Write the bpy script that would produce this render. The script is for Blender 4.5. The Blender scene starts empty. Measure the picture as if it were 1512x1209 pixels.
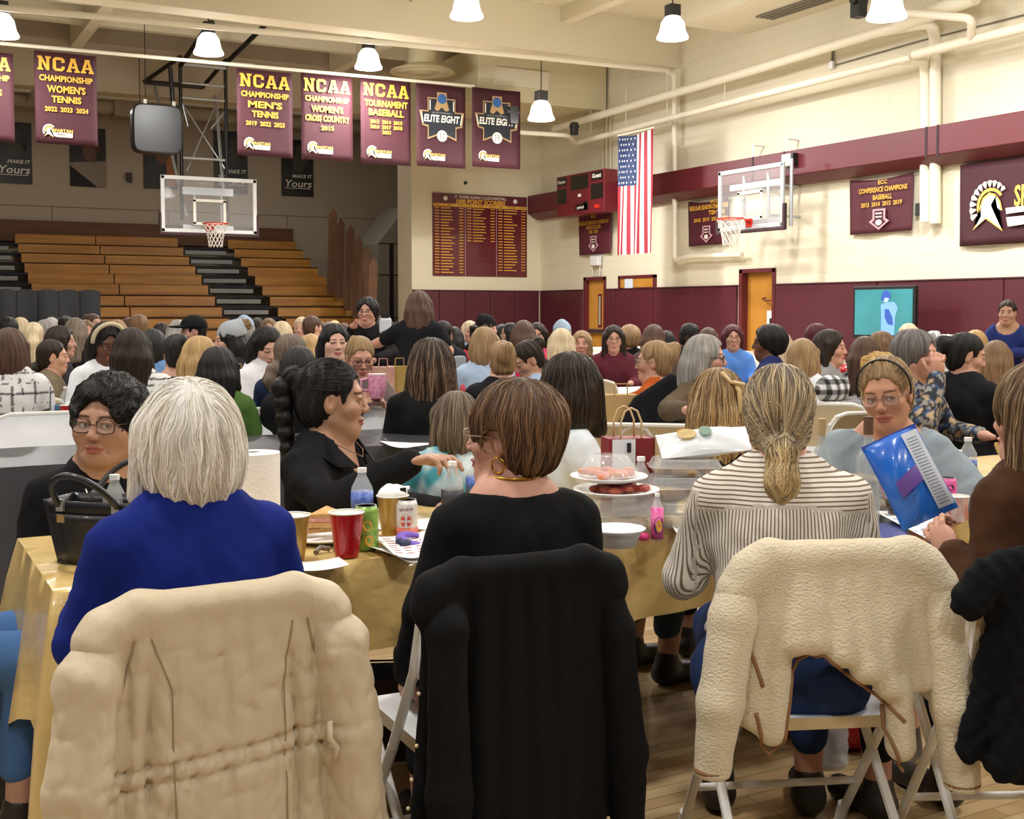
import bpy, bmesh, math, random
import numpy as np
from mathutils import Vector, Matrix, Euler
random.seed(7); np.random.seed(7)
S = bpy.context.scene
COL = S.collection
PI = math.pi
# ------------------------------------------------------------------ camera
F_PX, CX, CY, HZ = 1750.0, 756.0, 604.5, 458.5      # focal length in px, image centre, horizon row
CH, YAW, PITCH = 1.40, math.radians(28.6), math.radians(3.0)
SH = F_PX*math.tan(PITCH) - (CY-HZ)
cam = bpy.data.objects.new('camera', bpy.data.cameras.new('camera')); COL.objects.link(cam)
cam.location = (0, 0, CH); cam.rotation_euler = (PI/2-PITCH, 0, -YAW)
cam.data.sensor_width = 36; cam.data.lens = 36*F_PX/1512; cam.data.shift_y = SH*-1/1512*-1
cam.data.clip_end = 200; cam.data.clip_start = .05
S.camera = cam
# ------------------------------------------------------------------ look
S.view_settings.view_transform = 'Standard'; S.view_settings.look = 'None'
S.view_settings.gamma = 1; S.view_settings.use_curve_mapping = False
S.view_settings.exposure = -1.32
w = bpy.data.worlds.new('world'); S.world = w; w.use_nodes = True
w.node_tree.nodes['Background'].inputs[0].default_value = (1.0, .96, .9, 1)
w.node_tree.nodes['Background'].inputs[1].default_value = 0.06  # even ambient fill, added because the rear of the room is open
# ------------------------------------------------------------------ room numbers (metres)
YB, XR = 23.4, 13.5            # end wall, right wall
ZC = 6.75                      # ceiling slab
# high-bay lamps and added alcove fill: (x, y, z, watts)
def lamp_or_fill_light(x, y, z, watts, r=.2, col=(1, .985, .965)):
    l = bpy.data.lights.new('lamp_or_fill_light', 'AREA'); l.shape = 'DISK'; l.size = r*2; l.energy = watts; l.color = col
    o = bpy.data.objects.new('lamp_or_fill_light', l); o.location = (x, y, z); COL.objects.link(o)
    o['kind'] = 'helper'
    q = bpy.data.lights.new('lamp_or_fill_glow', 'POINT'); q.energy = watts*.55; q.color = col; q.shadow_soft_size = .2
    g = bpy.data.objects.new('lamp_or_fill_glow', q); g.location = (x, y, z+.12 if z > 5.85 else z-.05); COL.objects.link(g)
    return o
# rear part of the gym (behind / beside the camera) is lit by the same grid of high-bay lamps
LAMP_W = 330
for (x, y) in [(-6,-3),(-6,3),(-6,9),(-6,15),(0,-3),(0,3),(0.0,9),(5.5,-3),(5.5,3),(5.5,9),(10.5,-3),(10.5,3),(10.5,9)]:
    lamp_or_fill_light(x, y, 5.9, LAMP_W, .35)
# ------------------------------------------------------------------ pixel helpers (authoring aid: pixel + distance -> metres)
Fv = Vector((math.sin(YAW), math.cos(YAW), 0)); Rv = Vector((math.cos(YAW), -math.sin(YAW), 0)); Zv = Vector((0, 0, 1))
Cv = Fv*math.cos(PITCH) - Zv*math.sin(PITCH); Uv = Zv*math.cos(PITCH) + Fv*math.sin(PITCH)
C0 = Vector((0, 0, CH))
def ray(px, py): return Rv*((px-CX)/F_PX) + Uv*((CY-py+SH)/F_PX) + Cv
# dim fill lights added to brighten the alcove, not real lamps
lamp_or_fill_light(3, 27, 6.1, 110, .3); lamp_or_fill_light(9, 27, 6.1, 110, .3)
def onD(px, py, D): d = ray(px, py); return C0 + d*(D/d.dot(Fv))
def onX(px, py, X): d = ray(px, py); return C0 + d*(X/d.x)
def onY(px, py, Y): d = ray(px, py); return C0 + d*(Y/d.y)
def onZ(px, py, Z): d = ray(px, py); return C0 + d*((Z-CH)/d.z)
# ------------------------------------------------------------------ colours, materials
def lin(c):
    if isinstance(c, str): c = [int(c[i:i+2], 16)/255 for i in (0, 2, 4)]
    return tuple((v/12.92 if v <= .04045 else ((v+.055)/1.055)**2.4) for v in c[:3])
_M = {}
def mat(name, c='808080', rough=.6, metal=0, noise=None, bump=None, emit=None, alpha=None, trans=0, coat=0, sheen=0, spec=None, ior=None, coord='Object'):
    """noise=(scale, other colour, (sx,sy,sz)); bump=(scale, strength, (sx,sy,sz))"""
    if name in _M: return _M[name]
    m = bpy.data.materials.new(name); m.use_nodes = True; nt = m.node_tree; N = nt.nodes; L = nt.links
    b = N['Principled BSDF']; col = (*lin(c), 1)
    b.inputs['Base Color'].default_value = col; b.inputs['Roughness'].default_value = rough; b.inputs['Metallic'].default_value = metal
    if trans: b.inputs['Transmission Weight'].default_value = trans
    if ior: b.inputs['IOR'].default_value = ior
    if coat: b.inputs['Coat Weight'].default_value = coat
    if sheen: b.inputs['Sheen Weight'].default_value = sheen
    if spec is not None: b.inputs['Specular IOR Level'].default_value = spec
    if alpha is not None: b.inputs['Alpha'].default_value = alpha
    if emit: b.inputs['Emission Color'].default_value = (*lin(emit[0]), 1); b.inputs['Emission Strength'].default_value = emit[1]
    tc = N.new('ShaderNodeTexCoord') if (noise or bump) else None
    def nz(sc, st):
        mp = N.new('ShaderNodeMapping'); mp.inputs['Scale'].default_value = st; L.new(tc.outputs[coord], mp.inputs[0])
        n = N.new('ShaderNodeTexNoise'); n.inputs['Scale'].default_value = sc; n.inputs['Detail'].default_value = 4; L.new(mp.outputs[0], n.inputs['Vector']); return n
    if noise:
        n = nz(noise[0], noise[2] if len(noise) > 2 else (1, 1, 1))
        r = N.new('ShaderNodeValToRGB'); r.color_ramp.elements[0].position = .35; r.color_ramp.elements[1].position = .65
        r.color_ramp.elements[0].color = col; r.color_ramp.elements[1].color = (*lin(noise[1]), 1)
        L.new(n.outputs['Fac'], r.inputs[0]); L.new(r.outputs[0], b.inputs['Base Color'])
    if bump:
        n = nz(bump[0], bump[2] if len(bump) > 2 else (1, 1, 1))
        bp = N.new('ShaderNodeBump'); bp.inputs['Strength'].default_value = bump[1]; bp.inputs['Distance'].default_value = bump[3] if len(bump) > 3 else .01
        L.new(n.outputs['Fac'], bp.inputs['Height']); L.new(bp.outputs[0], b.inputs['Normal'])
    _M[name] = m; return m
def attr_mat(name, rough=.5, attr='Col', sss=0, bump=None, spec=None, sheen=0):
    if name in _M: return _M[name]
    m = mat(name, '808080', rough, bump=bump, spec=spec, sheen=sheen); nt = m.node_tree
    a = nt.nodes.new('ShaderNodeAttribute'); a.attribute_name = attr
    nt.links.new(a.outputs['Color'], nt.nodes['Principled BSDF'].inputs['Base Color'])
    if sss: nt.nodes['Principled BSDF'].inputs['Subsurface Weight'].default_value = sss; nt.nodes['Principled BSDF'].inputs['Subsurface Scale'].default_value = .01
    return m
# ------------------------------------------------------------------ objects
def link(name, me, m=None, parent=None, smooth=False, label=None, cat=None, group=None, kind=None):
    o = bpy.data.objects.new(name, me); COL.objects.link(o)
    if m is not None:
        for k in (m if isinstance(m, (list, tuple)) else [m]):
            if len(me.materials) < (len(m) if isinstance(m, (list, tuple)) else 1): me.materials.append(k)
    if smooth: me.shade_smooth()
    if parent is not None: o.parent = parent
    tag(o, label, cat, group, kind); return o
def tag(o, label=None, cat=None, group=None, kind=None):
    if label: o['label'] = label
    if cat: o['category'] = cat
    if group: o['group'] = group
    if kind: o['kind'] = kind
    return o
def empty(name, loc, rz=0, label=None, cat=None, group=None, kind=None, scale=1):
    o = bpy.data.objects.new(name, None); COL.objects.link(o); o.empty_display_size = .05
    o.location = loc; o.rotation_euler = (0, 0, rz) if not isinstance(rz, (tuple, list)) else rz; o.scale = (scale,)*3
    return tag(o, label, cat, group, kind)
def copy_tree(o, parent=None):
    c = o.copy(); COL.objects.link(c)
    if parent is not None: c.parent = parent
    for ch in [x for x in S.objects if x.parent == o]: copy_tree(ch, c)
    return c
class MB:
    """collects verts/faces; .build links ONE mesh object"""
    def __init__(s): s.v = []; s.f = []; s.mi = []; s.cur = 0
    def add(s, vs, fs):
        n = len(s.v); s.v += [tuple(v) for v in vs]; s.f += [tuple(i+n for i in f) for f in fs]; s.mi += [s.cur]*len(fs); return s
    def box(s, c, d, rz=0, rot=None):
        M = rot if rot is not None else Matrix.Rotation(rz, 3, 'Z'); c = Vector(c)
        vs = [c + M @ Vector((x*d[0]/2, y*d[1]/2, z*d[2]/2)) for x in (-1, 1) for y in (-1, 1) for z in (-1, 1)]
        return s.add(vs, [(0,1,3,2),(4,6,7,5),(0,4,5,1),(2,3,7,6),(0,2,6,4),(1,5,7,3)])
    def bb(s, a, b):
        return s.box([(a[i]+b[i])/2 for i in range(3)], [abs(b[i]-a[i]) for i in range(3)])
    def tube(s, pts, r, n=8, cap=True, closed=False):
        pts = [Vector(p) for p in pts]; k = len(pts); rs = r if isinstance(r, (list, tuple)) else [r]*k
        vs = []; up = None
        for i, p in enumerate(pts):
            if closed: t = pts[(i+1) % k]-pts[i-1]
            else: t = (pts[min(i+1, k-1)]-pts[max(i-1, 0)])
            if t.length < 1e-9: t = Vector((0, 0, 1))
            t.normalize()
            if up is None or abs(up.dot(t)) > .999: up = t.orthogonal().normalized()
            up = (up - t*up.dot(t)).normalized(); q = t.cross(up)
            vs += [p + (up*math.cos(a)+q*math.sin(a))*rs[i] for a in [2*PI*j/n for j in range(n)]]
        fs = []
        for i in range(k if closed else k-1):
            i2 = (i+1) % k
            fs += [(i*n+j, i*n+(j+1) % n, i2*n+(j+1) % n, i2*n+j) for j in range(n)]
        if cap and not closed: fs += [tuple(range(n))[::-1], tuple((k-1)*n+j for j in range(n))]
        return s.add(vs, fs)
    def cyl(s, a, b, r, r2=None, n=16): return s.tube([a, b], [r, r if r2 is None else r2], n)
    def lathe(s, prof, c=(0, 0, 0), n=20, rot=None, wob=None):
        """prof: list of (r, z)"""
        vs = []; fs = []; c = Vector(c)
        for (r, z) in prof:
            for j in range(n):
                a = 2*PI*j/n; rr = r*(1 if wob is None else wob(a, z)); v = Vector((rr*math.cos(a), rr*math.sin(a), z))
                vs.append(c + (rot @ v if rot is not None else v))
        for i in range(len(prof)-1):
            fs += [(i*n+j, i*n+(j+1) % n, (i+1)*n+(j+1) % n, (i+1)*n+j) for j in range(n)]
        if prof[0][0] > 1e-6: fs.append(tuple(range(n))[::-1])
        if prof[-1][0] > 1e-6: fs.append(tuple((len(prof)-1)*n+j for j in range(n)))
        return s.add(vs, fs)
    def ell(s, c, r, n=12, m=8, rot=None):
        vs = []; fs = []; c = Vector(c)
        for i in range(m+1):
            t = PI*i/m
            for j in range(n):
                a = 2*PI*j/n; v = Vector((r[0]*math.sin(t)*math.cos(a), r[1]*math.sin(t)*math.sin(a), r[2]*math.cos(t)))
                vs.append(c + (rot @ v if rot is not None else v))
        for i in range(m): fs += [(i*n+j, (i+1)*n+j, (i+1)*n+(j+1) % n, i*n+(j+1) % n) for j in range(n)]
        return s.add(vs, fs)
    def disc(s, c, r, n=20):
        return s.add([(c[0]+r*math.cos(2*PI*i/n), c[1], c[2]+r*math.sin(2*PI*i/n)) for i in range(n)], [tuple(range(n))])
    def poly(s, pts): return s.add(pts, [tuple(range(len(pts)))])
    def prism(s, outline, y0, y1, M=None):
        """outline in (x,z), extruded along y"""
        n = len(outline); vs = [Vector((x, y, z)) for y in (y0, y1) for (x, z) in outline]
        if M is not None: vs = [M @ v for v in vs]
        area = sum(outline[i-1][0]*outline[i][1]-outline[i][0]*outline[i-1][1] for i in range(n))
        fs = [tuple(range(n)), tuple(range(2*n-1, n-1, -1))] + [((i+1) % n, i, n+i, n+(i+1) % n) for i in range(n)]
        if (area < 0) ^ (y1 < y0): fs = [f[::-1] for f in fs]
        return s.add(vs, fs)
    def grid(s, fn, nu, nv, closed_u=False):
        vs = [fn(i/nu, j/nv) for j in range(nv+1) for i in range(nu+1)]
        fs = [(j*(nu+1)+i, j*(nu+1)+i+1, (j+1)*(nu+1)+i+1, (j+1)*(nu+1)+i) for j in range(nv) for i in range(nu)]
        return s.add(vs, fs)
    def mesh(s, name):
        me = bpy.data.meshes.new(name); me.from_pydata(s.v, [], s.f)
        if any(s.mi): me.polygons.foreach_set('material_index', s.mi)
        me.update(); return me
    def build(s, name, m=None, parent=None, smooth=False, bev=0, sub=0, solid=0, **k):
        me = s.mesh(name); o = link(name, me, m, parent, smooth, **k)
        if smooth == 'auto':
            me.shade_smooth(); me.set_sharp_from_angle(angle=math.radians(40))
        if bev:
            b = o.modifiers.new('bevel', 'BEVEL'); b.width = bev; b.segments = 2; b.limit_method = 'ANGLE'
        if solid: q = o.modifiers.new('solid', 'SOLIDIFY'); q.thickness = solid; q.offset = 0
        if sub: q = o.modifiers.new('sub', 'SUBSURF'); q.levels = sub; q.render_levels = sub
        return o
def text_mesh(lines, bold=.0):
    """lines: (text, cx, cz, height, width or None, skew). returns (verts, faces) in the (x,z) plane at y=0"""
    V_, F_ = [], []
    for ln in lines:
        t, cx, cz, h = ln[:4]; wd = ln[4] if len(ln) > 4 else None; sk = ln[5] if len(ln) > 5 else 0
        cu = bpy.data.curves.new('t', 'FONT'); cu.body = t; cu.size = 1; cu.offset = bold; cu.resolution_u = 2
        ob = bpy.data.objects.new('t', cu); COL.objects.link(ob)
        me = bpy.data.meshes.new_from_object(ob.evaluated_get(bpy.context.evaluated_depsgraph_get()))
        vs = np.array([v.co[:] for v in me.vertices]) if len(me.vertices) else np.zeros((0, 3))
        fs = [tuple(p.vertices) for p in me.polygons]
        bpy.data.objects.remove(ob); bpy.data.curves.remove(cu); bpy.data.meshes.remove(me)
        if not len(vs): continue
        mn, mx = vs.min(0), vs.max(0); ref = .72
        k = h/ref; kx = k if wd is None else wd/(mx[0]-mn[0])
        x = (vs[:, 0]-(mn[0]+mx[0])/2)*kx; z = (vs[:, 1]-ref/2)*k; x = x+sk*z
        n = len(V_); V_ += [(cx+a, 0, cz+b) for a, b in zip(x, z)]; F_ += [tuple(i+n for i in f) for f in fs]
    return V_, F_
# slab-serif collegiate letters as rectilinear polygons (unit box 0..1 x 0..1), strokes as convex quads
def slab(word, cx, cz, h, wd, y=0, mb=None):
    G = {'N': [[(0,0),(.42,0),(.42,.14),(0,.14)],[(.09,.14),(.31,.14),(.31,.86),(.09,.86)],[(0,.86),(.31,.86),(.31,1),(0,1)],[(.09,1),(.31,1),(.88,.0),(.66,.0)],[(.66,0),(.88,0),(.88,.86),(.66,.86)],[(.58,.86),(1,.86),(1,1),(.58,1)]],
         'C': [[(.05,.18),(.3,.18),(.3,.82),(.05,.82)],[(.05,.18),(.25,0),(.75,0),(.95,.18),(.95,.2),(.05,.2)],[(.05,.8),(.95,.8),(.95,.84),(.75,1),(.25,1),(.05,.84)],[(.7,.2),(.95,.2),(.95,.36),(.7,.36)],[(.7,.62),(.95,.62),(.95,.8),(.7,.8)]],
         'A': [[(0,0),(.4,0),(.4,.14),(0,.14)],[(.6,0),(1,0),(1,.14),(.6,.14)],[(.07,.14),(.3,.14),(.58,1),(.36,1)],[(.93,.14),(.7,.14),(.42,1),(.64,1)],[(.25,.28),(.75,.28),(.75,.42),(.25,.42)],[(.3,.86),(.7,.86),(.7,1),(.3,1)]]}
    n = len(word); cw = wd/n; mb = mb or MB()
    for i, ch in enumerate(word):
        x0 = cx-wd/2+i*cw+cw*.04
        for k, q in enumerate(G[ch]): mb.poly([(x0+p[0]*cw*.92, y-.0004*k, cz-h/2+p[1]*h) for p in q])
    return mb
# ================================================================== materials of the room
BLOCK = mat('painted_block', 'ddd5bd', .7)
def brick_bump(m, axis, sc=1.0, bw=.4, rh=.2, st=.25, c2=None):
    nt = m.node_tree; N = nt.nodes; L = nt.links; b = N['Principled BSDF']
    tc = N.new('ShaderNodeTexCoord'); sp = N.new('ShaderNodeSeparateXYZ'); cb = N.new('ShaderNodeCombineXYZ')
    L.new(tc.outputs['Object'], sp.inputs[0]); L.new(sp.outputs[axis], cb.inputs[0]); L.new(sp.outputs[2], cb.inputs[1])
    br = N.new('ShaderNodeTexBrick'); br.inputs['Scale'].default_value = sc; br.inputs['Brick Width'].default_value = bw; br.inputs['Row Height'].default_value = rh
    br.inputs['Mortar Size'].default_value = .008; br.inputs['Mortar Smooth'].default_value = .3
    L.new(cb.outputs[0], br.inputs[0])
    bp = N.new('ShaderNodeBump'); bp.inputs['Strength'].default_value = st; bp.inputs['Distance'].default_value = .01; bp.invert = True
    L.new(br.outputs['Fac'], bp.inputs['Height']); L.new(bp.outputs[0], b.inputs['Normal'])
    return br
brick_bump(BLOCK, 1, st=.5)
WALLP = mat('painted_wall', 'd8cfb4', .75, bump=(30, .1))
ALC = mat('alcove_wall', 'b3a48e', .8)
MAROON = mat('maroon_paint', '5e1c24', .45)
PAD = mat('maroon_vinyl_pad', '501c26', .42, bump=(60, .12))
SEAM = mat('dark_seam', '2a0c12', .6)
CEIL = mat('ceiling_paint', 'dcd4bc', .8)
WHITEP = mat('white_pipe_paint', 'e6e0cc', .45)
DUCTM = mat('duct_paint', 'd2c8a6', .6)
DARK = mat('dark_metal', '1b1b1d', .4, .6)
BLACK = mat('black_plastic', '111112', .45)
CHROME = mat('chrome', 'c8c8c8', .25, 1)
# floor: maple strips along X
FLOOR = mat('maple_floor', 'c9a871', .28, coat=.25)
nt = FLOOR.node_tree; N = nt.nodes; L = nt.links
tc = N.new('ShaderNodeTexCoord'); br = N.new('ShaderNodeTexBrick'); L.new(tc.outputs['Object'], br.inputs[0])
br.inputs['Scale'].default_value = 1; br.inputs['Brick Width'].default_value = 1.1; br.inputs['Row Height'].default_value = .057
br.inputs['Mortar Size'].default_value = .0015; br.inputs['Color1'].default_value = (*lin('cdb389'), 1); br.inputs['Color2'].default_value = (*lin('b29468'), 1); br.inputs['Mortar'].default_value = (*lin('6b4c28'), 1)
n_ = N.new('ShaderNodeTexNoise'); mp = N.new('ShaderNodeMapping'); mp.inputs['Scale'].default_value = (3, 40, 1); L.new(tc.outputs['Object'], mp.inputs[0]); L.new(mp.outputs[0], n_.inputs[0]); n_.inputs['Scale'].default_value = 2
mx = N.new('ShaderNodeMixRGB'); mx.blend_type = 'MULTIPLY'; mx.inputs[0].default_value = .25; L.new(br.outputs['Color'], mx.inputs[1]); L.new(n_.outputs['Color'], mx.inputs[2])
L.new(mx.outputs[0], N['Principled BSDF'].inputs['Base Color'])
def struct(name, mb, m, bev=0, **k): return mb.build(name, m, None, bev=bev, kind='structure', **k)
struct('floor', MB().bb((-12, -8, -.1), (XR+.2, 32.2, 0)), FLOOR)
# --- right wall with two door recesses
d1a, d1b = onX(866, 440, XR).y, onX(893, 440, XR).y       # far door
d2a, d2b = onX(1097, 440, XR).y, onX(1142, 440, XR).y
d1a, d1b = max(d1a, d1b), min(d1a, d1b); d2a, d2b = max(d2a, d2b), min(d2a, d2b)
zt1 = onX(880, 413, XR).z; zt2 = onX(1110, 402, XR).z
wl = MB(); T = .3
wl.bb((XR, d1a, 0), (XR+T, YB, ZC+.6)); wl.bb((XR, d2a, 0), (XR+T, d1b, ZC+.6)); wl.bb((XR, -8, 0), (XR+T, d2b, ZC+.6))
wl.bb((XR, d1b, zt1), (XR+T, d1a, ZC+.6)); wl.bb((XR, d2b, zt2), (XR+T, d2a, ZC+.6))
struct('wall_right', wl, BLOCK)
struct('wall_outer', MB().bb((XR+T+.9, -8, 0), (XR+T+1, YB+1, ZC)), ALC)
xl = onY(608, 400, YB).x
struct('wall_back', MB().bb((xl, YB, 0), (XR, YB+.75, ZC+.6)), WALLP)
YA = 31.6
aw = MB(); aw.bb((-12, YA, 0), (XR+.3, YA+.2, ZC)); struct('wall_alcove', aw, ALC)
struct('wall_alcove_side', MB().bb((XR, YB+.75, 0), (XR+.2, YA, ZC)), ALC)
jl = MB(); jl.bb((-12, YA-.006, 3.98), (13.4, YA, 4.0))
for x in (4.15, 7.0, 10.2): jl.bb((x, YA-.006, 0), (x+.02, YA, 4.0))
struct('trim_1', jl, mat('joint_line', '7a6c58', .9))  # wall joints drawn as thin strips in a darker flat tone
# ceiling
struct('ceiling', MB().bb((-12, -8, ZC), (XR+.3, YA+.2, ZC+.2)), CEIL)
# girders parallel to the end wall
YG = 18.2; zg = 5.93
struct('trim_girder', MB().bb((-12, YG, zg), (XR, YG+.45, ZC)), CEIL)
struct('trim_girder_near', MB().bb((-12, 9.3, zg+.1), (XR, 9.8, ZC)), CEIL)
jm = MB()
for k in range(8): jm.bb((-9.4+k*2.9, 9.8, ZC-.28), (-9.2+k*2.9, YG, ZC))
struct('trim_joists', jm, CEIL)
jm = MB()
for k in range(9): jm.bb((-12, YG+1.0+k*1.5, ZC-.30), (XR, YG+1.18+k*1.5, ZC))
for x in (-2, 3.5, 8.6): jm.bb((x, YG+.45, ZC-.42), (x+.2, YA, ZC))
struct('trim_beams', jm, CEIL)
# header over the alcove mouth
struct('wall_header', MB().bb((-12, YB+.3, 5.55), (xl, YB+.75, ZC)), ALC)
# soffit box running along the right wall
sx = onY(1003, 40, 16.3).x; sz = onY(1050, 44, 16.3).z
struct('trim_soffit', MB().bb((sx, 11.0, sz), (XR, 16.3, ZC)), CEIL)
# maroon boxed beam along right wall
zb0 = onX(1400, 243-4.5, XR-.35).z; zb1 = onX(1400, 182, XR-.35).z
bx = XR-.35
yb_end = YB-.02
bm_ = MB(); bm_.bb((bx, 2, zb0+.12), (XR, yb_end, zb1)); bm_.prism([(bx+.0, zb0+.12), (XR, zb0+.12), (XR, zb0), (bx+.22, zb0)], 2, yb_end)
struct('trim_beam', bm_, MAROON, bev=.01)
js = MB()
for px in (1112, 1158, 1367, 1384): 
    p = onX(px, 230, bx); js.bb((bx-.006, p.y-.02, zb0+.1), (bx, p.y+.02, zb1+.004))
js.build('beam_joint', SEAM, None, kind='structure')
# wall pads: each panel a part of a run
pad_h = 1.83
def pads_x(ya, yb, n, label):
    t = empty('wall_pad', (XR, (ya+yb)/2, 0), 0, label, 'wall pad', 'maroon wall pads')
    st = (ya-yb)/n
    for i in range(n):
        MB().box((-.03, ya-st*(i+.5)-(ya+yb)/2, pad_h/2+.03), (.06, st-.012, pad_h-.06)).build('pad_panel', PAD, t, bev=.012)
def pads_y(xa, xb, n, label):
    t = empty('wall_pad', ((xa+xb)/2, YB, 0), 0, label, 'wall pad', 'maroon wall pads')
    st = (xb-xa)/n
    for i in range(n):
        MB().box((xa+st*(i+.5)-(xa+xb)/2, -.03, pad_h/2+.03), (st-.012, .06, pad_h-.06)).build('pad_panel', PAD, t, bev=.012)
pads_y(xl+.01, XR-.07, 5, 'maroon padded panels on the end wall under the score board of names')
pads_x(YB-.07, d1a+.12, 1, 'maroon wall pad between the room corner and the far wooden door')
ysp = onX(967, 440, XR).y; ysq = onX(912, 440, XR).y
pads_x(d1b-.1, ysq+.01, 1, 'narrow maroon wall pad just right of the far wooden door')
pads_x(ysq-.01, ysp+.01, 1, 'maroon wall pad below the wooden transom panel')
pads_x(ysp-.01, d2a+.12, 2, 'maroon wall pad run between transom panel and the near wooden door')
pads_x(d2b-.1, 4.0, 5, 'long maroon wall pad run behind the television and the standing woman')
struct('trim_2', MB().bb((XR-.075, 4, pad_h), (XR, d2b-.1, pad_h+.02)).bb((XR-.075, d2a+.12, pad_h), (XR, d1b-.1, pad_h+.02)).bb((XR-.075, d1a+.12, pad_h), (XR, YB-.07, pad_h+.02)).bb((xl, YB-.075, pad_h), (XR-.07, YB, pad_h+.02)), mat('pad_ledge', '4a1820', .6))
# doors
OAK = mat('oak_veneer', 'b27a2e', .4, noise=(3, 'c48c3a', (1, 1, .12)))
def door(i, ya, yb, zt, deep, handle, win):
    fr = MB(); y0, y1 = yb, ya
    fr.bb((XR-.03, y0-.06, 0), (XR+.3, y0+.01, zt+.05)); fr.bb((XR-.03, y1-.01, 0), (XR+.3, y1+.08, zt+.05)); fr.bb((XR-.03, y0-.06, zt-.01), (XR+.3, y1+.08, zt+.06))
    f = fr.build('door_%d' % i, MAROON, None, kind='structure')
    lf = MB().bb((XR+deep, y0+.01, 0), (XR+deep+.045, y1-.01, zt-.01)).build('leaf', OAK, f)
    if win: 
        c = (y0*.62+y1*.38)
        MB().bb((XR+deep-.01, c-.07, 1.05), (XR+deep, c+.07, 1.75)).build('window_panel', MAROON, f)
        MB().bb((XR+deep-.014, c-.035, 1.1), (XR+deep-.009, c+.035, 1.7)).build('glass_slot', mat('slot_glass', 'a9a090', .1), f)
        MB().bb((XR+deep-.08, y0+.05, .98-.06), (XR+deep-.03, y1-.1, 1.02)).build('push_bar', CHROME, f, bev=.01)
    if handle:
        MB().tube([(XR+deep-.0, y0+.32, 1.62), (XR+deep-.07, y0+.32, 1.60), (XR+deep-.08, y0+.24, 1.57), (XR+deep-.08, y0+.1, 1.57)], .012).build('door_handle', MAROON, f)
        n = MB().bb((XR+deep-.006, y0+.1, 1.05), (XR+deep-.001, y0+.27, 1.4)).build('door_notice', mat('paper', 'e9e6df', .8), f)
        MB().bb((XR+deep-.008, y0+.14, 1.15), (XR+deep-.006, y0+.2, 1.27)).build('notice_print', DARK, n)
door(1, d1a, d1b, zt1, .06, False, True)
door(2, d2a, d2b, zt2, .1, True, False)
# transom panel
p0, p1 = onX(916, 420, XR), onX(970, 420, XR); za, zb_ = onX(943, 428, XR).z, onX(943, 407, XR).z
t = empty('transom_panel', (XR, (p0.y+p1.y)/2, za), 0, 'oak transom panel in maroon frame with a small notice above the wall pads', 'transom')
hw = abs(p0.y-p1.y)/2; hh = zb_-za
MB().box((-.02, 0, hh/2), (.04, hw*2-.1, hh-.1)).build('panel', OAK, t)
fr = MB(); fr.box((-.03, 0, hh-.02), (.06, hw*2, .06)); fr.box((-.03, -hw+.03, hh/2), (.06, .06, hh)); fr.box((-.03, hw-.03, hh/2), (.06, .06, hh)); fr.build('frame', MAROON, t)
MB().box((-.045, hw*.42, hh*.45), (.01, .28, .2)).build('notice', mat('notice_blue', 'cdd6e4', .7), t)
# ------------------------------------------------------------------ bleachers
WOOD = mat('bleacher_wood', 'a86f2c', .42, noise=(2.2, 'c48738', (.35, 1, 6)), coat=.15)
WOODD = mat('bleacher_wood_dark', '5e3a1c', .6, noise=(2, '6d4422', (.4, 1, 5)))
STEP = mat('grey_step_vinyl', '8d8a86', .5)
bl = empty('bleachers', (0, 23.6, 0), 0, 'long wooden telescoping bleachers with grey aisle steps in the dim alcove', 'bleachers')
XA0, XA1 = onY(343, 470, 25.8).x, onY(426, 470, 25.8).x      # centre aisle
XB1 = onY(540, 470, 25.8).x
XC = onY(203, 450, 25.8).x; XL1 = onY(62, 440, 26.0).x
rise, run = .25, .6
for k in range(1, 14):
    y = run*(k-1); z = rise*k
    for (a, b) in ((XL1, XC), (XC, XA0), (XA1, XB1), (-9, XL1-1.2)):
        MB().bb((a+.012, y, z-.237), (b-.012, y+.03, z)).bb((a+.012, y, z-.035), (b-.012, y+.27, z+.0)).build('bench', WOOD, bl, bev=.006)
for k in range(1, 13):
    y = run*(k-1); z = rise*k
    for (a, b) in ((XA0, XA1), (XL1-1.2, XL1)):
        w0 = (b-a)*.07
        m = MB().bb((a+w0*.3, y-.02, z-.25+.06), (b-w0*2.4, y+.3, z-.09)); m.build('aisle_step', STEP, bl, bev=.01)
MB().bb((-9, .1, 0), (XB1, .2, .2)).bb((-9, run, 0), (XB1, 7.9, .26)).build('understructure', DARK, bl)
us = MB()
for k in range(1, 13): us.bb((-9, run*(k-1)+.27, rise*k-.06), (XB1, run*k+.03, rise*k-.045)); us.bb((-9, run*k+.0, rise*k-.05), (XB1, run*k+.02, rise*k+.014))
us.build('deck', DARK, bl)
MB().bb((-9, 7.75, 3.1), (XB1+.1, 7.85, 3.62)).build('back_board', WOODD, bl)
# folded wooden end rails & white box behind
for i, (px, y0, y1, D) in enumerate([(487, 432, 306, 29.0), (498, 440, 320, 28.4), (512, 458, 330, 27.8), (524, 470, 347, 27.2), (536, 475, 362, 26.6), (546, 478, 378, 26.0)]):
    a = onD(px-4, y0, D); b = onD(px+1, y1, D)
    o = MB().prism([(0, 0), (.2, 0), (.2, b.z-a.z-.15), (.1, b.z-a.z), (0, b.z-a.z-.2)], -.03, .03).build('end_rail', WOODD, None, bev=.01)
    o.location = a; o.rotation_euler = (0, .03, -.3)
    tag(o, ['tallest folded wooden end rail at the back of the bleachers, nearest the seats', 'second of the folded wooden end rails, counted from the back', 'third of the folded wooden end rails, counted from the back', 'fourth of the folded wooden end rails, counted from the back', 'fifth of the folded wooden end rails, counted from the back', 'front folded wooden end rail, nearest the grey closet'][i], 'end rail', 'folded end rails beside the bleachers')
t_ = onY(530, 345, 29.5); g = MB()
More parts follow.
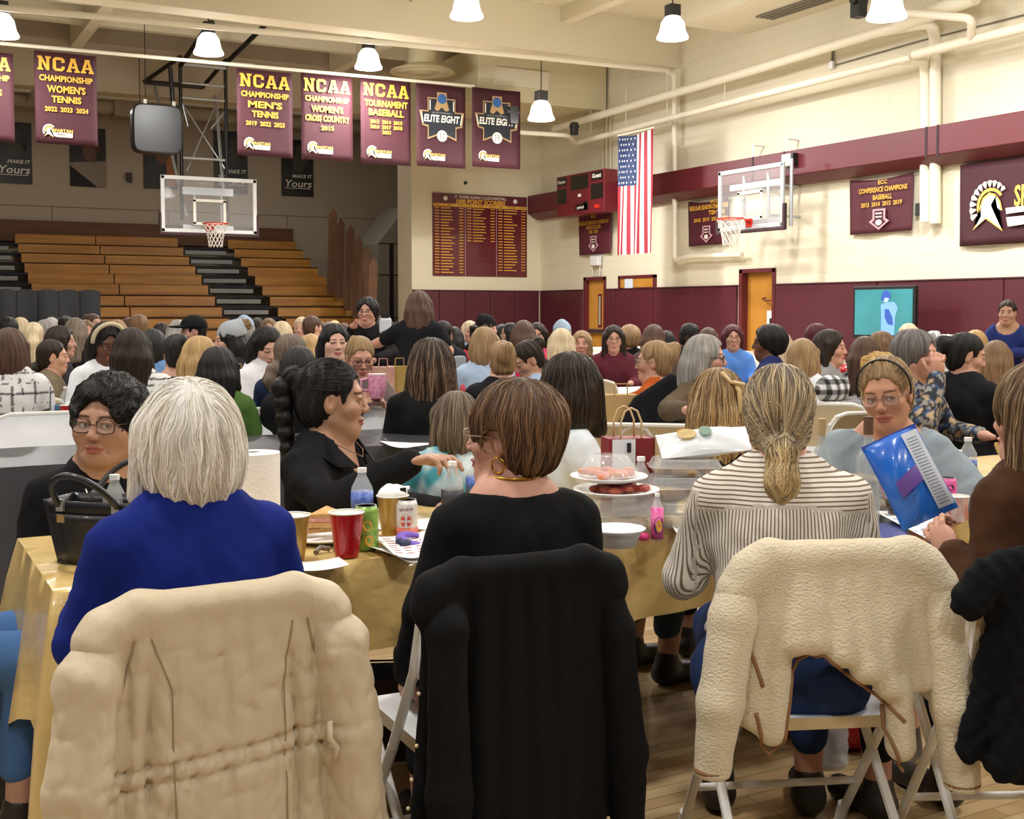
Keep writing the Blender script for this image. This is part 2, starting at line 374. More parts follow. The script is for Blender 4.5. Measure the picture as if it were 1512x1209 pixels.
g.prism([(0, 0), (1.7, 0), (1.7, 3.4), (.8, 4.1), (.0, 3.1)], 0, 1.6)
o = g.build('storage_closet', mat('dim_panel', '8e8577', .7), None, bev=.01); o.location = (t_.x, 28.2, 0)
tag(o, 'pale panelled closet with a sloping top at the right end of the alcove', 'closet')
g = MB()
for z in (1.2, 2.3, 3.1): g.bb((.02, -.01, z), (1.68, 0, z+.02))
g.build('panel_joint', DARK, o)
p = onY(578, 400, 26.5); o = MB().bb((-.04, -.04, 0), (.04, .04, 3.0)).build('black_post', BLACK, None); o.location = (p.x, p.y, 0); tag(o, 'thin black upright post beside the pale closet', 'post')
# small horn on the alcove wall
p = onY(190, 261, YA-.03); o = MB().box((0, -.05, 0), (.14, .1, .2)).box((0, -.11, -.12), (.12, .02, .08)).build('wall_speaker', mat('brown_plastic', '3c2f28', .5), None, bev=.01); o.location = p; tag(o, 'small brown speaker on the alcove wall between two sports posters', 'speaker')
# folding black screens at left
BSC = mat('black_fabric', '17171a', .9)
for i in range(5):
    x0 = -6+i*31; p = onY(x0, 470, 21.5); q = onY(x0+30, 470, 21.5); zt = onY(75, 427, 21.5).z
    wd = q.x-p.x; s = MB()
    s.grid(lambda u, v: (u*wd, .06*math.sin(u*PI)*(1 if i % 2 else -1), v*(zt-.03+.03*math.sin(u*PI))), 10, 2)
    o = s.build('partition_screen', BSC, None, smooth=True, solid=.025); o.location = (p.x, 21.5, 0)
    tag(o, ['leftmost panel of the black partition screen, cut by the picture edge', 'second panel from the left of the black partition screen', 'middle panel of the black partition screen', 'fourth panel from the left of the black partition screen', 'rightmost panel of the black partition screen before the wooden bleachers'][i], 'screen', 'black partition screen panels')
# ================================================================== banners, boards, pipes, lamps
BAN = mat('banner_cloth', '3f121d', .75, bump=(6, .25))
BAN2 = mat('banner_cloth_bright', '4c1523', .7, bump=(6, .3))
YEL = mat('yellow_print', 'dba63a', .6); WHT = mat('white_print', 'ece7da', .6); NVY = mat('navy_print', '10161f', .6); TAN = mat('tan_print', 'a98a5c', .6); GLD = mat('gold_print', 'e0b257', .6); BLU = mat('blue_print', '2b5a94', .6); BLKP = mat('black_print', '141214', .7); MARP = mat('maroon_print', '4c1524', .7)
GRYP = mat('grey_print', '9fa3a8', .6)
_txt = {}
def lettering(parent, lines, m, y=-.004, bold=.02, name='lettering'):
    v, f = text_mesh(lines, bold)
    if not v: return None
    mb = MB(); mb.add([(a, y+.0, c) for a, b, c in v], f)
    return mb.build(name, m, parent)
def spartan(parent, cx, cz, s, y=-.004, word=True, big=False):
    """helmet emblem with crest; s = half height"""
    A = lambda pts: [(cx+s*(x-1335)/235, cz+s*(250-yy)/235) for x, yy in pts]
    cr = MB(); c = (1368, 258)
    def P(a, r, k): x = c[0]+r*math.cos(a); yy = c[1]-r*math.sin(a)*1.05; q = A([(x, yy)])[0]; return (q[0], y-k*.001, q[1])
    n = 11; a0, a1 = math.radians(212), math.radians(38)
    for i in range(n):
        t0 = a0+(a1-a0)*i/n; t1 = a0+(a1-a0)*(i+.92)/n; tm = (t0+t1)/2
        ro = 182-i*2; cr.poly([P(t0, ro-4, 0), P(tm, ro+3, 0), P(t1, ro-4, 0), P(tm+(t1-t0)*.12, 124, 0), P(tm-(t1-t0)*.12, 124, 0)])
    cr.build('crest', WHT, parent)
    g = MB()
    for i in range(14):
        t0 = math.radians(205)+(math.radians(35)-math.radians(205))*i/14; t1 = math.radians(205)+(math.radians(35)-math.radians(205))*(i+1)/14
        g.poly([P(t0, 118, 1), P(t1, 118-1, 1), P(t1, 96, 1), P(t0, 96, 1)])
    hel = [(1228, 415), (1282, 335), (1283, 262), (1306, 205), (1358, 172), (1412, 190), (1447, 240), (1464, 302), (1418, 268), (1372, 252), (1380, 272), (1432, 290), (1470, 435), (1332, 345)]
    def inset(pts, k):
        mx = sum(p[0] for p in pts)/len(pts); my = sum(p[1] for p in pts)/len(pts)
        return [(mx+(p[0]-mx)*k, my+(p[1]-my)*k) for p in pts]
    def tri(mb, pts, yy):
        bmx = bmesh.new(); vs = [bmx.verts.new((p[0], yy, p[1])) for p in A(pts)]; f = bmx.faces.new(vs)
        bmesh.ops.triangulate(bmx, faces=[f]); bmx.verts.index_update()
        mb.add([v.co[:] for v in bmx.verts], [[v.index for v in ff.verts] for ff in bmx.faces]); bmx.free()
    tri(g, inset(hel, 1.07), y-.002); g.build('gold_trim', GLD, parent)
    h = MB(); tri(h, inset(hel, .92), y-.003)
    if word:
        for (x0, x1, z0, z1) in ((1440, 1960, 300, 342), (1450, 1960, 350, 395), (1500, 1960, 408, 420)):
            p, q = A([(x0, z0), (x1, z1)]); h.poly([(p[0], y-.001, p[1]), (q[0], y-.001, p[1]), (q[0], y-.001, q[1]), (p[0]+s*.12, y-.001, q[1])])
    h.build('helmet', mat('helmet_white', 'dfe3ea', .6) if big else WHT, parent)
    if word:
        p = A([(1700, 245)])[0]; lettering(parent, [('SPARTAN', p[0], p[1], s*.38, s*2.25)], GLD, y-.003, .03, 'team_name')
        p = A([(1690, 345)])[0]; lettering(parent, [('Athletics', p[0], p[1], s*.26, s*1.0, .3)], BLKP, y-.006, 0, 'script')
def cloth(wd, ht, amp=.01, seed=0):
    m = MB(); ph = seed*1.7
    m.grid(lambda u, v: ((u-.5)*wd, amp*math.sin(u*7+ph)*(1-v*.7), -v*ht), 12, 12); return m
YBN = 20.0
rail0 = onY(0, 73, YBN); 
bans = [(-70, 19, 73, 205, 0), (50, 142, 76, 211, 1), (349, 431, 102, 229, 2), (444, 520, 109, 235, 3), (532, 606, 116, 241, 4), (615, 687, 124, 245, 5), (697, 768, 130, 246, 6)]
BL = {0: ['2018', "WOMEN'S", 'TENNIS', '', 'partial maroon NCAA championship banner cut off at the left picture edge'],
      1: ["CHAMPIONSHIP", "WOMEN'S", 'TENNIS', '2022  2023  2024', "maroon hanging banner for women's tennis, left of the hoop frame"],
      2: ["CHAMPIONSHIP", "MEN'S", 'TENNIS', '2019  2022  2023', "maroon hanging banner for men's tennis, just right of the hoop frame"],
      3: ["CHAMPIONSHIP", "WOMEN'S", 'CROSS COUNTRY', '2015', "maroon hanging banner for women's cross country 2015"],
      4: ["TOURNAMENT", "BASEBALL", '', '', 'maroon hanging banner for tournament baseball with years in three rows'],
      5: ['left one of the two maroon Elite Eight banners, fully visible'],
      6: ['right one of the two maroon Elite Eight banners, partly behind a pipe']}
zt = sum(onY((b[0]+b[1])/2, b[2]+1, YBN).z for b in bans)/7
for i, (x0, x1, y0, y1, k) in enumerate(bans):
    a = onY(x0, y0, YBN); b = onY(x1, y0, YBN); wd = b.x-a.x; c = (a.x+b.x)/2; hz = (onY((x0+x1)/2, y0, YBN).z-onY((x0+x1)/2, y1, YBN).z)
    o = cloth(wd, hz, .008, i).build('hanging_banner', BAN, None, smooth=True, solid=.004); o.location = (c, YBN, a.z+.02)
    tag(o, BL[k][-1], 'banner', 'championship banners on the rail')
    yy = -.026
    if k < 5:
        slab('NCAA', 0, -hz*.13, hz*.15, wd*.92, y=yy).build('lettering', YEL, o)
        ln = []
        if k in (0, 1, 2, 3):
            d = BL[k]; ln = [(d[0], 0, -hz*.285, hz*.062, wd*.86), (d[1], 0, -hz*.40, hz*.075, wd*.62), (d[2], 0, -hz*.51, hz*.07, wd*(.86 if k == 3 else .48)), (d[3] or '2018', 0, -hz*.62, hz*.05, wd*(.7 if k < 3 else .25))]
            if k == 0: ln = [('CHAMPIONSHIP', 0, -hz*.285, hz*.062, wd*.86), ('TENNIS', 0, -hz*.45, hz*.07, wd*.6)]
        else:
            ln = [('TOURNAMENT', 0, -hz*.285, hz*.075, wd*.86), ('BASEBALL', 0, -hz*.39, hz*.075, wd*.7), ('2013  2014  2015', 0, -hz*.50, hz*.042, wd*.64), ('2016  2017  2018', 0, -hz*.56, hz*.042, wd*.64), ('2021', 0, -hz*.62, hz*.042, wd*.17)]
        lettering(o, ln, YEL, yy, .035)
        spartan(o, -wd*.30, -hz*.855, hz*.095, yy)
    else:
        def Q(pts, kk): return [(x*wd, yy-kk*.002, -v*hz) for x, v in pts]
        m = MB(); m.poly(Q([(-.29, .16), (.28, .16), (.28, .32), (.46, .32), (.42, .5), (.3, .52), (.3, .67), (.1, .62), (-.1, .62), (-.29, .67), (-.29, .52), (-.4, .5), (-.46, .32), (-.29, .32)], 0)); m.build('emblem_outline', TAN, o)
        m = MB(); m.poly(Q([(-.27, .175), (.26, .175), (.26, .335), (.43, .335), (.4, .485), (.28, .5), (.28, .645), (.1, .6), (-.1, .6), (-.27, .645), (-.27, .5), (-.38, .485), (-.43, .335), (-.27, .335)], 1)); m.build('emblem', NVY, o)
        m = MB(); m.poly(Q([(-.1, .09), (.1, .09), (.1, .19), (.15, .3), (.08, .32), (0, .27), (-.08, .32), (-.15, .3), (-.1, .19)], 2)); m.build('trophy', TAN, o)
        m = MB(); m.disc((0, 0, 0), .09*wd); q = m.build('round_mark', BLU, o); q.location = (0, yy-.008, -.17*hz)
        m = MB()
        for s_ in (-1, 1): m.poly(Q([(.25*s_, .19), (.23*s_, .19), (.23*s_, .31), (.25*s_, .31)][::s_], 2)); m.poly(Q([(.43*s_, .34), (.41*s_, .34), (.375*s_, .47), (.395*s_, .48)][::s_], 2))
        m.build('emblem_lines', WHT, o)
        lettering(o, [('ELITE EIGHT', 0, -.41*hz, .085*hz, .72*wd, .12)], WHT, yy-.006, .03)
        lettering(o, [('NCAA DIVISION II', 0, -.34*hz, .022*hz, .4*wd)], GRYP, yy-.006, .0, 'small_lettering')
        m = MB(); m.disc((0, 0, 0), .105*wd); q = m.build('baseball', WHT, o); q.location = (0, yy-.008, -.62*hz)
        m = MB()
        for s_ in (-1, 1): m.tube([(s_*(.06-.03*math.cos(t))*wd+ -s_*.0, 0, .075*wd*math.sin(t)) for t in np.linspace(-1.1, 1.1, 7)], .005, 5)
        q2 = m.build('seam', BLKP, q); q2.location = (0, -.002, 0)
        spartan(o, -wd*.30, -hz*.855, hz*.09, yy)
rl = MB(); pL = onY(-40, 70, YBN+.03); pR = onY(700, 129, YBN+.03); zz = zt+.05
rl.cyl((pL.x, YBN+.03, onY(96, 77, YBN).z+.04), (pR.x, YBN+.03, onY(640, 124, YBN).z+.04), .03)
tag(rl.build('banner_rail', WHITEP, None, smooth='auto'), 'long pale rail that the maroon banners hang from', 'rail')
# ------------------------------------------------------------------ wall board of names
a = onY(638, 284, YB); b = onY(777, 409, YB); c = ((a.x+b.x)/2, YB-.02, onY(707, 408, YB).z); wd = onY(777, 300, YB).x-a.x; ht = onY(707, 288, YB).z-c[2]
o = empty('name_board', c, 0, 'maroon 1000 point scorers board with three columns of yellow names', 'board')
MB().box((0, 0, ht/2), (wd, .03, ht)).build('panel', mat('board_maroon', '5c1420', .3, coat=.4), o, bev=.004)
MB().box((0, -.018, ht*.86-.0), (wd*.99, .006, ht*.035)).build('heading_strip', YEL, o)
lettering(o, [('ST. THOMAS AQUINAS COLLEGE BASKETBALL', 0, ht*.965, ht*.035, wd*.55)], WHT, -.02, .0)
lettering(o, [('1000 POINT SCORERS', 0, ht*.91, ht*.055, wd*.52)], YEL, -.02, .04, 'title')
lettering(o, [(t_, x*wd, ht*.86, ht*.02) for t_, x in (('YEAR', -.46), ('MEN', -.33), ('POINTS', -.21), ('YEAR', -.12), ('MEN', 0), ('POINTS', .12), ('YEAR', .21), ('WOMEN', .33), ('POINTS', .45))], BLKP, -.023, .0, 'column_headings')
m = MB()
for s_ in (-1, 1): m.disc((s_*wd*.37, -.018, ht*.94), .05)
m.build('round_emblem', WHT, o)
m = MB(); rr = random.Random(3)
for col_, n in ((-.333, 23), (0, 12), (.333, 22)):
    for r in range(n):
        z = ht*(.825-.0355*r); x = col_*wd
        m.box((x-wd*.125, -.018, z), (.1, .004, ht*.010)); L_ = rr.uniform(.18, .34); m.box((x-wd*.085+L_/2, -.018, z-.003), (L_, .004, ht*.011)); m.box((x+wd*.125, -.018, z), (.1, .004, ht*.010))
m.build('name_rows', YEL, o)
m = MB()
for x in (-.166, .166): m.box((x*wd, -.018, ht*.42), (.012, .006, ht*.84))
m.build('divider', mat('pale_divider', 'b08a90', .5), o)
# ------------------------------------------------------------------ posters in the alcove
PB = mat('poster_dark', '1c1b1c', .5, noise=(2, '34302c')); PF = mat('poster_floor', '8a7a66', .5); PSK = mat('poster_skin', '6b4b3a', .6)
for i, (x0, x1, y0, y1, txt, lab) in enumerate([(-10, 48, 178, 272, 1, 'dark make it yours poster at the left picture edge'), (102, 157, 187, 277, 0, 'poster of a basketball player on court, no slogan, right of the first poster'), (211, 262, 192, 280, 2, 'poster with orange stripe half hidden behind the basketball board'), (315, 366, 192, 287, 1, 'dark make it yours poster seen through the hoop frame'), (415, 463, 205, 291, 1, 'dark make it yours poster hanging below the cross country banner')]):
    a = onY(x0, y0, YA-.03); b = onY(x1, y1, YA-.03); wd = b.x-a.x; ht = a.z-b.z
    o = MB().box((0, 0, 0), (wd, .01, ht)).build('poster', PB, None); o.location = ((a.x+b.x)/2, YA-.03, (a.z+b.z)/2); tag(o, lab, 'poster', 'sports posters in the alcove')
    fg = MB(); fg.ell((wd*.05, -.012, ht*.33), (wd*.1, .004, ht*.07)); fg.ell((wd*.05, -.012, ht*.1), (wd*.2, .004, ht*.18)); fg.tube([(wd*.15, -.012, ht*.2), (wd*.34, -.012, ht*.05), (wd*.3, -.012, ht*.25)], .04, 6); fg.build('player_figure', PSK if txt != 1 else mat('poster_grey', '4b4540', .6), o)
    if txt == 1:
        lettering(o, [('MAKE IT', wd*.15, -ht*.14, ht*.06, wd*.6, .15)], WHT, -.012, .02); lettering(o, [('Yours', wd*.02, -ht*.27, ht*.13, wd*.85, .2)], WHT, -.012, .01, 'script')
        MB().box((0, -.012, -ht*.36), (wd*.8, .004, ht*.01)).build('underline', WHT, o)
    elif txt == 0:
        MB().poly([(-wd*.5, -.008, -ht*.5), (wd*.5, -.008, -ht*.5), (wd*.5, -.008, -ht*.05), (-wd*.5, -.008, -ht*.1)]).build('court', PF, o); MB().poly([(-wd*.5, -.011, -ht*.5), (wd*.25, -.011, -ht*.5), (-wd*.5, -.011, -ht*.15)]).build('dark_corner', BLKP, o)
    else: MB().box((wd*.3, -.01, 0), (wd*.25, .004, ht*.9)).build('stripe', mat('orange_print', 'a5632a', .6), o)
# ------------------------------------------------------------------ basketball backboards
GLS = mat('clear_glass', 'ffffff', .03, alpha=.09); REDM = mat('rim_red', 'c5281c', .4); NETM = mat('net_cord', 'dcd6cc', .8); FRW = mat('board_frame', 'dfe0df', .4)
ALU = mat('aluminium', 'b4b8bc', .35, .6)
def backboard(root, w_, h_, framem):
    MB().box((0, 0, h_/2), (w_-.06, .012, h_-.06)).build('glass_pane', GLS, root)
    f = MB()
    for (cx_, cz_, dx, dz) in ((0, .03, w_, .07), (0, h_-.03, w_, .07), (-w_/2+.03, h_/2, .07, h_), (w_/2-.03, h_/2, .07, h_)): f.box((cx_, 0, cz_), (dx, .04, dz))
    f.build('frame', framem, root, bev=.006)
    s = MB()
    for (cx_, cz_, dx, dz) in ((0, .17, .61, .05), (0, .60, .61, .05), (-.28, .385, .05, .45), (.28, .385, .05, .45)): s.box((cx_, -.012, cz_), (dx, .006, dz))
    s.build('target_square', WHT, root)
    p = MB(); p.box((0, 0, -.03), (w_, .07, .06)); p.box((-w_/2-.02, 0, .15), (.05, .07, .42)); p.box((w_/2+.02, 0, .15), (.05, .07, .42)); p.build('edge_padding', mat('pad_brown', '3a2024', .6), root, bev=.015)
    r = MB(); r.tube([(.228*math.cos(t), -.40+.228*math.sin(t), .15) for t in np.linspace(0, 2*PI, 25)[:-1]], .011, 8, closed=True)
    r.box((0, -.09, .14), (.13, .17, .03)); r.box((0, -.02, .1), (.15, .03, .14)); rim = r.build('rim', REDM, root, smooth='auto')
    n = MB(); K = 12
    for k in range(K):
        for sg in (-1, 1):
            pts = []
            for j in range(7):
                t = j/6; a_ = 2*PI*(k+sg*j*.5)/K; rad = .222*(1-t)+.12*t+.02*math.sin(t*PI)*-1; pts.append((rad*math.cos(a_), -.40+rad*math.sin(a_), .14-.42*t))
            n.tube(pts, .006, 4)
    n.build('net', NETM, rim)
# left (far end) basket
YH = 22.3; a = onY(237, 259, YH); b = onY(378, 265, YH); zb = onY(308, 344, YH).z; wdt = b.x-a.x; cxh = (a.x+b.x)/2
h1 = empty('basketball_hoop', (cxh, YH, zb), 0, 'glass basketball backboard and orange rim hung from the ceiling before the bleachers', 'basketball hoop')
backboard(h1, wdt, onY(308, 262, YH).z-zb, FRW)
zl = lambda px, py, Y=YH: onY(px, py, Y).z-zb
xl_ = lambda px, py, Y=YH: onY(px, py, Y).x-cxh
m = MB()
for px in (273, 340): m.cyl((xl_(px, 260), .25, .25), (xl_(px, 260), .25, zl(px, 92)), .035, n=10)
m.build('upright', BLACK, h1, smooth='auto')
m = MB(); xa, xb = xl_(273, 200), xl_(340, 200)
for py in (93, 121, 143, 232): m.cyl((xa, .25, zl(300, py)), (xb, .25, zl(300, py)), .025 if py > 100 else .05, n=8)
for (p, q) in (((xa, .25, zl(273, 143)), (xa+.12, .25, zl(280, 184))), ((xb, .25, zl(340, 160)), (xb-.3, .25, zl(320, 188))), ((xa, .9, zl(273, 120)), (xb, .3, zl(340, 250))), ((xa+.1, .3, zl(273, 250)), (xb+.1, .9, zl(340, 120)))): m.cyl(p, q, .014, n=6)
m.cyl((xl_(253, 100), 1.4, zl(253, 108)), (xa+.06, .2, .3), .03, n=8); m.cyl((xb+.1, 1.4, zl(310, 120)), (xb-.05, .2, .3), .03, n=8)
m.build('brace', ALU, h1, smooth='auto')
m = MB(); m.cyl((xa, .25, zl(273, 93)), (xl_(300, 55), -2.2, zl(290, 60)+.5), .045, n=8); m.cyl((xb, .25, zl(340, 90)), (xl_(375, 62)+.1, -2.2, zl(365, 70)+.5), .045, n=8)
m.cyl((xl_(235, 103), 1.3, zl(235, 103)), (xa, .25, zl(273, 80)), .04, n=8); m.cyl((xl_(235, 103), 1.3, zl(235, 103)), (xl_(325, 118), 1.3, zl(235, 103)), .045, n=8); m.cyl((xl_(325, 118), 1.3, zl(235, 103)), (xb, .25, zl(340, 85)), .04, n=8)
m.build('ceiling_frame', BLACK, h1, smooth='auto')
m = MB(); m.box((0, .12, .78), (.95, .06, .14)); m.box((0, .12, .1), (.95, .06, .1)); m.cyl((-.25, .12, .1), (-.25, .12, .8), .03); m.cyl((.25, .12, .1), (.25, .12, .8), .03); m.build('mounting_bracket', ALU, h1)
m = MB(); p = onY(198, 81, YH+.3); q = onY(375, 96, YH+.3); m.cyl((p.x-cxh, .3, p.z-zb), (q.x-cxh, .3, q.z-zb), .03, n=8); m.build('cross_pipe', WHITEP, h1)
# black rounded hanging shot-clock / padded box beside it
a = onY(193, 152, 21.8); b = onY(268, 230, 21.8); wd = b.x-a.x; ht = a.z-b.z
o = empty('hanging_speaker', ((a.x+b.x)/2, 21.8, (a.z+b.z)/2), 0, 'black rounded square box hung by cables left of the hoop frame', 'speaker')
q = [(math.copysign(abs(math.cos(t))**.35, math.cos(t))*wd/2, math.copysign(abs(math.sin(t))**.35, math.sin(t))*ht/2) for t in np.linspace(0, 2*PI, 33)[:-1]]
MB().prism(q, -.14, .14).build('housing', mat('speaker_black', '232324', .35), o, bev=.03)
MB().cyl((-.28, 0, ht/2), (-.28, .0, ht/2+.85), .008).cyl((-.18, .0, ht/2), (-.18, 0, ht/2+1.4), .008).cyl((.3, 0, ht/2), (.26, 0, ht/2+.7), .04).build('hanging_cable', BLACK, o)
MB().box((.3, 0, ht/2), (.06, .12, .16)).box((-.2, 0, ht/2), (.06, .12, .16)).build('clamp', WHITEP, o)
# right wall basket
XH = 12.75; a = onX(1062, 254, XH); b = onX(1158, 240, XH); wdt = a.y-b.y; zb = (onX(1108, 338, XH).z)
h2 = empty('basketball_hoop', (XH, (a.y+b.y)/2, zb), -PI/2, 'glass side backboard with orange rim mounted on the right wall', 'basketball hoop')
hb = onX(1108, 247, XH).z-zb
backboard(h2, wdt, hb, mat('board_frame_grey', 'b9bfc3', .4, .3))
m = MB(); m.cyl((wdt/2+.06, .1, hb+.05), (wdt/2+.06, .1, .0), .03); m.cyl((-.3, .12, .1), (-.3, .12, hb-.1), .03); m.cyl((.3, .12, .1), (.3, .12, hb-.1), .03); m.box((0, .12, hb*.72), (wdt*.8, .05, .1)); m.box((0, .12, .12), (wdt*.8, .05, .08))
for x in (-.35, .35): m.cyl((x, .1, hb*.7), (x, XR-XH, hb*.7), .025); m.cyl((x, .1, .2), (x, XR-XH, .2), .025)
m.build('wall_bracket', ALU, h2, smooth='auto')
for pxx in (1112, 1162):
    p = onX(pxx, 224, bx+.1); m = MB().tube([(0, 0, 0), (0, 0, .22), (.25, 0, .22)], .02, 6); o = m.build('steel_hook', FRW, None); o.location = (p.x, p.y, zb1); tag(o, 'pale steel bracket standing on the maroon beam, ' + ('left one above the side hoop' if pxx == 1112 else 'right one above the side hoop'), 'bracket')
p = onX(1168, 237, bx); m = MB().box((0, 0, 0), (.1, .22, .2)); o = m.build('wall_floodlight', mat('light_grey', 'b9b4aa', .5), None, bev=.01); o.location = (bx-.06, p.y, p.z); tag(o, 'small grey box fixture on the maroon beam right of the side hoop', 'fixture'); MB().box((0, -.14, 0), (.1, .06, .2)).build('cover', BLACK, o)
# ------------------------------------------------------------------ scoreboard on the beam
XS = bx-.32; a = onX(820, 262, XS); b = onX(878, 248, XS); 
ya, yb = onX(822, 290, XS).y, onX(892, 280, XS).y; zt_ = onX(886, 247, XS).z; zb_ = onX(822, 321, XS).z
zt_ = onX(822, 262, XS).z; W_ = ya-yb; H_ = zt_-zb_
o = empty('scoreboard', (XS, (ya+yb)/2, zb_), -PI/2, 'maroon electric scoreboard with dark digit windows in front of the maroon beam', 'scoreboard')
MB().box((0, .16, H_/2), (W_, .32, H_)).build('cabinet', mat('score_maroon', '6a1a24', .4), o, bev=.01)
m = MB()
for (x, z, dx, dz) in ((0, .78, .36, .34), (-.38, .86, .2, .2), (.36, .86, .22, .2), (-.38, .5, .2, .36), (.36, .5, .24, .36), (.05, .17, .26, .16), (.12, .2, .08, .2)): m.box((x*W_, -.005, z*H_), (dx*W_, .012, dz*H_))
m.build('digit_window', mat('digit_black', '1a1716', .3), o)
lettering(o, [('Home', -.38*W_, .86*H_, .09*H_, .16*W_)], WHT, -.014, .02); lettering(o, [('Guest', .36*W_, .87*H_, .1*H_, .18*W_), ('period', .03*W_, .17*H_, .07*H_, .14*W_)], WHT, -.014, .03, 'label_print')
m = MB(); m.box((.36*W_, -.006, .14*H_), (.1*W_, .01, .08*H_)); m.build('red_light', REDM, o)
m = MB(); m.box((0, -.006, .46*H_), (.06*W_, .01, .07*H_)); m.build('white_light', WHT, o)
# ------------------------------------------------------------------ wall banners on the right wall
def wall_banner(pl, pr, ytl, ybl, X, lines, lab, logo=None, mt=BAN2, sag=.05):
    a = onX(pl, ytl, X); b = onX(pr, ytl, X); W = a.y-b.y; zt = a.z; H = zt-onX(pl, ybl, X).z
    m = MB(); sl = 0
    m.grid(lambda u, v: ((u-.5)*W, .02*math.sin(u*9+v*2)*v, -v*H-sag*math.sin(u*PI)*(1-v)), 16, 10)
    o = m.build('wall_banner', mt, None, smooth=True, solid=.005); o.location = (X-.04, (a.y+b.y)/2, zt); o.rotation_euler = (0, 0, -PI/2)
    tag(o, lab, 'banner', 'banners on the right wall')
    lettering(o, [(t, x*W, -z*H, h*H, w_*W) for t, x, z, h, w_ in lines], YEL, -.03, .03)
    if logo == 'shield':
        m = MB(); m.poly([(-.1*W, -.03, -.58*H), (.1*W, -.03, -.58*H), (.1*W, -.03, -.75*H), (.16*W, -.03, -.8*H), (0, -.03, -.95*H), (-.16*W, -.03, -.8*H), (-.1*W, -.03, -.75*H)]); m.build('shield', mat('pink_print', 'c59aa4', .6), o)
        m = MB(); m.poly([(-.07*W, -.033, -.61*H), (.07*W, -.033, -.61*H), (.07*W, -.033, -.77*H), (.11*W, -.033, -.81*H), (0, -.033, -.91*H), (-.11*W, -.033, -.81*H), (-.07*W, -.033, -.77*H)]); m.build('shield_centre', MARP, o)
        m = MB(); m.box((0, -.037, -.66*H), (.1*W, .002, .025*H)); m.box((0, -.037, -.72*H), (.1*W, .002, .02*H)); m.ell((0, -.036, -.82*H), (.05*W, .003, .05*H)); m.build('shield_mark', WHT, o)
    return o, W, H
wall_banner(1258, 1352, 266, 347, XR-.03, [('ECC', .05, .11, .07, .14), ('CONFERENCE CHAMPIONS', .05, .235, .085, .76), ('BASEBALL', .05, .37, .085, .3), ('2013  2014  2015  2019', .03, .49, .075, .64)], 'maroon conference champions baseball banner with a shield, above the television', 'shield')
wall_banner(857, 905, 315, 377, XR-.03, [('ECC', 0, .12, .08, .15), ('REGULAR SEASON CHAMPIONS', 0, .26, .09, .92), ("MEN'S SOCCER", 0, .37, .08, .45), ('2021  2023', 0, .47, .07, .28)], 'maroon soccer banner hanging below the scoreboard', 'shield', mat('banner_soccer', '5a1c2c', .7), .01)
wall_banner(1019, 1078, 298, 364, XR-.03, [('ECC', .2, .06, .07, .2), ('REGULAR SEASON CHAMPIONS', .05, .17, .1, .96), ("TENNIS", .25, .3, .09, .4), ('2018  2019  2022  2024', .1, .44, .08, .84)], 'maroon tennis banner partly hidden behind the side backboard', 'shield')
o, W, H = wall_banner(1421, 1562, 244, 364, XR-.03, [], 'large maroon banner with white helmet emblem cut by the right picture edge', None, mat('banner_big', '3d111d', .7), .0)
spartan(o, -W*.18, -H*.52, H*.40, -.035, False, True); lettering(o, [('SPARTAN', .42*W, -.44*H, .24*H, .62*W)], GLD, -.035, .03, 'team_name')
MB().poly([(.02*W, -.034, -.58*H), (.5*W, -.034, -.56*H), (.5*W, -.034, -.62*H), (.03*W, -.034, -.65*H)]).poly([(.03*W, -.034, -.69*H), (.5*W, -.034, -.68*H), (.5*W, -.034, -.76*H), (.05*W, -.034, -.8*H)]).build('stripe', WHT, o)
# ------------------------------------------------------------------ flag
XFG = 12.3; pa = onX(913, 201, XFG); pb = onX(964, 193, XFG); W = pa.y-pb.y; H = pa.z-onX(935, 375, XFG).z
def fl(u, v, dy=0, zo=0): return ((u-.5)*W*(1-.0*v)-.06*v*W*(1-u), dy+.035*math.sin(u*15+v*1.5)*(.4+.6*v), -v*H-.05*math.sin(u*PI)*(1-v))
o = empty('american_flag', (XFG, (pa.y+pb.y)/2, pa.z), -PI/2, 'american flag hanging vertically beside the scoreboard', 'flag')
m = MB(); mr = mat('flag_red', '8e1a2a', .7); mw = mat('flag_white', 'dcd6cf', .7); mb_ = mat('flag_blue', '1c2c52', .7)
for i in range(13):
    s = MB(); u0, u1 = i/13, (i+1)/13; v0 = .42 if i < 7 else 0
    s.grid(lambda u, v: fl(u0+(u1-u0)*u, v0+(1-v0)*v), 3, 24)
    (s).build('red_stripe' if i % 2 == 0 else 'white_stripe', mr if i % 2 == 0 else mw, o, smooth=True)
s = MB(); s.grid(lambda u, v: fl(u*7/13, v*.42), 14, 14); s.build('union', mb_, o, smooth=True)
s = MB()
for r in range(9):
    for c_ in range(6 if r % 2 == 0 else 5):
        u = ((c_+.5+(r % 2)*.5)/6)*7/13; v = (r+.6)/9.2*.42; p = fl(u, v); q_ = []
        for t in range(10): a_ = t*PI/5; rad = (.027 if t % 2 == 0 else .011); q_.append((p[0]+rad*math.sin(a_), p[1]-.012, p[2]+rad*math.cos(a_)))
        for t in range(10): s.poly([(p[0], p[1]-.012, p[2]), q_[t], q_[(t+1) % 10]])
s.build('stars', mw, o)
MB().cyl((-W/2-.02, 0, .01), (W/2+.02, 0, .01), .014).build('flag_pole', WHITEP, o)
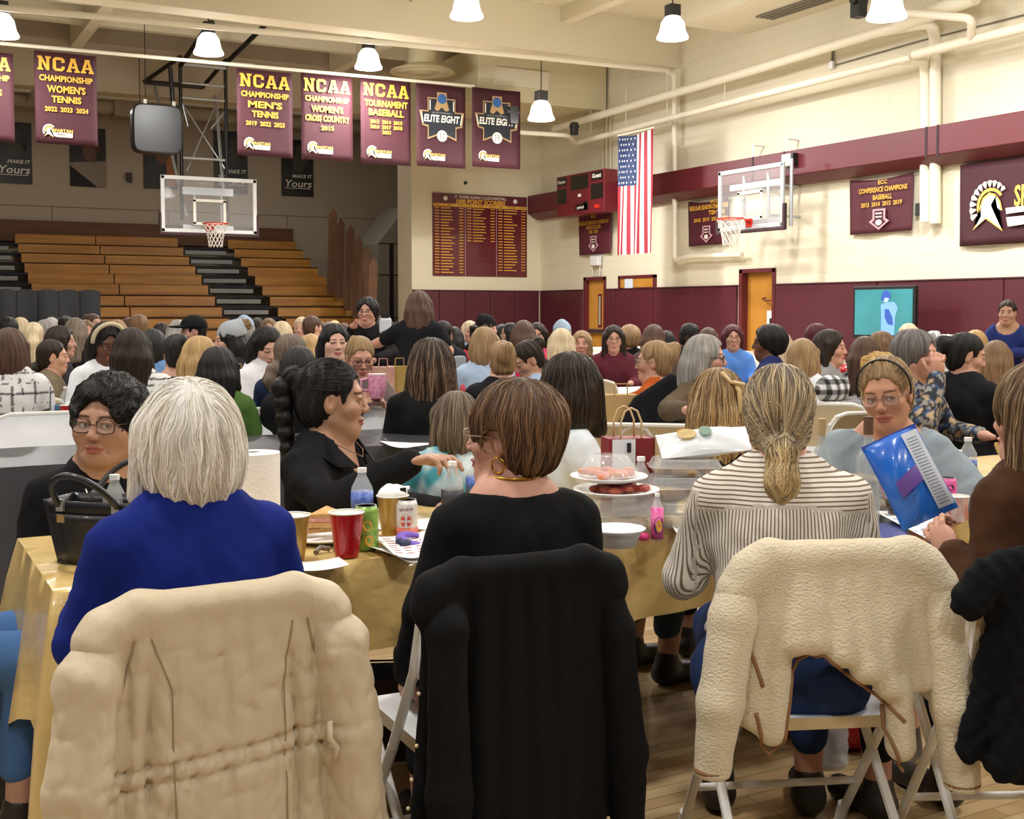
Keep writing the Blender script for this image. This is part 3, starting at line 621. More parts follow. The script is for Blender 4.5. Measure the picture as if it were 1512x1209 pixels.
# ------------------------------------------------------------------ television
XT = 12.9; a = onX(1260, 424, XT); b = onX(1352, 420, XT); zb_ = onX(1306, 500, XT).z; W = a.y-b.y; H = onX(1306, 422, XT).z-zb_
o = empty('television', (XT, (a.y+b.y)/2, 0), -PI/2, 'large flat television on a stand showing a baseball player on a teal field', 'television')
MB().box((0, .03, zb_+H/2), (W, .06, H)).build('bezel', BLACK, o, bev=.01)
scr = MB().box((0, -.003, zb_+H/2), (W-.09, .01, H-.1)).build('screen', mat('screen_teal', '2a6a70', .3, noise=(1.5, '357f86'), emit=('5fa7ae', .75)), o)
lb = mat('screen_light_blue', '6f9fe0', .4, emit=('86b2ee', .8)); db = mat('screen_blue', '2f4fa0', .4, emit=('4468bb', .7))
m = MB(); zc = zb_+H*.5
m.prism([(-.02*W, zc-.43*H), (.19*W, zc-.43*H), (.2*W, zc-.1*H), (.24*W, zc+.08*H), (.19*W, zc+.19*H), (.06*W, zc+.2*H), (-.03*W, zc+.14*H), (-.02*W, zc+.02*H)], -.014, -.01); m.build('player_body', lb, scr)
m = MB(); m.prism([(-.03*W, zc+.24*H), (.0*W, zc+.38*H), (.06*W, zc+.42*H), (.12*W, zc+.36*H), (.13*W, zc+.27*H), (.05*W, zc+.24*H)], -.018, -.012); m.prism([(.04*W, zc+.06*H), (.1*W, zc+.06*H), (.16*W, zc-.1*H), (.17*W, zc-.24*H), (.09*W, zc-.22*H), (.04*W, zc-.1*H)], -.018, -.012); m.build('player_cap', db, scr)
m = MB(); m.prism([(.02*W, zc+.2*H), (.08*W, zc+.19*H), (.11*W, zc+.26*H), (.04*W, zc+.28*H)], -.02, -.013); m.build('player_face', mat('screen_face', '9ab0cc', .4, emit=('aebfd8', .8)), scr)
MB().box((0, .05, zb_/2), (.12, .06, zb_)).box((0, .05, .03), (1.0, .6, .04)).build('stand', BLACK, o)
# ------------------------------------------------------------------ pipes
def pipe(pts, r, lab, m=WHITEP, name='pipe', n=12):
    """rounded polyline"""
    P_ = [Vector(p) for p in pts]; out = [P_[0]]
    for i in range(1, len(P_)-1):
        a_, b_, c_ = P_[i-1], P_[i], P_[i+1]; k = min(2.2*r, (b_-a_).length*.45, (c_-b_).length*.45)
        u = (a_-b_).normalized()*k; v = (c_-b_).normalized()*k
        for t in (0, .25, .5, .75, 1): out.append((b_+u)*(1-t)**2+b_*2*t*(1-t)+(b_+v)*t*t)
    out.append(P_[-1])
    return MB().tube(out, r, n).build(name, m, None, smooth='auto', label=lab, cat='pipe')
XP = 13.0
p = lambda px, py, X=XP: onX(px, py, X)
hp = onX(820, 188, XP); z1 = onX(1100, 106, XP).z
pipe([p(818, 190), p(1100, 107), p(1330, 37)], .075, 'thick upper insulated pipe running along the right wall')
pipe([p(848, 212), p(1100, 146), p(1345, 85)], .055, 'thinner lower pipe running along the right wall, under the thick one')
a = p(1322, 40); b = onX(1378, 44, XR-.12)
pipe([p(1300, 46), p(1376, 33, 13.1), onX(1381, 60, XR-.12), onX(1381, 330, XR-.12)], .08, 'white vertical pipe pair, right one, dropping from the thick pipe down the right wall')
pipe([p(1330, 88), p(1362, 87, 13.15), onX(1366, 100, XR-.12), onX(1366, 328, XR-.12)], .075, 'white vertical pipe pair, left one, ending in an elbow below the maroon beam')
pipe([p(1325, 38), p(1440, -5)], .11, 'thick pipe segment going out of the top right of the picture')
pipe([p(1350, 81), p(1425, 62), p(1540, 34)], .07, 'lower pipe segment continuing to the right picture edge')
pipe([p(1288, 15, 12.7), p(1435, 27, 12.7), p(1434, 55, 12.95)], .055, 'short horizontal pipe with elbow by the upper right lamp')
pipe([onX(996, 110, XR-.2), onX(996, 385, XR-.14), onX(1015, 379, XR-.14), onX(1096, 376, XR-.14)], .05, 'white vertical pipe beside the flag that turns right under the tennis banner')
pipe([onY(0, 14, YG-.05)+Vector((-1, 0, 0)), onY(600, 66, YG-.05), onY(985, 104, YG-.05), onY(996, 112, YG-.05), onY(996, 170, YG-.05)], .045, 'long conduit pipe along the bottom edge of the big ceiling girder')
pipe([onY(745, 194, 20.2), onY(838, 200, 20.2), p(850, 212), p(870, 206)], .045, 'bright horizontal pipe with elbow in front of the right Elite Eight banner')
pipe([onY(836, 150, YB-.2), onY(836, 190, YB-.2)], .06, 'short vertical pipe under the ceiling duct near the corner')
for i, px in enumerate((872, 924, 985, 1070)):
    pipe([onX(px, 100, XP+.1), onX(px, 196-(px-872)*.24, XP+.1)], .008, ['thinnest hanger rod nearest the corner', 'second hanger rod from the corner', 'hanger rod above the flag', 'hanger rod right of the girder end'][i], name='hanger_rod')
for i, px in enumerate((812, 817, 890, 896, 902)):
    pipe([onX(px, 170, XR-.04) if i > 1 else onY(px-4, 150, YB-.04), onX(px, 250, XR-.04) if i > 1 else onY(px-4, 272, YB-.04)], .018, ['vertical conduit pair at the corner, left one', 'vertical conduit pair at the corner, right one', 'thin conduit above the scoreboard, left of three', 'thin conduit above the scoreboard, middle of three', 'thin conduit above the scoreboard, right of three'][i], DUCTM)
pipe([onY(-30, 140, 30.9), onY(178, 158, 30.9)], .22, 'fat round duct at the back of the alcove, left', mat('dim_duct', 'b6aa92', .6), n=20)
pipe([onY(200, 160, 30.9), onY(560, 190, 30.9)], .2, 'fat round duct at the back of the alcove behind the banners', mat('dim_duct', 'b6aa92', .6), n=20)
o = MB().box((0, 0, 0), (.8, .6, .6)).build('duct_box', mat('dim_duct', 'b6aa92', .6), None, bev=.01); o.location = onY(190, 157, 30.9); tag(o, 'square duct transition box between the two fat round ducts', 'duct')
# air handler box under the ceiling near the corner
a = onY(706, 125, 20.6); b = onY(865, 140, 20.6)
o = MB().bb((a.x, 20.6, onY(780, 152, 20.6).z), (b.x+.5, 22.8, 6.5)).build('air_handler', DUCTM, None, bev=.02); tag(o, 'big painted air duct box below the ceiling beside the Elite Eight banners', 'duct')
a = MB().box((0, 0, 0), (1.2, .05, .35)).build('access_panel', CEIL, o); a.location = ((onY(770, 110, 20.6).x), 20.58, 5.95)
m = MB().prism([(0, 0), (1.0, .35), (1.0, .75), (0, .75)], 0, 1.6); q = m.build('duct_wedge', DUCTM, None); q.location = (min(b.x+.5, 12.45), 20.8, onY(780, 152, 20.6).z+.1); tag(q, 'sloping duct section reaching from the air box to the right wall', 'duct')
p_ = onY(623, 105, 20.9); m = MB(); m.lathe([(.28, .5), (.28, .12), (.6, 0), (.62, -.03), (.5, -.02), (.42, -.06), (.3, -.02), (.2, -.06), (0, -.06)], n=28); o = m.build('ceiling_diffuser', DUCTM, None, smooth='auto'); o.location = p_; tag(o, 'round ceiling air diffuser above the baseball banner', 'air vent')
a = onX(1165, 52, XR-.02); b = onX(1262, 30, XR-.02)
m = MB()
for k in range(4): m.box((-.3-.1*k, 0, .0), (.06, a.y-b.y, .02))
o = m.build('air_grille', mat('grille', '6d6656', .5), None); o.location = (XR-.1, (a.y+b.y)/2, sz-.02); tag(o, 'slotted air grille under the soffit at upper right', 'air vent')
# thin dark cable on the wall
pipe([onX(1230, 97, XR-.03), onX(1360, 60, XR-.03), onX(1512, 22, XR-.03)], .012, 'thin dark cable running up the right wall', mat('cable_grey', '6b675d', .6), 'cable')
pipe([onX(1231, 60, XR-.03), onX(1229, 92, XR-.03)], .02, 'short dark drop cable ending in a small white box', mat('cable_grey', '6b675d', .6), 'cable')
p_ = onX(1228, 96, XR-.05); o = MB().box((0, 0, 0), (.06, .09, .12)).build('junction_box', FRW, None, bev=.01); o.location = p_; tag(o, 'small white junction box high on the right wall', 'box')
p_ = onX(1357, 309, XR-.05); o = MB().box((0, 0, 0), (.06, .1, .18)).build('wall_sensor', BLACK, None, bev=.01); o.location = p_; tag(o, 'small black box between the baseball banner and the white pipes', 'box')
p_ = onX(880, 385, XR-.08); o = MB().box((0, 0, 0), (.12, .28, .2)).build('emergency_light', FRW, None, bev=.01); o.location = p_; tag(o, 'small white emergency light below the soccer banner', 'light')
m = MB()
for s_ in (-1, 1):
    for z in (.12, -.1, -.25): m.cyl((-.0, s_*.2, z), (-.0, -s_*.2, z), .008)
    m.cyl((0, s_*.2, .12), (0, s_*.12, -.3), .008)
m.build('wire_guard', FRW, o)
p_ = onY(687, 270, YB); o = MB().lathe([(0, 0), (.04, 0), (.03, .05), (0, .06)], rot=Matrix.Rotation(PI/2, 3, 'X')).build('wall_stud', BLACK, None); o.location = p_; tag(o, 'tiny black stud on the end wall above the name board', 'stud')
# projector-like black fixtures near pipes
for (px, py, D, s_, lab) in ((1268, 8, 16, .2, 'black spotlight clamp at the upper right pipes'), (757, 170, 21.5, .2, 'black clamp fixture in front of the right Elite Eight banner'), (848, 190, 23, .15, 'small black camera on the pipe end near the corner')):
    o = MB().box((0, 0, 0), (s_*.8, s_*.8, s_*1.6)).cyl((-s_*.6, 0, s_*.3), (s_*.6, 0, s_*.3), s_*.3).build('clamp_fixture', BLACK, None, bev=.01); o.location = onD(px, py, D); tag(o, lab, 'fixture')
# ------------------------------------------------------------------ high-bay lamps in the picture
LENS = mat('lamp_refractor', 'ffffff', .3, emit=('fff9f0', 6.0)); HOUS = mat('lamp_housing', '2b2b2c', .5)
lamps = [(689, 26, 17.0, 'high bay lamp at top centre, cut by the upper picture edge'), (993, 57, 18.0, 'high bay lamp with dark housing right of the girder end'), (799, 177, 21.0, 'high bay lamp over the corner, under the air duct box'), (308, 80, 19.2, 'high bay lamp inside the black hoop frame'), (544, 101, 20.6, 'high bay lamp left of the round air diffuser'), (3, 54, 17.5, 'high bay lamp at the left picture edge'), (1309, 27, 14.5, 'high bay lamp at the top right among the pipes')]
lp = None
for (px, py, D, lab) in lamps:
    p_ = onD(px, py, D)
    if lp is None:
        lp = empty('high_bay_lamp', p_, 0, lab, 'lamp', 'high bay lamps')
        q = MB(); q.lathe([(.235, 0), (.24, .02), (.2, .1), (.17, .24), (.11, .32), (.08, .33)], n=28); q.lathe([(0, .03), (.23, .005)], n=28); q.build('lamp_shade', LENS, lp, smooth='auto')
        MB().bb((-.09, -.09, .33), (.09, .09, .5)).build('ballast_housing', HOUS, lp, bev=.01); MB().cyl((0, 0, .5), (0, 0, 1.05), .01).build('hook', HOUS, lp)
    else:
        q = copy_tree(lp); q.location = p_; tag(q, lab)
    lamp_or_fill_light(p_.x, p_.y, p_.z-.03, 420 if p_.x > 5 else 300, .22)
# ================================================================== people: smooth distance-field bodies
BIG = 9.0
def axis(lo, hi, h, bands=()):
    out = [lo]; x = lo
    while x < hi:
        st = h
        for (a, b, f) in bands:
            if a-h <= x < b: st = min(st, f)
        x += st; out.append(x)
    return np.array(out, np.float32)
class Field:
    def __init__(s, xs, ys, zs):
        s.x, s.y, s.z = xs, ys, zs; s.F = np.full((len(xs), len(ys), len(zs)), BIG, np.float32)
    def _sl(s, c, R):
        r = []
        for ax, v in zip((s.x, s.y, s.z), c):
            i0 = max(0, int(np.searchsorted(ax, v-R))-1); i1 = min(len(ax), int(np.searchsorted(ax, v+R))+2); r.append(slice(i0, i1))
        return tuple(r)
    def _P(s, sl): return s.x[sl[0]][:, None, None], s.y[sl[1]][None, :, None], s.z[sl[2]][None, None, :]
    def _mix(s, sl, d, k, sub):
        A = s.F[sl]
        if A.size == 0: return
        if sub:
            d = -d; h = np.maximum(k-np.abs(A-d), 0)/max(k, 1e-6); s.F[sl] = np.maximum(A, d)+h*h*k*.25
        else:
            h = np.maximum(k-np.abs(A-d), 0)/max(k, 1e-6); s.F[sl] = np.minimum(A, d)-h*h*k*.25
    def rc(s, a, b, ra, rb=None, k=.03, sub=False):
        rb = ra if rb is None else rb; a = np.array(a, np.float32); b = np.array(b, np.float32)
        c = (a+b)/2; sl = s._sl3(np.minimum(a, b)-max(ra, rb)-k-.03, np.maximum(a, b)+max(ra, rb)+k+.03)
        X, Y, Z = s._P(sl); ab = b-a; L2 = float(ab@ab)+1e-9
        t = np.clip(((X-a[0])*ab[0]+(Y-a[1])*ab[1]+(Z-a[2])*ab[2])/L2, 0, 1)
        d = np.sqrt((X-a[0]-t*ab[0])**2+(Y-a[1]-t*ab[1])**2+(Z-a[2]-t*ab[2])**2)-(ra+(rb-ra)*t)
        s._mix(sl, d, k, sub)
    def _sl3(s, lo, hi):
        r = []
        for ax, a, b in zip((s.x, s.y, s.z), lo, hi):
            r.append(slice(max(0, int(np.searchsorted(ax, a))-1), min(len(ax), int(np.searchsorted(ax, b))+2)))
        return tuple(r)
    def ell(s, c, r, k=.03, R=None, sub=False):
        m = max(r)+k+.03; c = np.array(c, np.float32); sl = s._sl3(c-m, c+m); X, Y, Z = s._P(sl); X = X-c[0]; Y = Y-c[1]; Z = Z-c[2]
        if R is not None:
            R = np.array(R, np.float32); X, Y, Z = (R[0][0]*X+R[1][0]*Y+R[2][0]*Z, R[0][1]*X+R[1][1]*Y+R[2][1]*Z, R[0][2]*X+R[1][2]*Y+R[2][2]*Z)
        k0 = np.sqrt((X/r[0])**2+(Y/r[1])**2+(Z/r[2])**2); k1 = np.sqrt((X/r[0]**2)**2+(Y/r[1]**2)**2+(Z/r[2]**2)**2)+1e-6
        s._mix(sl, k0*(k0-1)/k1, k, sub)
    def plane(s, n, d0, k=.01):
        """cut away where n.p > d0"""
        X, Y, Z = s._P((slice(None),)*3); s._mix((slice(None),)*3, -(X*n[0]+Y*n[1]+Z*n[2]-d0), k, True)
    def disp(s, fn): 
        X, Y, Z = s._P((slice(None),)*3); s.F += fn(X, Y, Z)
    def mesh(s):
        F = s.F; nx, ny, nz = F.shape; g = F < 0
        cor = [(i, j, k) for i in (0, 1) for j in (0, 1) for k in (0, 1)]
        cnt = np.zeros((nx-1, ny-1, nz-1), np.int8)
        for (i, j, k) in cor: cnt += g[i:nx-1+i, j:ny-1+j, k:nz-1+k]
        act = np.argwhere((cnt > 0) & (cnt < 8)); n = len(act)
        if n == 0: return np.zeros((0, 3)), np.zeros((0, 4), int)
        idx = np.full((nx-1, ny-1, nz-1), -1, np.int32); idx[tuple(act.T)] = np.arange(n)
        acc = np.zeros((n, 3)); w = np.zeros(n)
        AX = (s.x, s.y, s.z)
        for ca in cor:
            for ax in range(3):
                if ca[ax]: continue
                cb = list(ca); cb[ax] = 1
                A = act+ca; B = act+cb; fa = F[tuple(A.T)]; fb = F[tuple(B.T)]; m = (fa < 0) != (fb < 0)
                t = np.where(m, fa/(fa-fb+1e-12), 0)
                P = np.stack([AX[q][A[:, q]] for q in range(3)], 1).astype(float)
                P[:, ax] += t*(AX[ax][B[:, ax]]-AX[ax][A[:, ax]])
                acc[m] += P[m]; w[m] += 1
        V_ = acc/w[:, None]; Q = []
        for ax in range(3):
            sa = [slice(0, None)]*3; sb = [slice(0, None)]*3; sa[ax] = slice(0, -1); sb[ax] = slice(1, None)
            ga, gb = g[tuple(sa)], g[tuple(sb)]; o1, o2 = [q for q in range(3) if q != ax]
            e = np.argwhere(ga != gb); e = e[(e[:, o1] > 0) & (e[:, o2] > 0) & (e[:, o1] < F.shape[o1]-1) & (e[:, o2] < F.shape[o2]-1)]
            if not len(e): continue
            def at(d1, d2): q = e.copy(); q[:, o1] -= d1; q[:, o2] -= d2; return idx[tuple(q.T)]
            f = np.stack([at(1, 1), at(0, 1), at(0, 0), at(1, 0)], 1); fl = ga[tuple(e.T)]
            if ax == 1: fl = ~fl
            f[~fl] = f[~fl][:, ::-1]; Q.append(f)
        return V_, np.concatenate(Q)
    def samp(s, P):
        ii = []; tt = []
        for q, ax in enumerate((s.x, s.y, s.z)):
            i = np.clip(np.searchsorted(ax, P[:, q])-1, 0, len(ax)-2); ii.append(i); tt.append(np.clip((P[:, q]-ax[i])/(ax[i+1]-ax[i]), 0, 1))
        r = 0
        for a in (0, 1):
            for b in (0, 1):
                for c in (0, 1):
                    r = r+s.F[ii[0]+a, ii[1]+b, ii[2]+c]*(tt[0] if a else 1-tt[0])*(tt[1] if b else 1-tt[1])*(tt[2] if c else 1-tt[2])
        return r
def np_mesh(name, V_, Q, colors=None):
    me = bpy.data.meshes.new(name); me.vertices.add(len(V_)); me.vertices.foreach_set('co', np.asarray(V_, np.float32).ravel())
    k = Q.shape[1]; me.loops.add(Q.size); me.loops.foreach_set('vertex_index', Q.astype(np.int32).ravel())
    me.polygons.add(len(Q)); me.polygons.foreach_set('loop_start', np.arange(0, Q.size, k, dtype=np.int32))
    me.polygons.foreach_set('use_smooth', np.ones(len(Q), bool)); me.update(calc_edges=True)
    if colors is not None:
        a = me.attributes.new('Col', 'FLOAT_COLOR', 'POINT'); c = np.ones((len(V_), 4), np.float32); c[:, :3] = colors; a.data.foreach_set('color', c.ravel())
    return me
SKIN = attr_mat('skin', .5, sss=0, spec=.35, bump=(180, .12, (1, 1, 1), .002))
CLOTHCOL = attr_mat('patterned_cloth', .85, bump=(140, .25, (1, 1, 1), .002))
def cloth_mat(c, rough=.85, ribs=False):
    return mat('cloth_'+c+('r' if rough < .6 else ''), c, rough, bump=(120, .25, (1, 1, 1), .002), spec=.18)
STRAND = attr_mat('hair_strands', .42, spec=.35)
def hair_mat(c1, c2):
    nm = 'hair_'+c1+c2
    if nm in _M: return _M[nm]
    m = mat(nm, c1, .48, spec=.3); nt = m.node_tree; N = nt.nodes; L = nt.links; b = N['Principled BSDF']
    tc = N.new('ShaderNodeTexCoord'); sp = N.new('ShaderNodeSeparateXYZ'); L.new(tc.outputs['Object'], sp.inputs[0])
    ad = N.new('ShaderNodeMath'); ad.operation = 'ADD'; ad.inputs[1].default_value = .02; L.new(sp.outputs[1], ad.inputs[0])
    at = N.new('ShaderNodeMath'); at.operation = 'ARCTAN2'; L.new(sp.outputs[0], at.inputs[0]); L.new(ad.outputs[0], at.inputs[1])
    cb = N.new('ShaderNodeCombineXYZ'); L.new(at.outputs[0], cb.inputs[0]); L.new(sp.outputs[2], cb.inputs[1])
    def nz(sx, sz, det):
        mp = N.new('ShaderNodeMapping'); mp.inputs['Scale'].default_value = (sx, sz, 1); L.new(cb.outputs[0], mp.inputs[0]); n = N.new('ShaderNodeTexNoise'); n.inputs['Scale'].default_value = 1; n.inputs['Detail'].default_value = det; L.new(mp.outputs[0], n.inputs[0]); return n
    n1 = nz(14, 6, 3); n2 = nz(70, 10, 2); n1.inputs['Distortion'].default_value = .4
    mx = N.new('ShaderNodeMath'); mx.operation = 'MULTIPLY_ADD'; mx.inputs[1].default_value = .5; L.new(n2.outputs[0], mx.inputs[0])
    h2 = N.new('ShaderNodeMath'); h2.operation = 'MULTIPLY'; h2.inputs[1].default_value = .5; L.new(n1.outputs[0], h2.inputs[0]); L.new(h2.outputs[0], mx.inputs[2])
    r = N.new('ShaderNodeValToRGB'); r.color_ramp.elements[0].position = .38; r.color_ramp.elements[1].position = .62
    r.color_ramp.elements[0].color = (*lin(c1), 1); r.color_ramp.elements[1].color = (*lin(c2), 1); L.new(mx.outputs[0], r.inputs[0]); L.new(r.outputs[0], b.inputs['Base Color'])
    bp = N.new('ShaderNodeBump'); bp.inputs['Strength'].default_value = .7; bp.inputs['Distance'].default_value = .006; L.new(mx.outputs[0], bp.inputs['Height']); L.new(bp.outputs[0], b.inputs['Normal'])
    return m
HC = {'black': ('070607', '181412'), 'darkbrown': ('130c08', '2e1f16'), 'brown': ('33231a', '64493a'), 'ltbrown': ('54402e', '8c6f52'), 'ashbrown': ('4a4038', '857565'), 'blonde': ('8b6c42', 'd2b07a'), 'dkblonde': ('665036', 'b3936a'),
      'pale': ('a8926f', 'e2d2b2'), 'gray': ('6e6a66', 'aeaaa4'), 'dkgray': ('3c3a3a', '807c7a'), 'white': ('c9c5bd', 'f2f0ec'), 'red': ('35141a', '5e2430'), 'charcoal': ('121112', '2b2827')}
SK = {'light': 'c39680', 'pink': 'c4937f', 'tan': 'b38a72', 'brown': '5e3c2b', 'dark': '3a251c', 'pale': 'd3a896'}
def noise3(X, Y, Z, f, seed=0):
    s1, s2, s3 = 1.3+seed, 2.1+seed*1.7, .7+seed*2.3
    return (np.sin(X*f+s1+1.7*np.sin(Z*f*.61+s2))*np.sin(Y*f*.83+s2+1.3*np.sin(X*f*.7))+np.sin(Z*f*.9+s3+np.sin(Y*f*.5+s1))*.7)*.5
def head_prims(f, hc, R, detail, age=0, mouth=0.0, chub=0.0, open_=.5):
    M = lambda p: tuple(np.array(hc)+np.array(R@Vector(p)))
    E = lambda c, r, k=.02, sub=False: f.ell(M(c), r, k, R, sub)
    C_ = lambda a, b, ra, rb, k=.015, sub=False: f.rc(M(a), M(b), ra, rb, k, sub)
    E((0, -.012, .03), (.075, .093, .088), .0)
    E((0, .022, -.03), (.058+chub*.012, .066, .083), .03)
    E((0, .052, -.09), (.03+chub*.015, .03, .026), .03)
    for s in (-1, 1):
        C_((s*.05, .0, -.055), (s*.018, .055, -.092), .02+chub*.008, .018, .03)
        E((s*.042, .052, -.024), (.024+chub*.006, .024, .022+chub*.006), .03)
        E((s*.073, -.008, -.004), (.008, .018, .031), .008); E((s*.082, -.004, .0), (.006, .009, .016), .004, True)
    if detail:
        C_((-.035, .074, .027), (.035, .074, .027), .011, .011, .02)
        C_((0, .084, .014), (0, .101, -.026), .007, .0115, .012)
        for s in (-1, 1):
            E((s*.011, .094, -.031), (.0075, .01, .0075), .006)
            E((s*.031, .092, .003), (.017, .014, .013), .012, True)
            E((s*.031, .0725, .002), (.0158, .0158, .0148), .004)
            E((s*.031, .09, .0005), (.0145, .012, .0058*open_*2), .002, True)
            E((s*.031, .082, .012), (.02, .008, .0045), .008)
        E((0, .086, -.058), (.024, .012, .0065), .006); E((0, .083, -.070), (.02, .012, .0075), .006)
        C_((-.026, .088, -.0635-mouth*.006), (0, .0965, -.0635+mouth*.002), .0022, .0022, .003, True); C_((.026, .088, -.0635-mouth*.006), (0, .0965, -.0635+mouth*.002), .0022, .0022, .003, True)
        if age:
            for s in (-1, 1): C_((s*.017, .093, -.038), (s*.036, .076, -.075), .002, .002, .005, True)
    else:
        C_((0, .082, .012), (0, .098, -.026), .008, .012, .012)
        for s in (-1, 1): E((s*.031, .094, .002), (.018, .014, .012), .01, True)
        E((0, .084, -.064), (.022, .012, .012), .008)
def head_color(V_, hc, R, skin, brow, lip, detail, gaze=0, lidlook=None):
    q = (V_-np.array(hc))@np.array([[R[i][j] for j in range(3)] for i in range(3)])
    col = np.tile(np.array(lin(skin)), (len(V_), 1)); x, y, z = q[:, 0], q[:, 1], q[:, 2]; ax = np.abs(x)
    fr = (y > .05) & (z > -.12) & (z < .1)
    def bl(m, c, a): col[m] = col[m]*(1-a[m][:, None] if hasattr(a, '__len__') else 1-a)+np.array(lin(c))*(a[m][:, None] if hasattr(a, '__len__') else a)
    ch = np.exp(-(((ax-.045)/.02)**2+((z+.03)/.02)**2)); bl(fr, 'b5705f', ch*.16)
    ns = np.exp(-((x/.013)**2+((z+.027)/.012)**2)); bl(fr, 'b5705f', ns*.12)
    m = fr & (ax < .027) & (np.abs(z+.064) < .0115*np.sqrt(np.clip(1-(ax/.027)**2, 0, 1))); bl(m, lip, .75)
    m = fr & (ax > .013) & (ax < .05) & (np.abs(z-(.026-8*(ax-.034)**2)) < (.0035 if detail else .006)); bl(m, brow, .75)
    if not detail:
        m = fr & (((ax-.031)/.014)**2+((z-.003)/.007)**2 < 1); bl(m, '2a1c18', .8)
    else:
        m = fr & (((ax-.031)/.0165)**2+((z-.0015)/.0085)**2 < 1); bl(m, '3a2420', .5)
    return col
def hand_prims(f, w, d, n, side, curl=.5, s=1.0, spread=1.0, k=.006):
    """w wrist, d direction, n palm normal (palm side), side=+1 thumb on +side"""
    w = Vector(w); d = Vector(d).normalized(); n = Vector(n); n = (n-d*n.dot(d)).normalized(); t = d.cross(n)*side
    c = w+d*.05*s; Rm = Matrix((t, d, n)).transposed()
    f.ell(c, (.038*s, .048*s, .015*s), .012, Rm)
    for i, (L_, cu) in enumerate(((.036, .8), (.040, 1.0), (.037, 1.1), (.030, 1.3))):
        p = w+d*.088*s+t*(.027-.018*i)*s*spread; a = curl*.5*cu; dirv = (d+t*(.12-.08*i)*spread).normalized()
        r = .0085*s
        for j in range(3):
            q = p+(dirv*math.cos(a)+n*math.sin(a))*L_*s*(1, .75, .6)[j]; f.rc(p, q, r, r*.92, k); p = q; r *= .92; a += curl*.8*cu
    p = w+d*.025*s+t*.024*s; dv = (d*.75+t*.75+n*.35).normalized()
    for j, L_ in enumerate((.038, .03, .024)):
        q = p+dv*L_*s; f.rc(p, q, .011*s*(1-.1*j), .0095*s*(1-.1*j), .008); p = q; dv = (dv+d*.35).normalized()
def strands(f, starts, flow, n, r, cols, steps=26, step=.011, seed=1, off=.0015, wav=.0):
    rg = np.random.RandomState(seed); P = starts.copy(); N_ = len(P); paths = []; e = .004
    ph = rg.rand(N_)*6.28
    for it in range(steps):
        g = np.stack([f.samp(P+np.eye(3)[q]*e)-f.samp(P-np.eye(3)[q]*e) for q in range(3)], 1)/(2*e); gl = np.linalg.norm(g, axis=1, keepdims=True)+1e-6; g = g/gl
        d = f.samp(P); P = P-g*np.clip(d-off, -.01, .01)[:, None]; paths.append(P.copy())
        v = flow(P, it/steps, rg); v = v-g*(v*g).sum(1, keepdims=True); v /= np.linalg.norm(v, axis=1, keepdims=True)+1e-6
        if wav: v += np.cross(v, g)*(np.sin(ph+it*.6)*wav)[:, None]
        P = P+v*step
    A = np.stack(paths, 1); T_ = np.gradient(A, axis=1); T_ /= np.linalg.norm(T_, axis=2, keepdims=True)+1e-9
    U = np.cross(T_, np.array([.3, .5, .8])); U /= np.linalg.norm(U, axis=2, keepdims=True)+1e-9; W_ = np.cross(T_, U)
    rad = r*np.sin(np.linspace(.35, PI-.12, steps))[None, :, None]*(0.6+.8*rg.rand(N_, 1, 1))
    K = 4; ring = [A+rad*(U*math.cos(2*PI*k/K)+W_*math.sin(2*PI*k/K)) for k in range(K)]
    V_ = np.stack(ring, 2).reshape(-1, 3); b = (np.arange(N_)[:, None, None]*steps+np.arange(steps-1)[None, :, None])*K; k0 = np.arange(K)[None, None, :]
    Q = np.stack([b+k0, b+(k0+1) % K, b+K+(k0+1) % K, b+K+k0], 3).reshape(-1, 4)
    c = np.array([lin(x) for x in cols]); ci = c[rg.randint(0, len(c), N_)]; ci = ci*(.85+.3*rg.rand(N_, 1)); C_ = np.repeat(ci, steps*K, axis=0)
    return V_, Q, C_
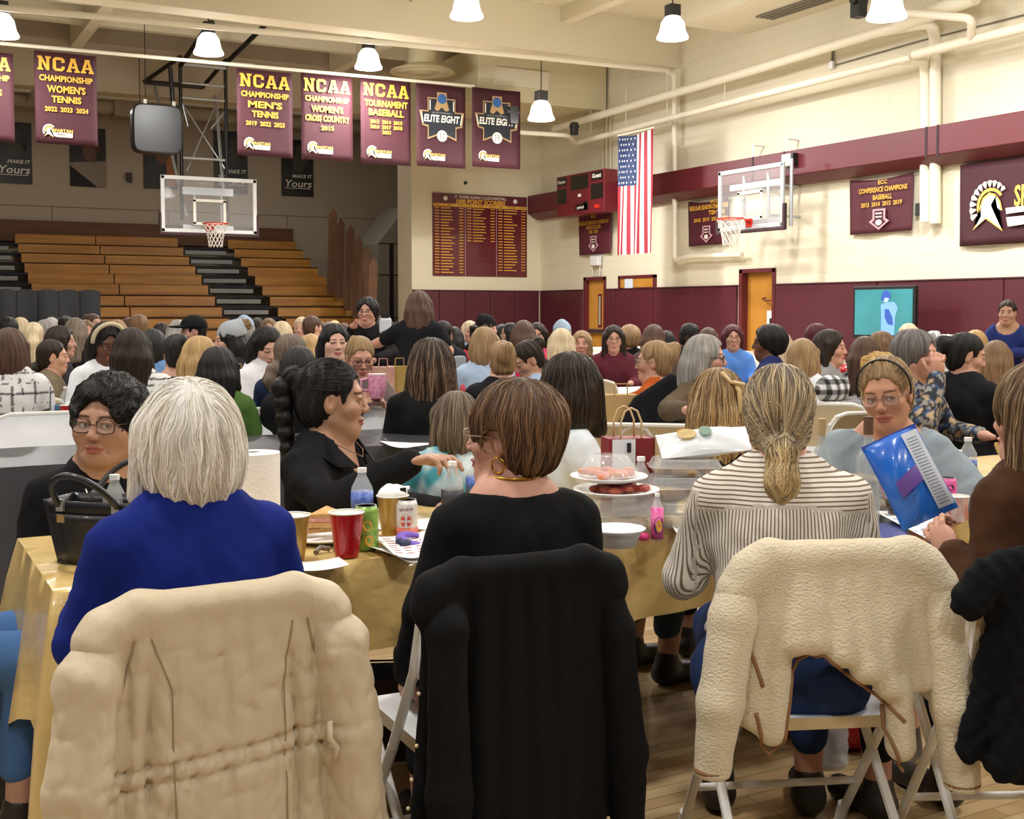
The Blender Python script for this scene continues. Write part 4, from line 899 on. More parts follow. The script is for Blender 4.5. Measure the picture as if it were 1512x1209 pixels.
def hair_field(style, hh, vol=1.0, L_=.25, curl=0, seed=0, groove=.0045, part=0):
    lo = {'long': -L_-.08, 'bob': -.17, 'bobl': -.2, 'pony': -.36, 'lowpony': -.3}.get(style, -.15)
    f = Field(axis(-.17, .17, hh), axis(-.25, .14, hh), axis(lo-.02, .17, hh))
    v = vol
    tight = style in ('pony', 'bun', 'lowpony', 'short', 'updo')
    a = (.083, .100, .097) if tight else (.090*v, .106*v, .101*v)
    f.ell((0, -.015, .033), a, .0)
    if style == 'shortear': f.ell((0, -.035, .035), (.096*v, .108*v, .1*v), .03); f.ell((0, -.06, -.03), (.074, .055, .085), .04); f.plane((0, -.35, -1), .115, .02)
    if style in ('bun', 'pony', 'updo', 'lowpony', 'short', 'curly'): f.ell((0, -.045, -.03), (.068, .058, .07), .03)
    if style == 'curly': f.ell((0, -.03, .03), (.1*v, .11*v, .1*v), .03); f.ell((0, -.05, -.035), (.085*v, .07, .07), .03)
    if style == 'shortf': f.ell((0, -.03, .03), (.098*v, .112*v, .1*v), .03); f.ell((0, -.055, -.04), (.078, .06, .085), .04)
    if style in ('bob', 'bobl'):
        z = -.02 if style == 'bob' else -.05
        f.ell((0, -.035, z), (.103*v, .1*v, .13), .03)
        for s in (-1, 1): f.rc((s*.078, .02, .03), (s*.088*v, .02, z-.085), .026, .024, .03)
    if style == 'long':
        f.ell((0, -.05, -.06), (.1*v, .08*v, .14), .04)
        f.rc((-.05, -.075, -.05), (-.055*v, -.1, -L_), .05, .038, .05); f.rc((.05, -.075, -.05), (.055*v, -.1, -L_), .05, .038, .05); f.rc((0, -.08, -.05), (0, -.11, -L_-.01), .055, .04, .05)
        for s in (-1, 1): f.rc((s*.08, .0, .03), (s*.1*v, -.02, -L_*.7), .026, .022, .03)
    if style == 'pony':
        f.rc((0, -.09, .05), (0, -.135, .045), .025, .03, .02); f.rc((0, -.135, .05), (0, -.17, -.05), .036, .042, .03); f.rc((0, -.17, -.05), (0, -.15, -.24), .04, .018, .03)
    if style == 'lowpony':
        f.rc((0, -.08, -.045), (0, -.125, -.075), .024, .028, .02); f.rc((0, -.13, -.08), (0, -.15, -.14), .036, .034, .03); f.rc((0, -.15, -.14), (.01, -.14, -.21), .034, .018, .03)
    if style == 'bun': f.ell((0, -.115, .065), (.042, .038, .042), .012)
    if style == 'updo': f.ell((.0, -.105, .05), (.05, .042, .065), .02); f.ell((.02, -.12, .085), (.03, .03, .035), .02)
    fz = .02 if style in ('curly', 'shortf', 'bob', 'bobl', 'long') else .012
    f.ell((part*.02, .13, -.052+fz), (.074 if not tight else .09, .10, .122), .012, None, True)
    if style == 'shortear':
        for s in (-1, 1): f.ell((s*.085, .012, -.012), (.035, .03, .042), .01, None, True)
    if tight: 
        f.ell((0, .06, -.1), (.12, .1, .09), .012, None, True); f.ell((0, .118, -.01), (.15, .082, .09), .012, None, True)
        for s in (-1, 1): f.ell((s*.09, .008, -.01), (.028, .03, .045), .01, None, True)
    else:
        f.ell((0, .09, -.12), (.066, .075, .1), .01, None, True)
    if style in ('short', 'shortf', 'curly', 'bun', 'updo', 'pony', 'lowpony') and style not in ('pony', 'lowpony'): f.plane((0, -.25, -1), .095, .02)
    if style == 'bob': f.plane((0, 0, -1), .125, .01)
    if style == 'bobl': f.plane((0, 0, -1), .165, .01)
    def g(X, Y, Z):
        th = np.arctan2(X, Y+.02+1e-6*Z); q = np.clip((np.sqrt(X*X+(Y+.02)**2)-.01)/.05, 0, 1)
        if style == 'curly' or curl: return (.006 if style == 'curly' else curl)*noise3(X, Y, Z, 130 if style == 'curly' else 60, seed)
        return -groove*q*(np.sin(th*11+3*np.sin(Z*9+seed)+seed)*.6+np.sin(th*23+2*np.sin(Z*14+seed*2))*.4)
    f.disp(g); return f
def person(px, top, D, bf, hf=None, pitch=0, roll=0, hair='long', hc='brown', skin='light', shirt='222222', label='', sleeves='long', arms=None, stand=False, s=1.0, width=.9,
           glasses=None, pants='1f2733', hl=.25, vol=1.0, neck='crew', lean=0, hstr=None, detail=None, hh=None, fold=None, group=None, age=0, mouth=0, chub=-.25, brow=None, hands=(), gaze=0, shirt_fn=None, shirt_mat=None,
           extra=None, hairless=False, seed=None, open_=.5, sc_top=True, hcurl=0, hpart=0, legs=True, hemz=None, lip='a5524c', back=0, hip=.52):
    hf = bf if hf is None else hf; seed = int(px) if seed is None else seed
    detail = (D < 9) if detail is None else detail; near = D < 5.2
    hh = hh or (.0035 if D < 5 else .005 if D < 8 else .008 if D < 12 else .011); h = .011 if near else .016 if D < 9 else .022
    P = onD(px, top, D); rd = Vector((P.x, P.y, 0)).normalized(); rt = Vector((rd.y, -rd.x, 0))
    def heading(a): a = math.radians(a); d = -rd*math.cos(a)+rt*math.sin(a); return math.atan2(-d.x, d.y)
    rb, rh = heading(bf), heading(hf); rel = rh-rb
    Rh = (Matrix.Rotation(rel, 3, 'Z') @ Matrix.Rotation(math.radians(roll), 3, 'Y') @ Matrix.Rotation(-math.radians(pitch), 3, 'X'))
    zt = P.z/s; ln = math.radians(lean)
    H = 1.253 if not stand else 1.60
    dz = zt-H
    if not stand: dz = max(-.3, min(.3, dz))
    zh = .52+dz if not stand else .90+dz            # hip
    up = lambda x, y, z: (x, y+(z-.52)*math.sin(ln), zh+(z-.52)*math.cos(ln))
    if stand: k_ = (H-.9)/(1.253-.52); up = lambda x, y, z: (x, y+(z-.52)*math.sin(ln), zh+(z-.52)*k_*math.cos(ln))
    hcx = up(0, .025, 1.135); hcv = np.array(hcx)
    W_ = width
    A_ = arms or [((-.205, .05, .74), (-.16, .27, .76)), ((.205, .05, .74), (.16, .27, .76))]
    A2 = [[Vector(up(*e)), Vector(up(*w))] for e, w in A_]
    xs = [abs(v.x) for a in A2 for v in a]; ysv = [v.y for a in A2 for v in a]
    xm = max(.27*W_, max(xs)+.12); y1 = max(.62 if legs else .2, max(ysv)+.25); y0 = -.2 if not lean else -.25
    bx_ = [(hcv[0]-.1, hcv[0]+.1, hh)]; by_ = [(hcv[1]-.11, hcv[1]+.13, hh)]; bz_ = [(hcv[2]-.14, hcv[2]+.13, hh)]
    for i, hd in enumerate(hands or ()):
        if hd:
            w = A2[i][1]; hs = .006
            bx_.append((w.x-.1, w.x+.1, hs)); by_.append((w.y-.08, w.y+.16, hs)); bz_.append((w.z-.1, w.z+.12, hs))
    root_loc = Vector((P.x, P.y, 0))
    off = Matrix.Rotation(rb, 3, 'Z') @ Vector((hcx[0], hcx[1], 0))*s; root_loc -= off
    f = Field(axis(-xm, xm, h, bx_), axis(y0, y1, h, by_), axis(-.02, hcx[2]+.15, h, bz_))
    head_prims(f, hcx, Rh, detail, age, mouth, chub, open_)
    f.rc(up(0, -.0, 1.0), tuple(hcv+np.array(Rh@Vector((0, -.02, -.06)))), .054*(1+chub*.3), .048*(1+chub*.3), .035)
    tor = [('rc', up(-.10*W_, 0, .52), up(.10*W_, 0, .52), .112*W_, None, .05), ('ell', up(0, 0, .68), (.15*W_, .11*W_, .14), .06), ('ell', up(0, .0, .86), (.165*W_, .115*W_, .15), .06),
           ('rc', up(-.125*W_, -.01, .945), up(.125*W_, -.01, .945), .05, None, .05), ('rc', up(-.05, -.005, 1.0), up(.05, -.005, 1.0), .045, None, .05)]
    def body_t(f, g, k=0):
        for t in tor:
            if t[0] == 'rc': f.rc(t[1], t[2], t[3]+g, None, t[5])
            else: f.ell(t[1], tuple(v+g for v in t[2]), t[3])
    body_t(f, 0)
    sh = [Vector(up(-.162*W_, -.01, .938)), Vector(up(.162*W_, -.01, .938))]
    for i, (e, w) in enumerate(A2):
        f.rc(sh[i], e, .045, .037, .04); f.rc(e, w, .04, .026, .02)
        d = (w-e).normalized(); hd = (hands[i] if hands and hands[i] else None)
        if hd: hand_prims(f, w, hd[0] or d, hd[1], hd[2], hd[3] if len(hd) > 3 else .5, 1.0, hd[4] if len(hd) > 4 else 1)
        else:
            f.ell(w+d*.05, (.035, .035, .02), .02); f.rc(w+d*.06, w+d*.13, .026, .016, .02)
    if legs:
        if stand: lg = [((s_*.09, 0, zh), (s_*.1, .01, zh*.53), (s_*.1, -.01, .09)) for s_ in (-1, 1)]
        else: lg = [((s_*.09*W_, .02, zh), (s_*.12, .42, zh+.0), (s_*.12, .42-.04, .09)) for s_ in (-1, 1)]
        for (a, b, c) in lg:
            f.rc(a, b, .085, .06, .04); f.rc(b, c, .055, .036, .03); f.rc((c[0], c[1]-.02, .04), (c[0], c[1]+.15, .035), .035, .03, .03)
    V_, Q = f.mesh(); col = head_color(V_, hcx, Rh, SK.get(skin, skin), brow or HC[hc][0], lip, detail)
    if legs: 
        m = V_[:, 2] < zh+.1; m2 = V_[:, 2] < .09; col[m & (np.abs(V_[:, 0]) < .24)] = lin(pants) if not isinstance(pants, tuple) else lin(pants[0]); col[m2] = lin('2a2624')
        if near: col[(V_[:, 2] < zh+.1)] = lin(SK.get(skin, skin))
        if near: col[m2] = lin('2a2624')
    body = link('person', np_mesh('person', V_, Q, col), SKIN, None, label=label, cat='person', group=group)
    body.location = root_loc; body.rotation_euler = (0, 0, rb); body.scale = (s,)*3
    # shirt
    g = .011 if near else .014
    f2 = Field(axis(-xm, xm, h*.8), axis(y0, max(ysv)+.12 if not near else y1, h*.8), axis(max(0, zh-.22), hcx[2]+.02, h*.8)); body_t(f2, g)
    for i, (e, w) in enumerate(A2):
        if sleeves == 'none': f2.rc(sh[i], sh[i]+(e-sh[i])*.05, .05+g, .05+g, .03)
        else:
            if sleeves == 'short': e2 = sh[i]+(e-sh[i])*.6; f2.rc(sh[i], e2, .05+g+.004, .05+g, .03)
            elif sleeves == 'puff': e2 = sh[i]+(e-sh[i])*.8; f2.rc(sh[i], e2, .065+g, .085, .03)
            else: f2.rc(sh[i], e, .046+g, .040+g, .03); f2.rc(e, w-(w-e).normalized()*(.0 if sleeves == 'long' else .1), .042+g, .03+g, .02)
    if neck == 'scoop': f2.ell(up(0, .06, 1.05), (.12, .13, .12), .01, None, True)
    elif neck == 'wide': f2.ell(up(0, .0, 1.065), (.155, .12, .075), .01, None, True)
    elif neck == 'vee': f2.rc(up(0, .02, 1.06), up(0, .16, .9), .075, .02, .01, True); f2.ell(up(0, 0, 1.07), (.075, .075, .06), .01, None, True)
    elif neck == 'high': f2.rc(up(0, -.0, 1.0), tuple(hcv+np.array(Rh@Vector((0, -.015, -.09)))), .073, .066, .03)
    elif neck == 'hood': f2.rc(up(0, -.0, 1.0), up(0, -.01, 1.03), .08, .08, .03); f2.rc(up(-.07, -.07, 1.0), up(.07, -.07, 1.0), .05, .05, .04)
    else: f2.ell(up(0, .02, 1.09), (.075, .08, .075), .01, None, True)
    if near: f2.plane((0, 0, -1), -(zh-.02 if hemz is None else zh+hemz), .01)
    fo = fold if fold is not None else .006
    f2.disp(lambda X, Y, Z: fo*noise3(X*1.0, Y, Z*.7, 38, seed)+fo*.7*noise3(X+Z*.5, Y, Z*.5-X*.5, 85, seed+3)-fo*.5*np.abs(noise3(X-Z*.7, Y, Z*.6+X, 60, seed+5)))
    V2, Q2 = f2.mesh()
    if shirt_fn: sc = shirt_fn(V2, lambda p: np.array(up(*p)), A2, sh); o = link('shirt', np_mesh('shirt', V2, Q2, sc), shirt_mat or CLOTHCOL, body)
    else: o = link('shirt', np_mesh('shirt', V2, Q2), shirt_mat or cloth_mat(shirt), body)
    if legs and near:
        f3 = Field(axis(-.28, .28, .012), axis(-.2, .6, .012), axis(.03, zh+.17, .012)); t = tor[0]; f3.rc(t[1], t[2], t[3]+.006, None, .05)
        for (a, b, c) in lg: f3.rc(a, b, .093, .068, .04); f3.rc(b, (c[0], c[1], c[2]+.12), .063, .05, .03)
        f3.disp(lambda X, Y, Z: .003*noise3(X, Y, Z, 50, seed)); V3, Q3 = f3.mesh()
        link('trousers', np_mesh('trousers', V3, Q3), cloth_mat(pants), body)
        for (a, b, c) in lg:
            sf = Field(axis(c[0]-.07, c[0]+.07, .009), axis(c[1]-.1, c[1]+.24, .009), axis(-.01, .14, .009)); sf.rc((c[0], c[1]-.02, .045), (c[0], c[1]+.16, .035), .042, .036, .02); sf.rc((c[0], c[1], .05), (c[0], c[1], .1), .045, .042, .02)
            V4, Q4 = sf.mesh(); link('shoe', np_mesh('shoe', V4, Q4), mat('shoe_leather', '2b2522', .5), body)
    # hair
    hob = None
    if not hairless:
        if hair == 'curly' and not near: hh2 = max(hh, .005)
        else: hh2 = max(hh, .0035)
        fh = hair_field(hair, hh2, vol, hl, hcurl, seed, .0045, hpart); V5, Q5 = fh.mesh()
        hob = link('hair', np_mesh('hair', V5, Q5), hair_mat(*(HC[hc] if isinstance(hc, str) else hc)), body)
        hob.location = hcx; hob.rotation_euler = Rh.to_euler()
        if hstr: hstr(fh, hob)
    head = {'body': body, 'hc': hcx, 'R': Rh, 'hair': hob, 'up': up, 'arms': A2, 'sh': sh, 's': s}
    MH = Matrix.Translation(Vector(hcx)) @ Rh.to_4x4(); head['M'] = MH
    def hpart_(mb, name, m, **k): o = mb.build(name, m, body, **k); o.matrix_local = MH; return o
    head['part'] = hpart_
    if detail and D < 7.5 and abs(((hf+180) % 360)-180) < 120:
        for s_ in (-1, 1):
            e = MB(); e.ell((0, 0, 0), (.0128,)*3, 14, 10); me = e.mesh('eye'); vv = np.array([v.co[:] for v in me.vertices]); gd = np.array([math.sin(gaze), math.cos(gaze), -.08]); gd /= np.linalg.norm(gd)
            cs = (vv/.0128)@gd; c = np.tile(lin('d8cfc8'), (len(vv), 1)); c[cs > .86] = lin('4a3020'); c[cs > .96] = lin('080606')
            a = me.attributes.new('Col', 'FLOAT_COLOR', 'POINT'); cc = np.ones((len(vv), 4), np.float32); cc[:, :3] = c; a.data.foreach_set('color', cc.ravel())
            eo = link('eye', me, attr_mat('eye_surface', .12), body, True); eo.matrix_local = MH @ Matrix.Translation((s_*.031, .0735, .002))
    if glasses:
        gm = mat('glasses_'+glasses, glasses, .3); mb = MB(); r = .0017 if near else .002
        for s_ in (-1, 1):
            pts = [(s_*(.034+.026*math.copysign(abs(math.cos(t))**.6, math.cos(t))), .098-.01*abs(.0+.6*math.cos(t)*1), -.0+.019*math.copysign(abs(math.sin(t))**.7, math.sin(t))) for t in np.linspace(0, 2*PI, 21)[:-1]]
            mb.tube(pts, r, 6, closed=True); mb.tube([(s_*.06, .09, .006), (s_*.078, .06, .008), (s_*.08, .0, .006)], r, 6)
        mb.tube([(-.009, .1, .004), (0, .104, .006), (.009, .1, .004)], r, 6); go = hpart_(mb, 'glasses', gm, smooth=True)
        if near:
            lm = MB()
            for s_ in (-1, 1): lm.add([(s_*(.034+.025*math.copysign(abs(math.cos(t))**.6, math.cos(t))), .097-.006*abs(math.cos(t)), .018*math.copysign(abs(math.sin(t))**.7, math.sin(t))) for t in np.linspace(0, 2*PI, 21)[:-1]], [tuple(range(20))])
            lo = lm.build('lens', mat('lens_glass', 'ffffff', .03, alpha=.08), go)
    if extra: extra(head)
    return head
# ================================================================== chairs and tables
CW = mat('chair_lit_white', 'e8eaee', .35); CB = mat('chair_shaded_beige', 'cdbb98', .5); CF = mat('chair_frame', 'e4e2dc', .35)  # white fronts and beige rears put the light on one plastic into colour
def rounded(w_, z0, z1, r, n=6):
    pts = []
    for (cx_, cz_, a0) in ((w_/2-r, z1-r, 0), (-w_/2+r, z1-r, PI/2)):
        pts += [(cx_+r*math.cos(a0+t*PI/2/n), cz_+r*math.sin(a0+t*PI/2/n)) for t in range(n+1)]
    q = .03
    for (cx_, cz_, a0) in ((-w_/2+q, z0+q, PI), (w_/2-q, z0+q, PI*1.5)):
        pts += [(cx_+q*math.cos(a0+t*PI/2/3), cz_+q*math.sin(a0+t*PI/2/3)) for t in range(4)]
    return pts
def slab_curved(mb, out, y0, th, curve, tilt):
    """rounded panel filled with a fan, curved in y"""
    n = len(out); f_ = lambda x, z, y: (x, y+curve*(x/.23)**2*-1+tilt*(z-.72), z)
    for k, yy in ((0, y0), (1, y0+th)):
        rings = [out, [(x*.86, .72+(z-.72)*.8) for x, z in out], [(x*.45, .72+(z-.72)*.4) for x, z in out]]
        vs = [f_(x, z, yy+(0 if j == 0 else .006*(1 if k else -1)*(-1))) for j, r_ in enumerate(rings) for x, z in r_]+[f_(0, .72, yy)]
        fs = [(j*n+i, j*n+(i+1) % n, (j+1)*n+(i+1) % n, (j+1)*n+i) for j in range(2) for i in range(n)]+[(2*n+i, 2*n+(i+1) % n, 3*n) for i in range(n)]
        if k: fs = [q[::-1] for q in fs]
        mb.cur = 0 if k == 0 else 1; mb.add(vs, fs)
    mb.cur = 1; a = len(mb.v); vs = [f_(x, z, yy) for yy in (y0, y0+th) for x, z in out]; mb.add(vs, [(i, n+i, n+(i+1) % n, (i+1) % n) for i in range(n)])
def make_chair():
    r = empty('folding_chair', (0, 0, 0), 0)
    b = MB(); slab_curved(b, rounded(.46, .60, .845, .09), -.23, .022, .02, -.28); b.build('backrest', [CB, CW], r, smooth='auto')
    s = MB(); o_ = [(x, z-.72) for x, z in rounded(.40, .52, .92, .06)]
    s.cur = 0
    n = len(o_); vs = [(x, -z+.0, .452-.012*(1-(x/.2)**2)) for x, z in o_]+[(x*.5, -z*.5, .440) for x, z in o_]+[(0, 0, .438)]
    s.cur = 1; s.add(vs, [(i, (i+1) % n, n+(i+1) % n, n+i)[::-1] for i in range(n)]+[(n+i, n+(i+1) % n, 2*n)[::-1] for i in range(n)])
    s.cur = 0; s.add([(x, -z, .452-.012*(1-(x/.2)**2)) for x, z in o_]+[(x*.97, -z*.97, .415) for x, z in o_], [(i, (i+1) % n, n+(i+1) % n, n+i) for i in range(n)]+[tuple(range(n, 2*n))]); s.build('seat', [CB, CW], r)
    f = MB()
    up_ = []
    for sx_ in (-1, 1): f.tube([(sx_*.225, -.245, .80), (sx_*.228, -.19, .62), (sx_*.226, -.06, .42)], .012, 8)
    f.tube([(-.225, -.245, .79), (-.2, -.262, .838), (-.14, -.268, .856), (.14, -.268, .856), (.2, -.262, .838), (.225, -.245, .79)], .012, 8)
    f.build('frame', CF, r, smooth='auto')
    for sx_ in (-1, 1):
        MB().tube([(sx_*.226, -.06, .42), (sx_*.222, .24, .012)], .0125, 8).build('leg', CF, r, smooth='auto')
        MB().tube([(sx_*.205, .15, .42), (sx_*.208, -.28, .012)], .0125, 8).build('leg', CF, r, smooth='auto')
        MB().cyl((sx_*.208, -.275, 0), (sx_*.208, -.262, .05), .016).cyl((sx_*.222, .245, 0), (sx_*.222, .222, .05), .016).build('foot_cap', CF, r)
    MB().cyl((-.2, -.185, .11), (.2, -.185, .11), .01).cyl((-.22, .14, .15), (.22, .14, .15), .01).build('stretcher', CF, r, smooth='auto')
    return r
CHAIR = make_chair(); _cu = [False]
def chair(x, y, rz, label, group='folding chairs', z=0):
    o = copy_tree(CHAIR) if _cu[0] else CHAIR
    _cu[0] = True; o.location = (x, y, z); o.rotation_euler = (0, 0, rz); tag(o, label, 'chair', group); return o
def chair_px(px, top, D, facing, label):
    """facing like people: 0 = seat front towards camera"""
    P = onD(px, top, D); rd = Vector((P.x, P.y, 0)).normalized(); rt = Vector((rd.y, -rd.x, 0)); a = math.radians(facing)
    d = -rd*math.cos(a)+rt*math.sin(a); rz = math.atan2(-d.x, d.y); q = Vector((P.x, P.y, 0))+d*.26
    return chair(q.x, q.y, rz, label)
GOLD = mat('gold_tablecloth', 'ccae6c', .36, noise=(3, 'd6ba7b'), bump=(5, .55, (1, 1, 1), .03), coat=.25)
BLKC = mat('black_tablecloth', '34363d', .38, bump=(7, .15, (1, 1, 1), .02), coat=.0, spec=.9); WHC = mat('white_tablecloth', 'd9d6cf', .6, bump=(7, .2, (1, 1, 1), .02)); TANC = mat('tan_tablecloth', 'c7b489', .6, bump=(7, .2, (1, 1, 1), .02))
def table(x0, x1, y0, y1, m, drop, label, clabel, z=.74, legs=True, dfn=None):
    t = empty('folding_table', ((x0+x1)/2, (y0+y1)/2, 0), 0, label, 'table', 'long folding tables')
    W, Dp = x1-x0, y1-y0
    MB().box((0, 0, z-.025), (W-.02, Dp-.02, .045)).build('table_top', mat('table_plastic', 'cfccc4', .5), t, bev=.01)
    for sx_ in (-1, 1):
        g = MB(); x = sx_*(W/2-.35)
        for sy in (-1, 1): g.tube([(x, sy*Dp*.36, z-.05), (x, sy*Dp*.38, .015)], .016, 8)
        g.cyl((x, -Dp*.38, .03), (x, Dp*.38, .03), .016); g.cyl((x, -Dp*.36, .35), (x, Dp*.36, .35), .012); g.tube([(x, 0, .35), (x-sx_*.4, 0, z-.05)], .012, 8)
        g.build('leg', mat('table_leg_grey', '4a4845', .45, .3), t, smooth='auto')
    per = []; N_ = 14; st = .045
    def side(a, b):
        n = max(2, int((Vector(b)-Vector(a)).length/st)); return [(a[0]+(b[0]-a[0])*i/n, a[1]+(b[1]-a[1])*i/n) for i in range(n)]
    w2, d2 = W/2, Dp/2; c_ = [(-w2, -d2), (w2, -d2), (w2, d2), (-w2, d2)]
    for i in range(4): per += side(c_[i], c_[(i+1) % 4])
    n = len(per); vs = []; fs = []; rg = random.Random(int(x0*31+y0*17))
    ph = [rg.uniform(0, 6) for _ in range(4)]
    for j in range(8):
        v = j/7
        for i, (x, y) in enumerate(per):
            nx = (1 if x >= w2-1e-6 else -1 if x <= -w2+1e-6 else 0); ny = (1 if y >= d2-1e-6 else -1 if y <= -d2+1e-6 else 0)
            s_ = i*st; dr = drop*(1+.05*math.sin(s_*2.1+ph[0])) if dfn is None else dfn(x, y)
            corner = min(abs(abs(x)-w2)+0, 9)+min(abs(abs(y)-d2), 9); cf = math.exp(-(corner/.10)**2)
            k = .012*min(1, v*4)+.03*v+(.022*math.sin(s_*13+ph[1]+math.sin(s_*3)*2)+.012*math.sin(s_*29+ph[2]))*v+cf*.06*v
            L_ = math.hypot(nx, ny) or 1
            vs.append((x+nx/L_*k, y+ny/L_*k, z+.004-(.012*(1-(1-v)**3)+dr*v)))
    for j in range(7): fs += [(j*n+(i+1) % n, j*n+i, (j+1)*n+i, (j+1)*n+(i+1) % n) for i in range(n)]
    b = len(vs)
    cm = MB(); cm.add(vs, fs); nu, nv = int(W/.06), int(Dp/.06)
    cm.grid(lambda u, v: ((u-.5)*W, (v-.5)*Dp, z+.004+.0015*math.sin(u*W*9+v*3)*math.sin(v*Dp*11+u*5)), nu, nv)
    o = cm.build('tablecloth', m, None, smooth=True, label=clabel, cat='tablecloth'); o.location = t.location
    sm = o.modifiers.new('weld', 'WELD'); sm.merge_threshold = .002
    return t
Y0, Y1 = 2.90, 3.66
def fgdrop(x, y):
    d = .235+.02*math.sin(x*5)
    if x < -2.3: d = .42+.08*math.sin(y*9)
    e = math.exp(-((x+2.44)/.14)**2-((y+.38)/.14)**2)
    return d+.20*e
XA, XB = .37, 5.25
table(XA, XB, Y0, Y1, GOLD, .25, 'long front folding table under the gold cloth, dark steel legs', 'shiny gold plastic tablecloth on the front table, hanging in folds at its left end', dfn=fgdrop)
table(-1.6, 3.25, 5.35, 6.1, BLKC, .55, 'long empty folding table behind the front table, under the black cloth', 'black plastic tablecloth on the empty second table, its grey sheen between white chairs')
table(5.35, 8.2, 4.72, 5.46, GOLD, .30, 'folding table at the right picture edge under a gold cloth', 'gold tablecloth at the right edge with plates and a pink cup on it')
ROWS = [8.1, 10.5, 12.9, 15.3, 17.7, 20.1]
for i, yc in enumerate(ROWS):
    for j, (xa, xb, m) in enumerate(((-.4, 2.9+i*.35, WHC if i % 2 else TANC), (3.1+i*.38, 6.6+i*.5, TANC if i % 2 else WHC), (7.7+i*.45, min(12.9, 11.4+i*.4), GOLD if i == 0 else WHC))):
        if i == 5 and j == 2: continue
        c_ = 'white' if m is WHC else 'tan' if m is TANC else 'gold'
        pos = ['left', 'middle', 'right'][j]; row = ['third', 'fourth', 'fifth', 'sixth', 'seventh', 'farthest'][i]
        table(xa, xb, yc-.38, yc+.38, m, .35, 'folding table of the %s row from the front, %s block of the hall' % (row, pos), '%s cloth on the %s-row table, %s block of the hall' % (c_, row, pos))
for (px, top, D, fc, lb) in [
    (58, 614, 6.25, 4, 'empty white folding chair at the left edge behind the black table, front showing'),
    (40, 600, 7.3, 180, 'folding chair seen from behind under the plaid-shirted woman at the left edge'),
    (345, 606, 6.5, 0, 'empty white folding chair behind the white-haired woman and paper towels'),
    (588, 601, 6.6, 0, 'empty white folding chair just right of the woman with the braid'),
    (668, 606, 6.6, 0, 'empty white folding chair partly behind the bob-haired girl in tie-dye'),
    (618, 592, 7.4, 180, 'beige-backed folding chair under the long-haired woman in the black jacket'),
    (985, 626, 5.6, 176, 'beige-backed folding chair behind the white chip bag, left of the clip-haired woman'),
    (893, 628, 5.65, 176, 'folding chair right of the woman in the white blouse, mostly hidden'),
    (1222, 573, 6.9, 184, 'beige-backed folding chair under the blond woman in the white sweater'),
    (1283, 586, 6.3, 215, 'folding chair turned aside, left of the woman with the headband'),
    (600, 552, 8.6, 180, 'folding chair with beige back beyond the pink tumbler'),
    (577, 515, 10.4, 10, 'empty white folding chair under the standing woman in black'),
    (600, 515, 11.3, 180, 'beige folding chair behind the outstretched hand of the standing woman'),
    (672, 530, 8.4, 150, 'angled folding chair just right of the long-haired woman in the black jacket'),
    (712, 526, 9.0, 0, 'white folding chair draped with a grey sweater'),
    (700, 564, 7.5, 0, 'white folding chair left of the woman in the black sleeveless top'),
    (820, 527, 9.4, 180, 'pale folding chair in the middle of the hall, left of the two empty ones'),
    (868, 526, 9.2, 180, 'pale folding chair in the middle of the hall, right of the two empty ones'),
    (770, 534, 8.8, 180, 'pale folding chair behind the young woman in the light blue top'),
    (378, 554, 8.8, 180, 'beige-backed folding chair between the green shirt and the navy sweater'),
    (985, 553, 6.8, 150, 'white folding chair of the grey-haired woman in the olive jacket'),
    (1330, 580, 6.6, 150, 'white folding chair behind the woman with the headband')]:
    chair_px(px, top, D, fc, lb)
# ================================================================== the crowd
SEATS = []
for yc in ROWS: SEATS += [yc-.76, yc+.76]
placed = []
TB = [(-1.6, 3.25, 5.35, 6.1), (5.35, 8.2, 4.72, 5.46)]+[(a, b, yc-.38, yc+.38) for i, yc in enumerate(ROWS) for a, b in ((-.4, 2.9+i*.35), (3.1+i*.38, 6.6+i*.5), (7.7+i*.45, min(12.9, 11.4+i*.4)))]
def snap(px, top, D):
    if D < 0: placed.append(tuple(onD(px, top, -D).xy)); return -D          # fixed distance
    return snap_(px, top, D)
def snap_(px, top, D):
    P = onD(px, top, D); sl = P.y/D
    if D > 8.6 or px < 800:
      for Ys in sorted(SEATS, key=lambda q: abs(q-P.y)):
        if abs(Ys-P.y) > 1.3: break
        D2 = Ys/sl; Q = onD(px, top, D2)
        if Q.x < 12.8 and all((Q.x-a)**2+(Q.y-b)**2 > .40**2 for a, b in placed): placed.append((Q.x, Q.y)); return D2
    for k in range(16):
        D2 = D*(1+.012*k*(-1)**k); Q = onD(px, top, D2)
        if all((Q.x-a)**2+(Q.y-b)**2 > .40**2 for a, b in placed) and not any(a-.2 < Q.x < b+.2 and c-.2 < Q.y < d+.2 for a, b, c, d in TB): break
    placed.append((Q.x, Q.y)); return D2
def stripes(axis_, per, duty, c1, c2, grid=False):
    def fn(V_, up, A, sh):
        a = (V_[:, axis_]/per) % 1 < duty
        if grid: b = (np.arctan2(V_[:, 0], V_[:, 1]+.0)*.14/per) % 1 < duty; a = a | b
        return np.where(a[:, None], np.array(lin(c2)), np.array(lin(c1)))
    return fn
def floral(V_, up, A, sh):
    n = noise3(V_[:, 0], V_[:, 1], V_[:, 2], 95, 1); n2 = noise3(V_[:, 0], V_[:, 1], V_[:, 2], 120, 4); c = np.tile(lin('20242e'), (len(V_), 1)); c[n > .22] = lin('8c8a84'); c[n2 > .32] = lin('35507e'); c[(n < -.3)] = lin('b09a7c'); return c
def tiedye(V_, up, A, sh):
    n = noise3(V_[:, 0], V_[:, 1], V_[:, 2], 42, 1)[:, None]; t = np.clip(n*1.6+.5, 0, 1); return np.array(lin('cfe0e6'))*(1-t)+np.array(lin('4fa9bb'))*t
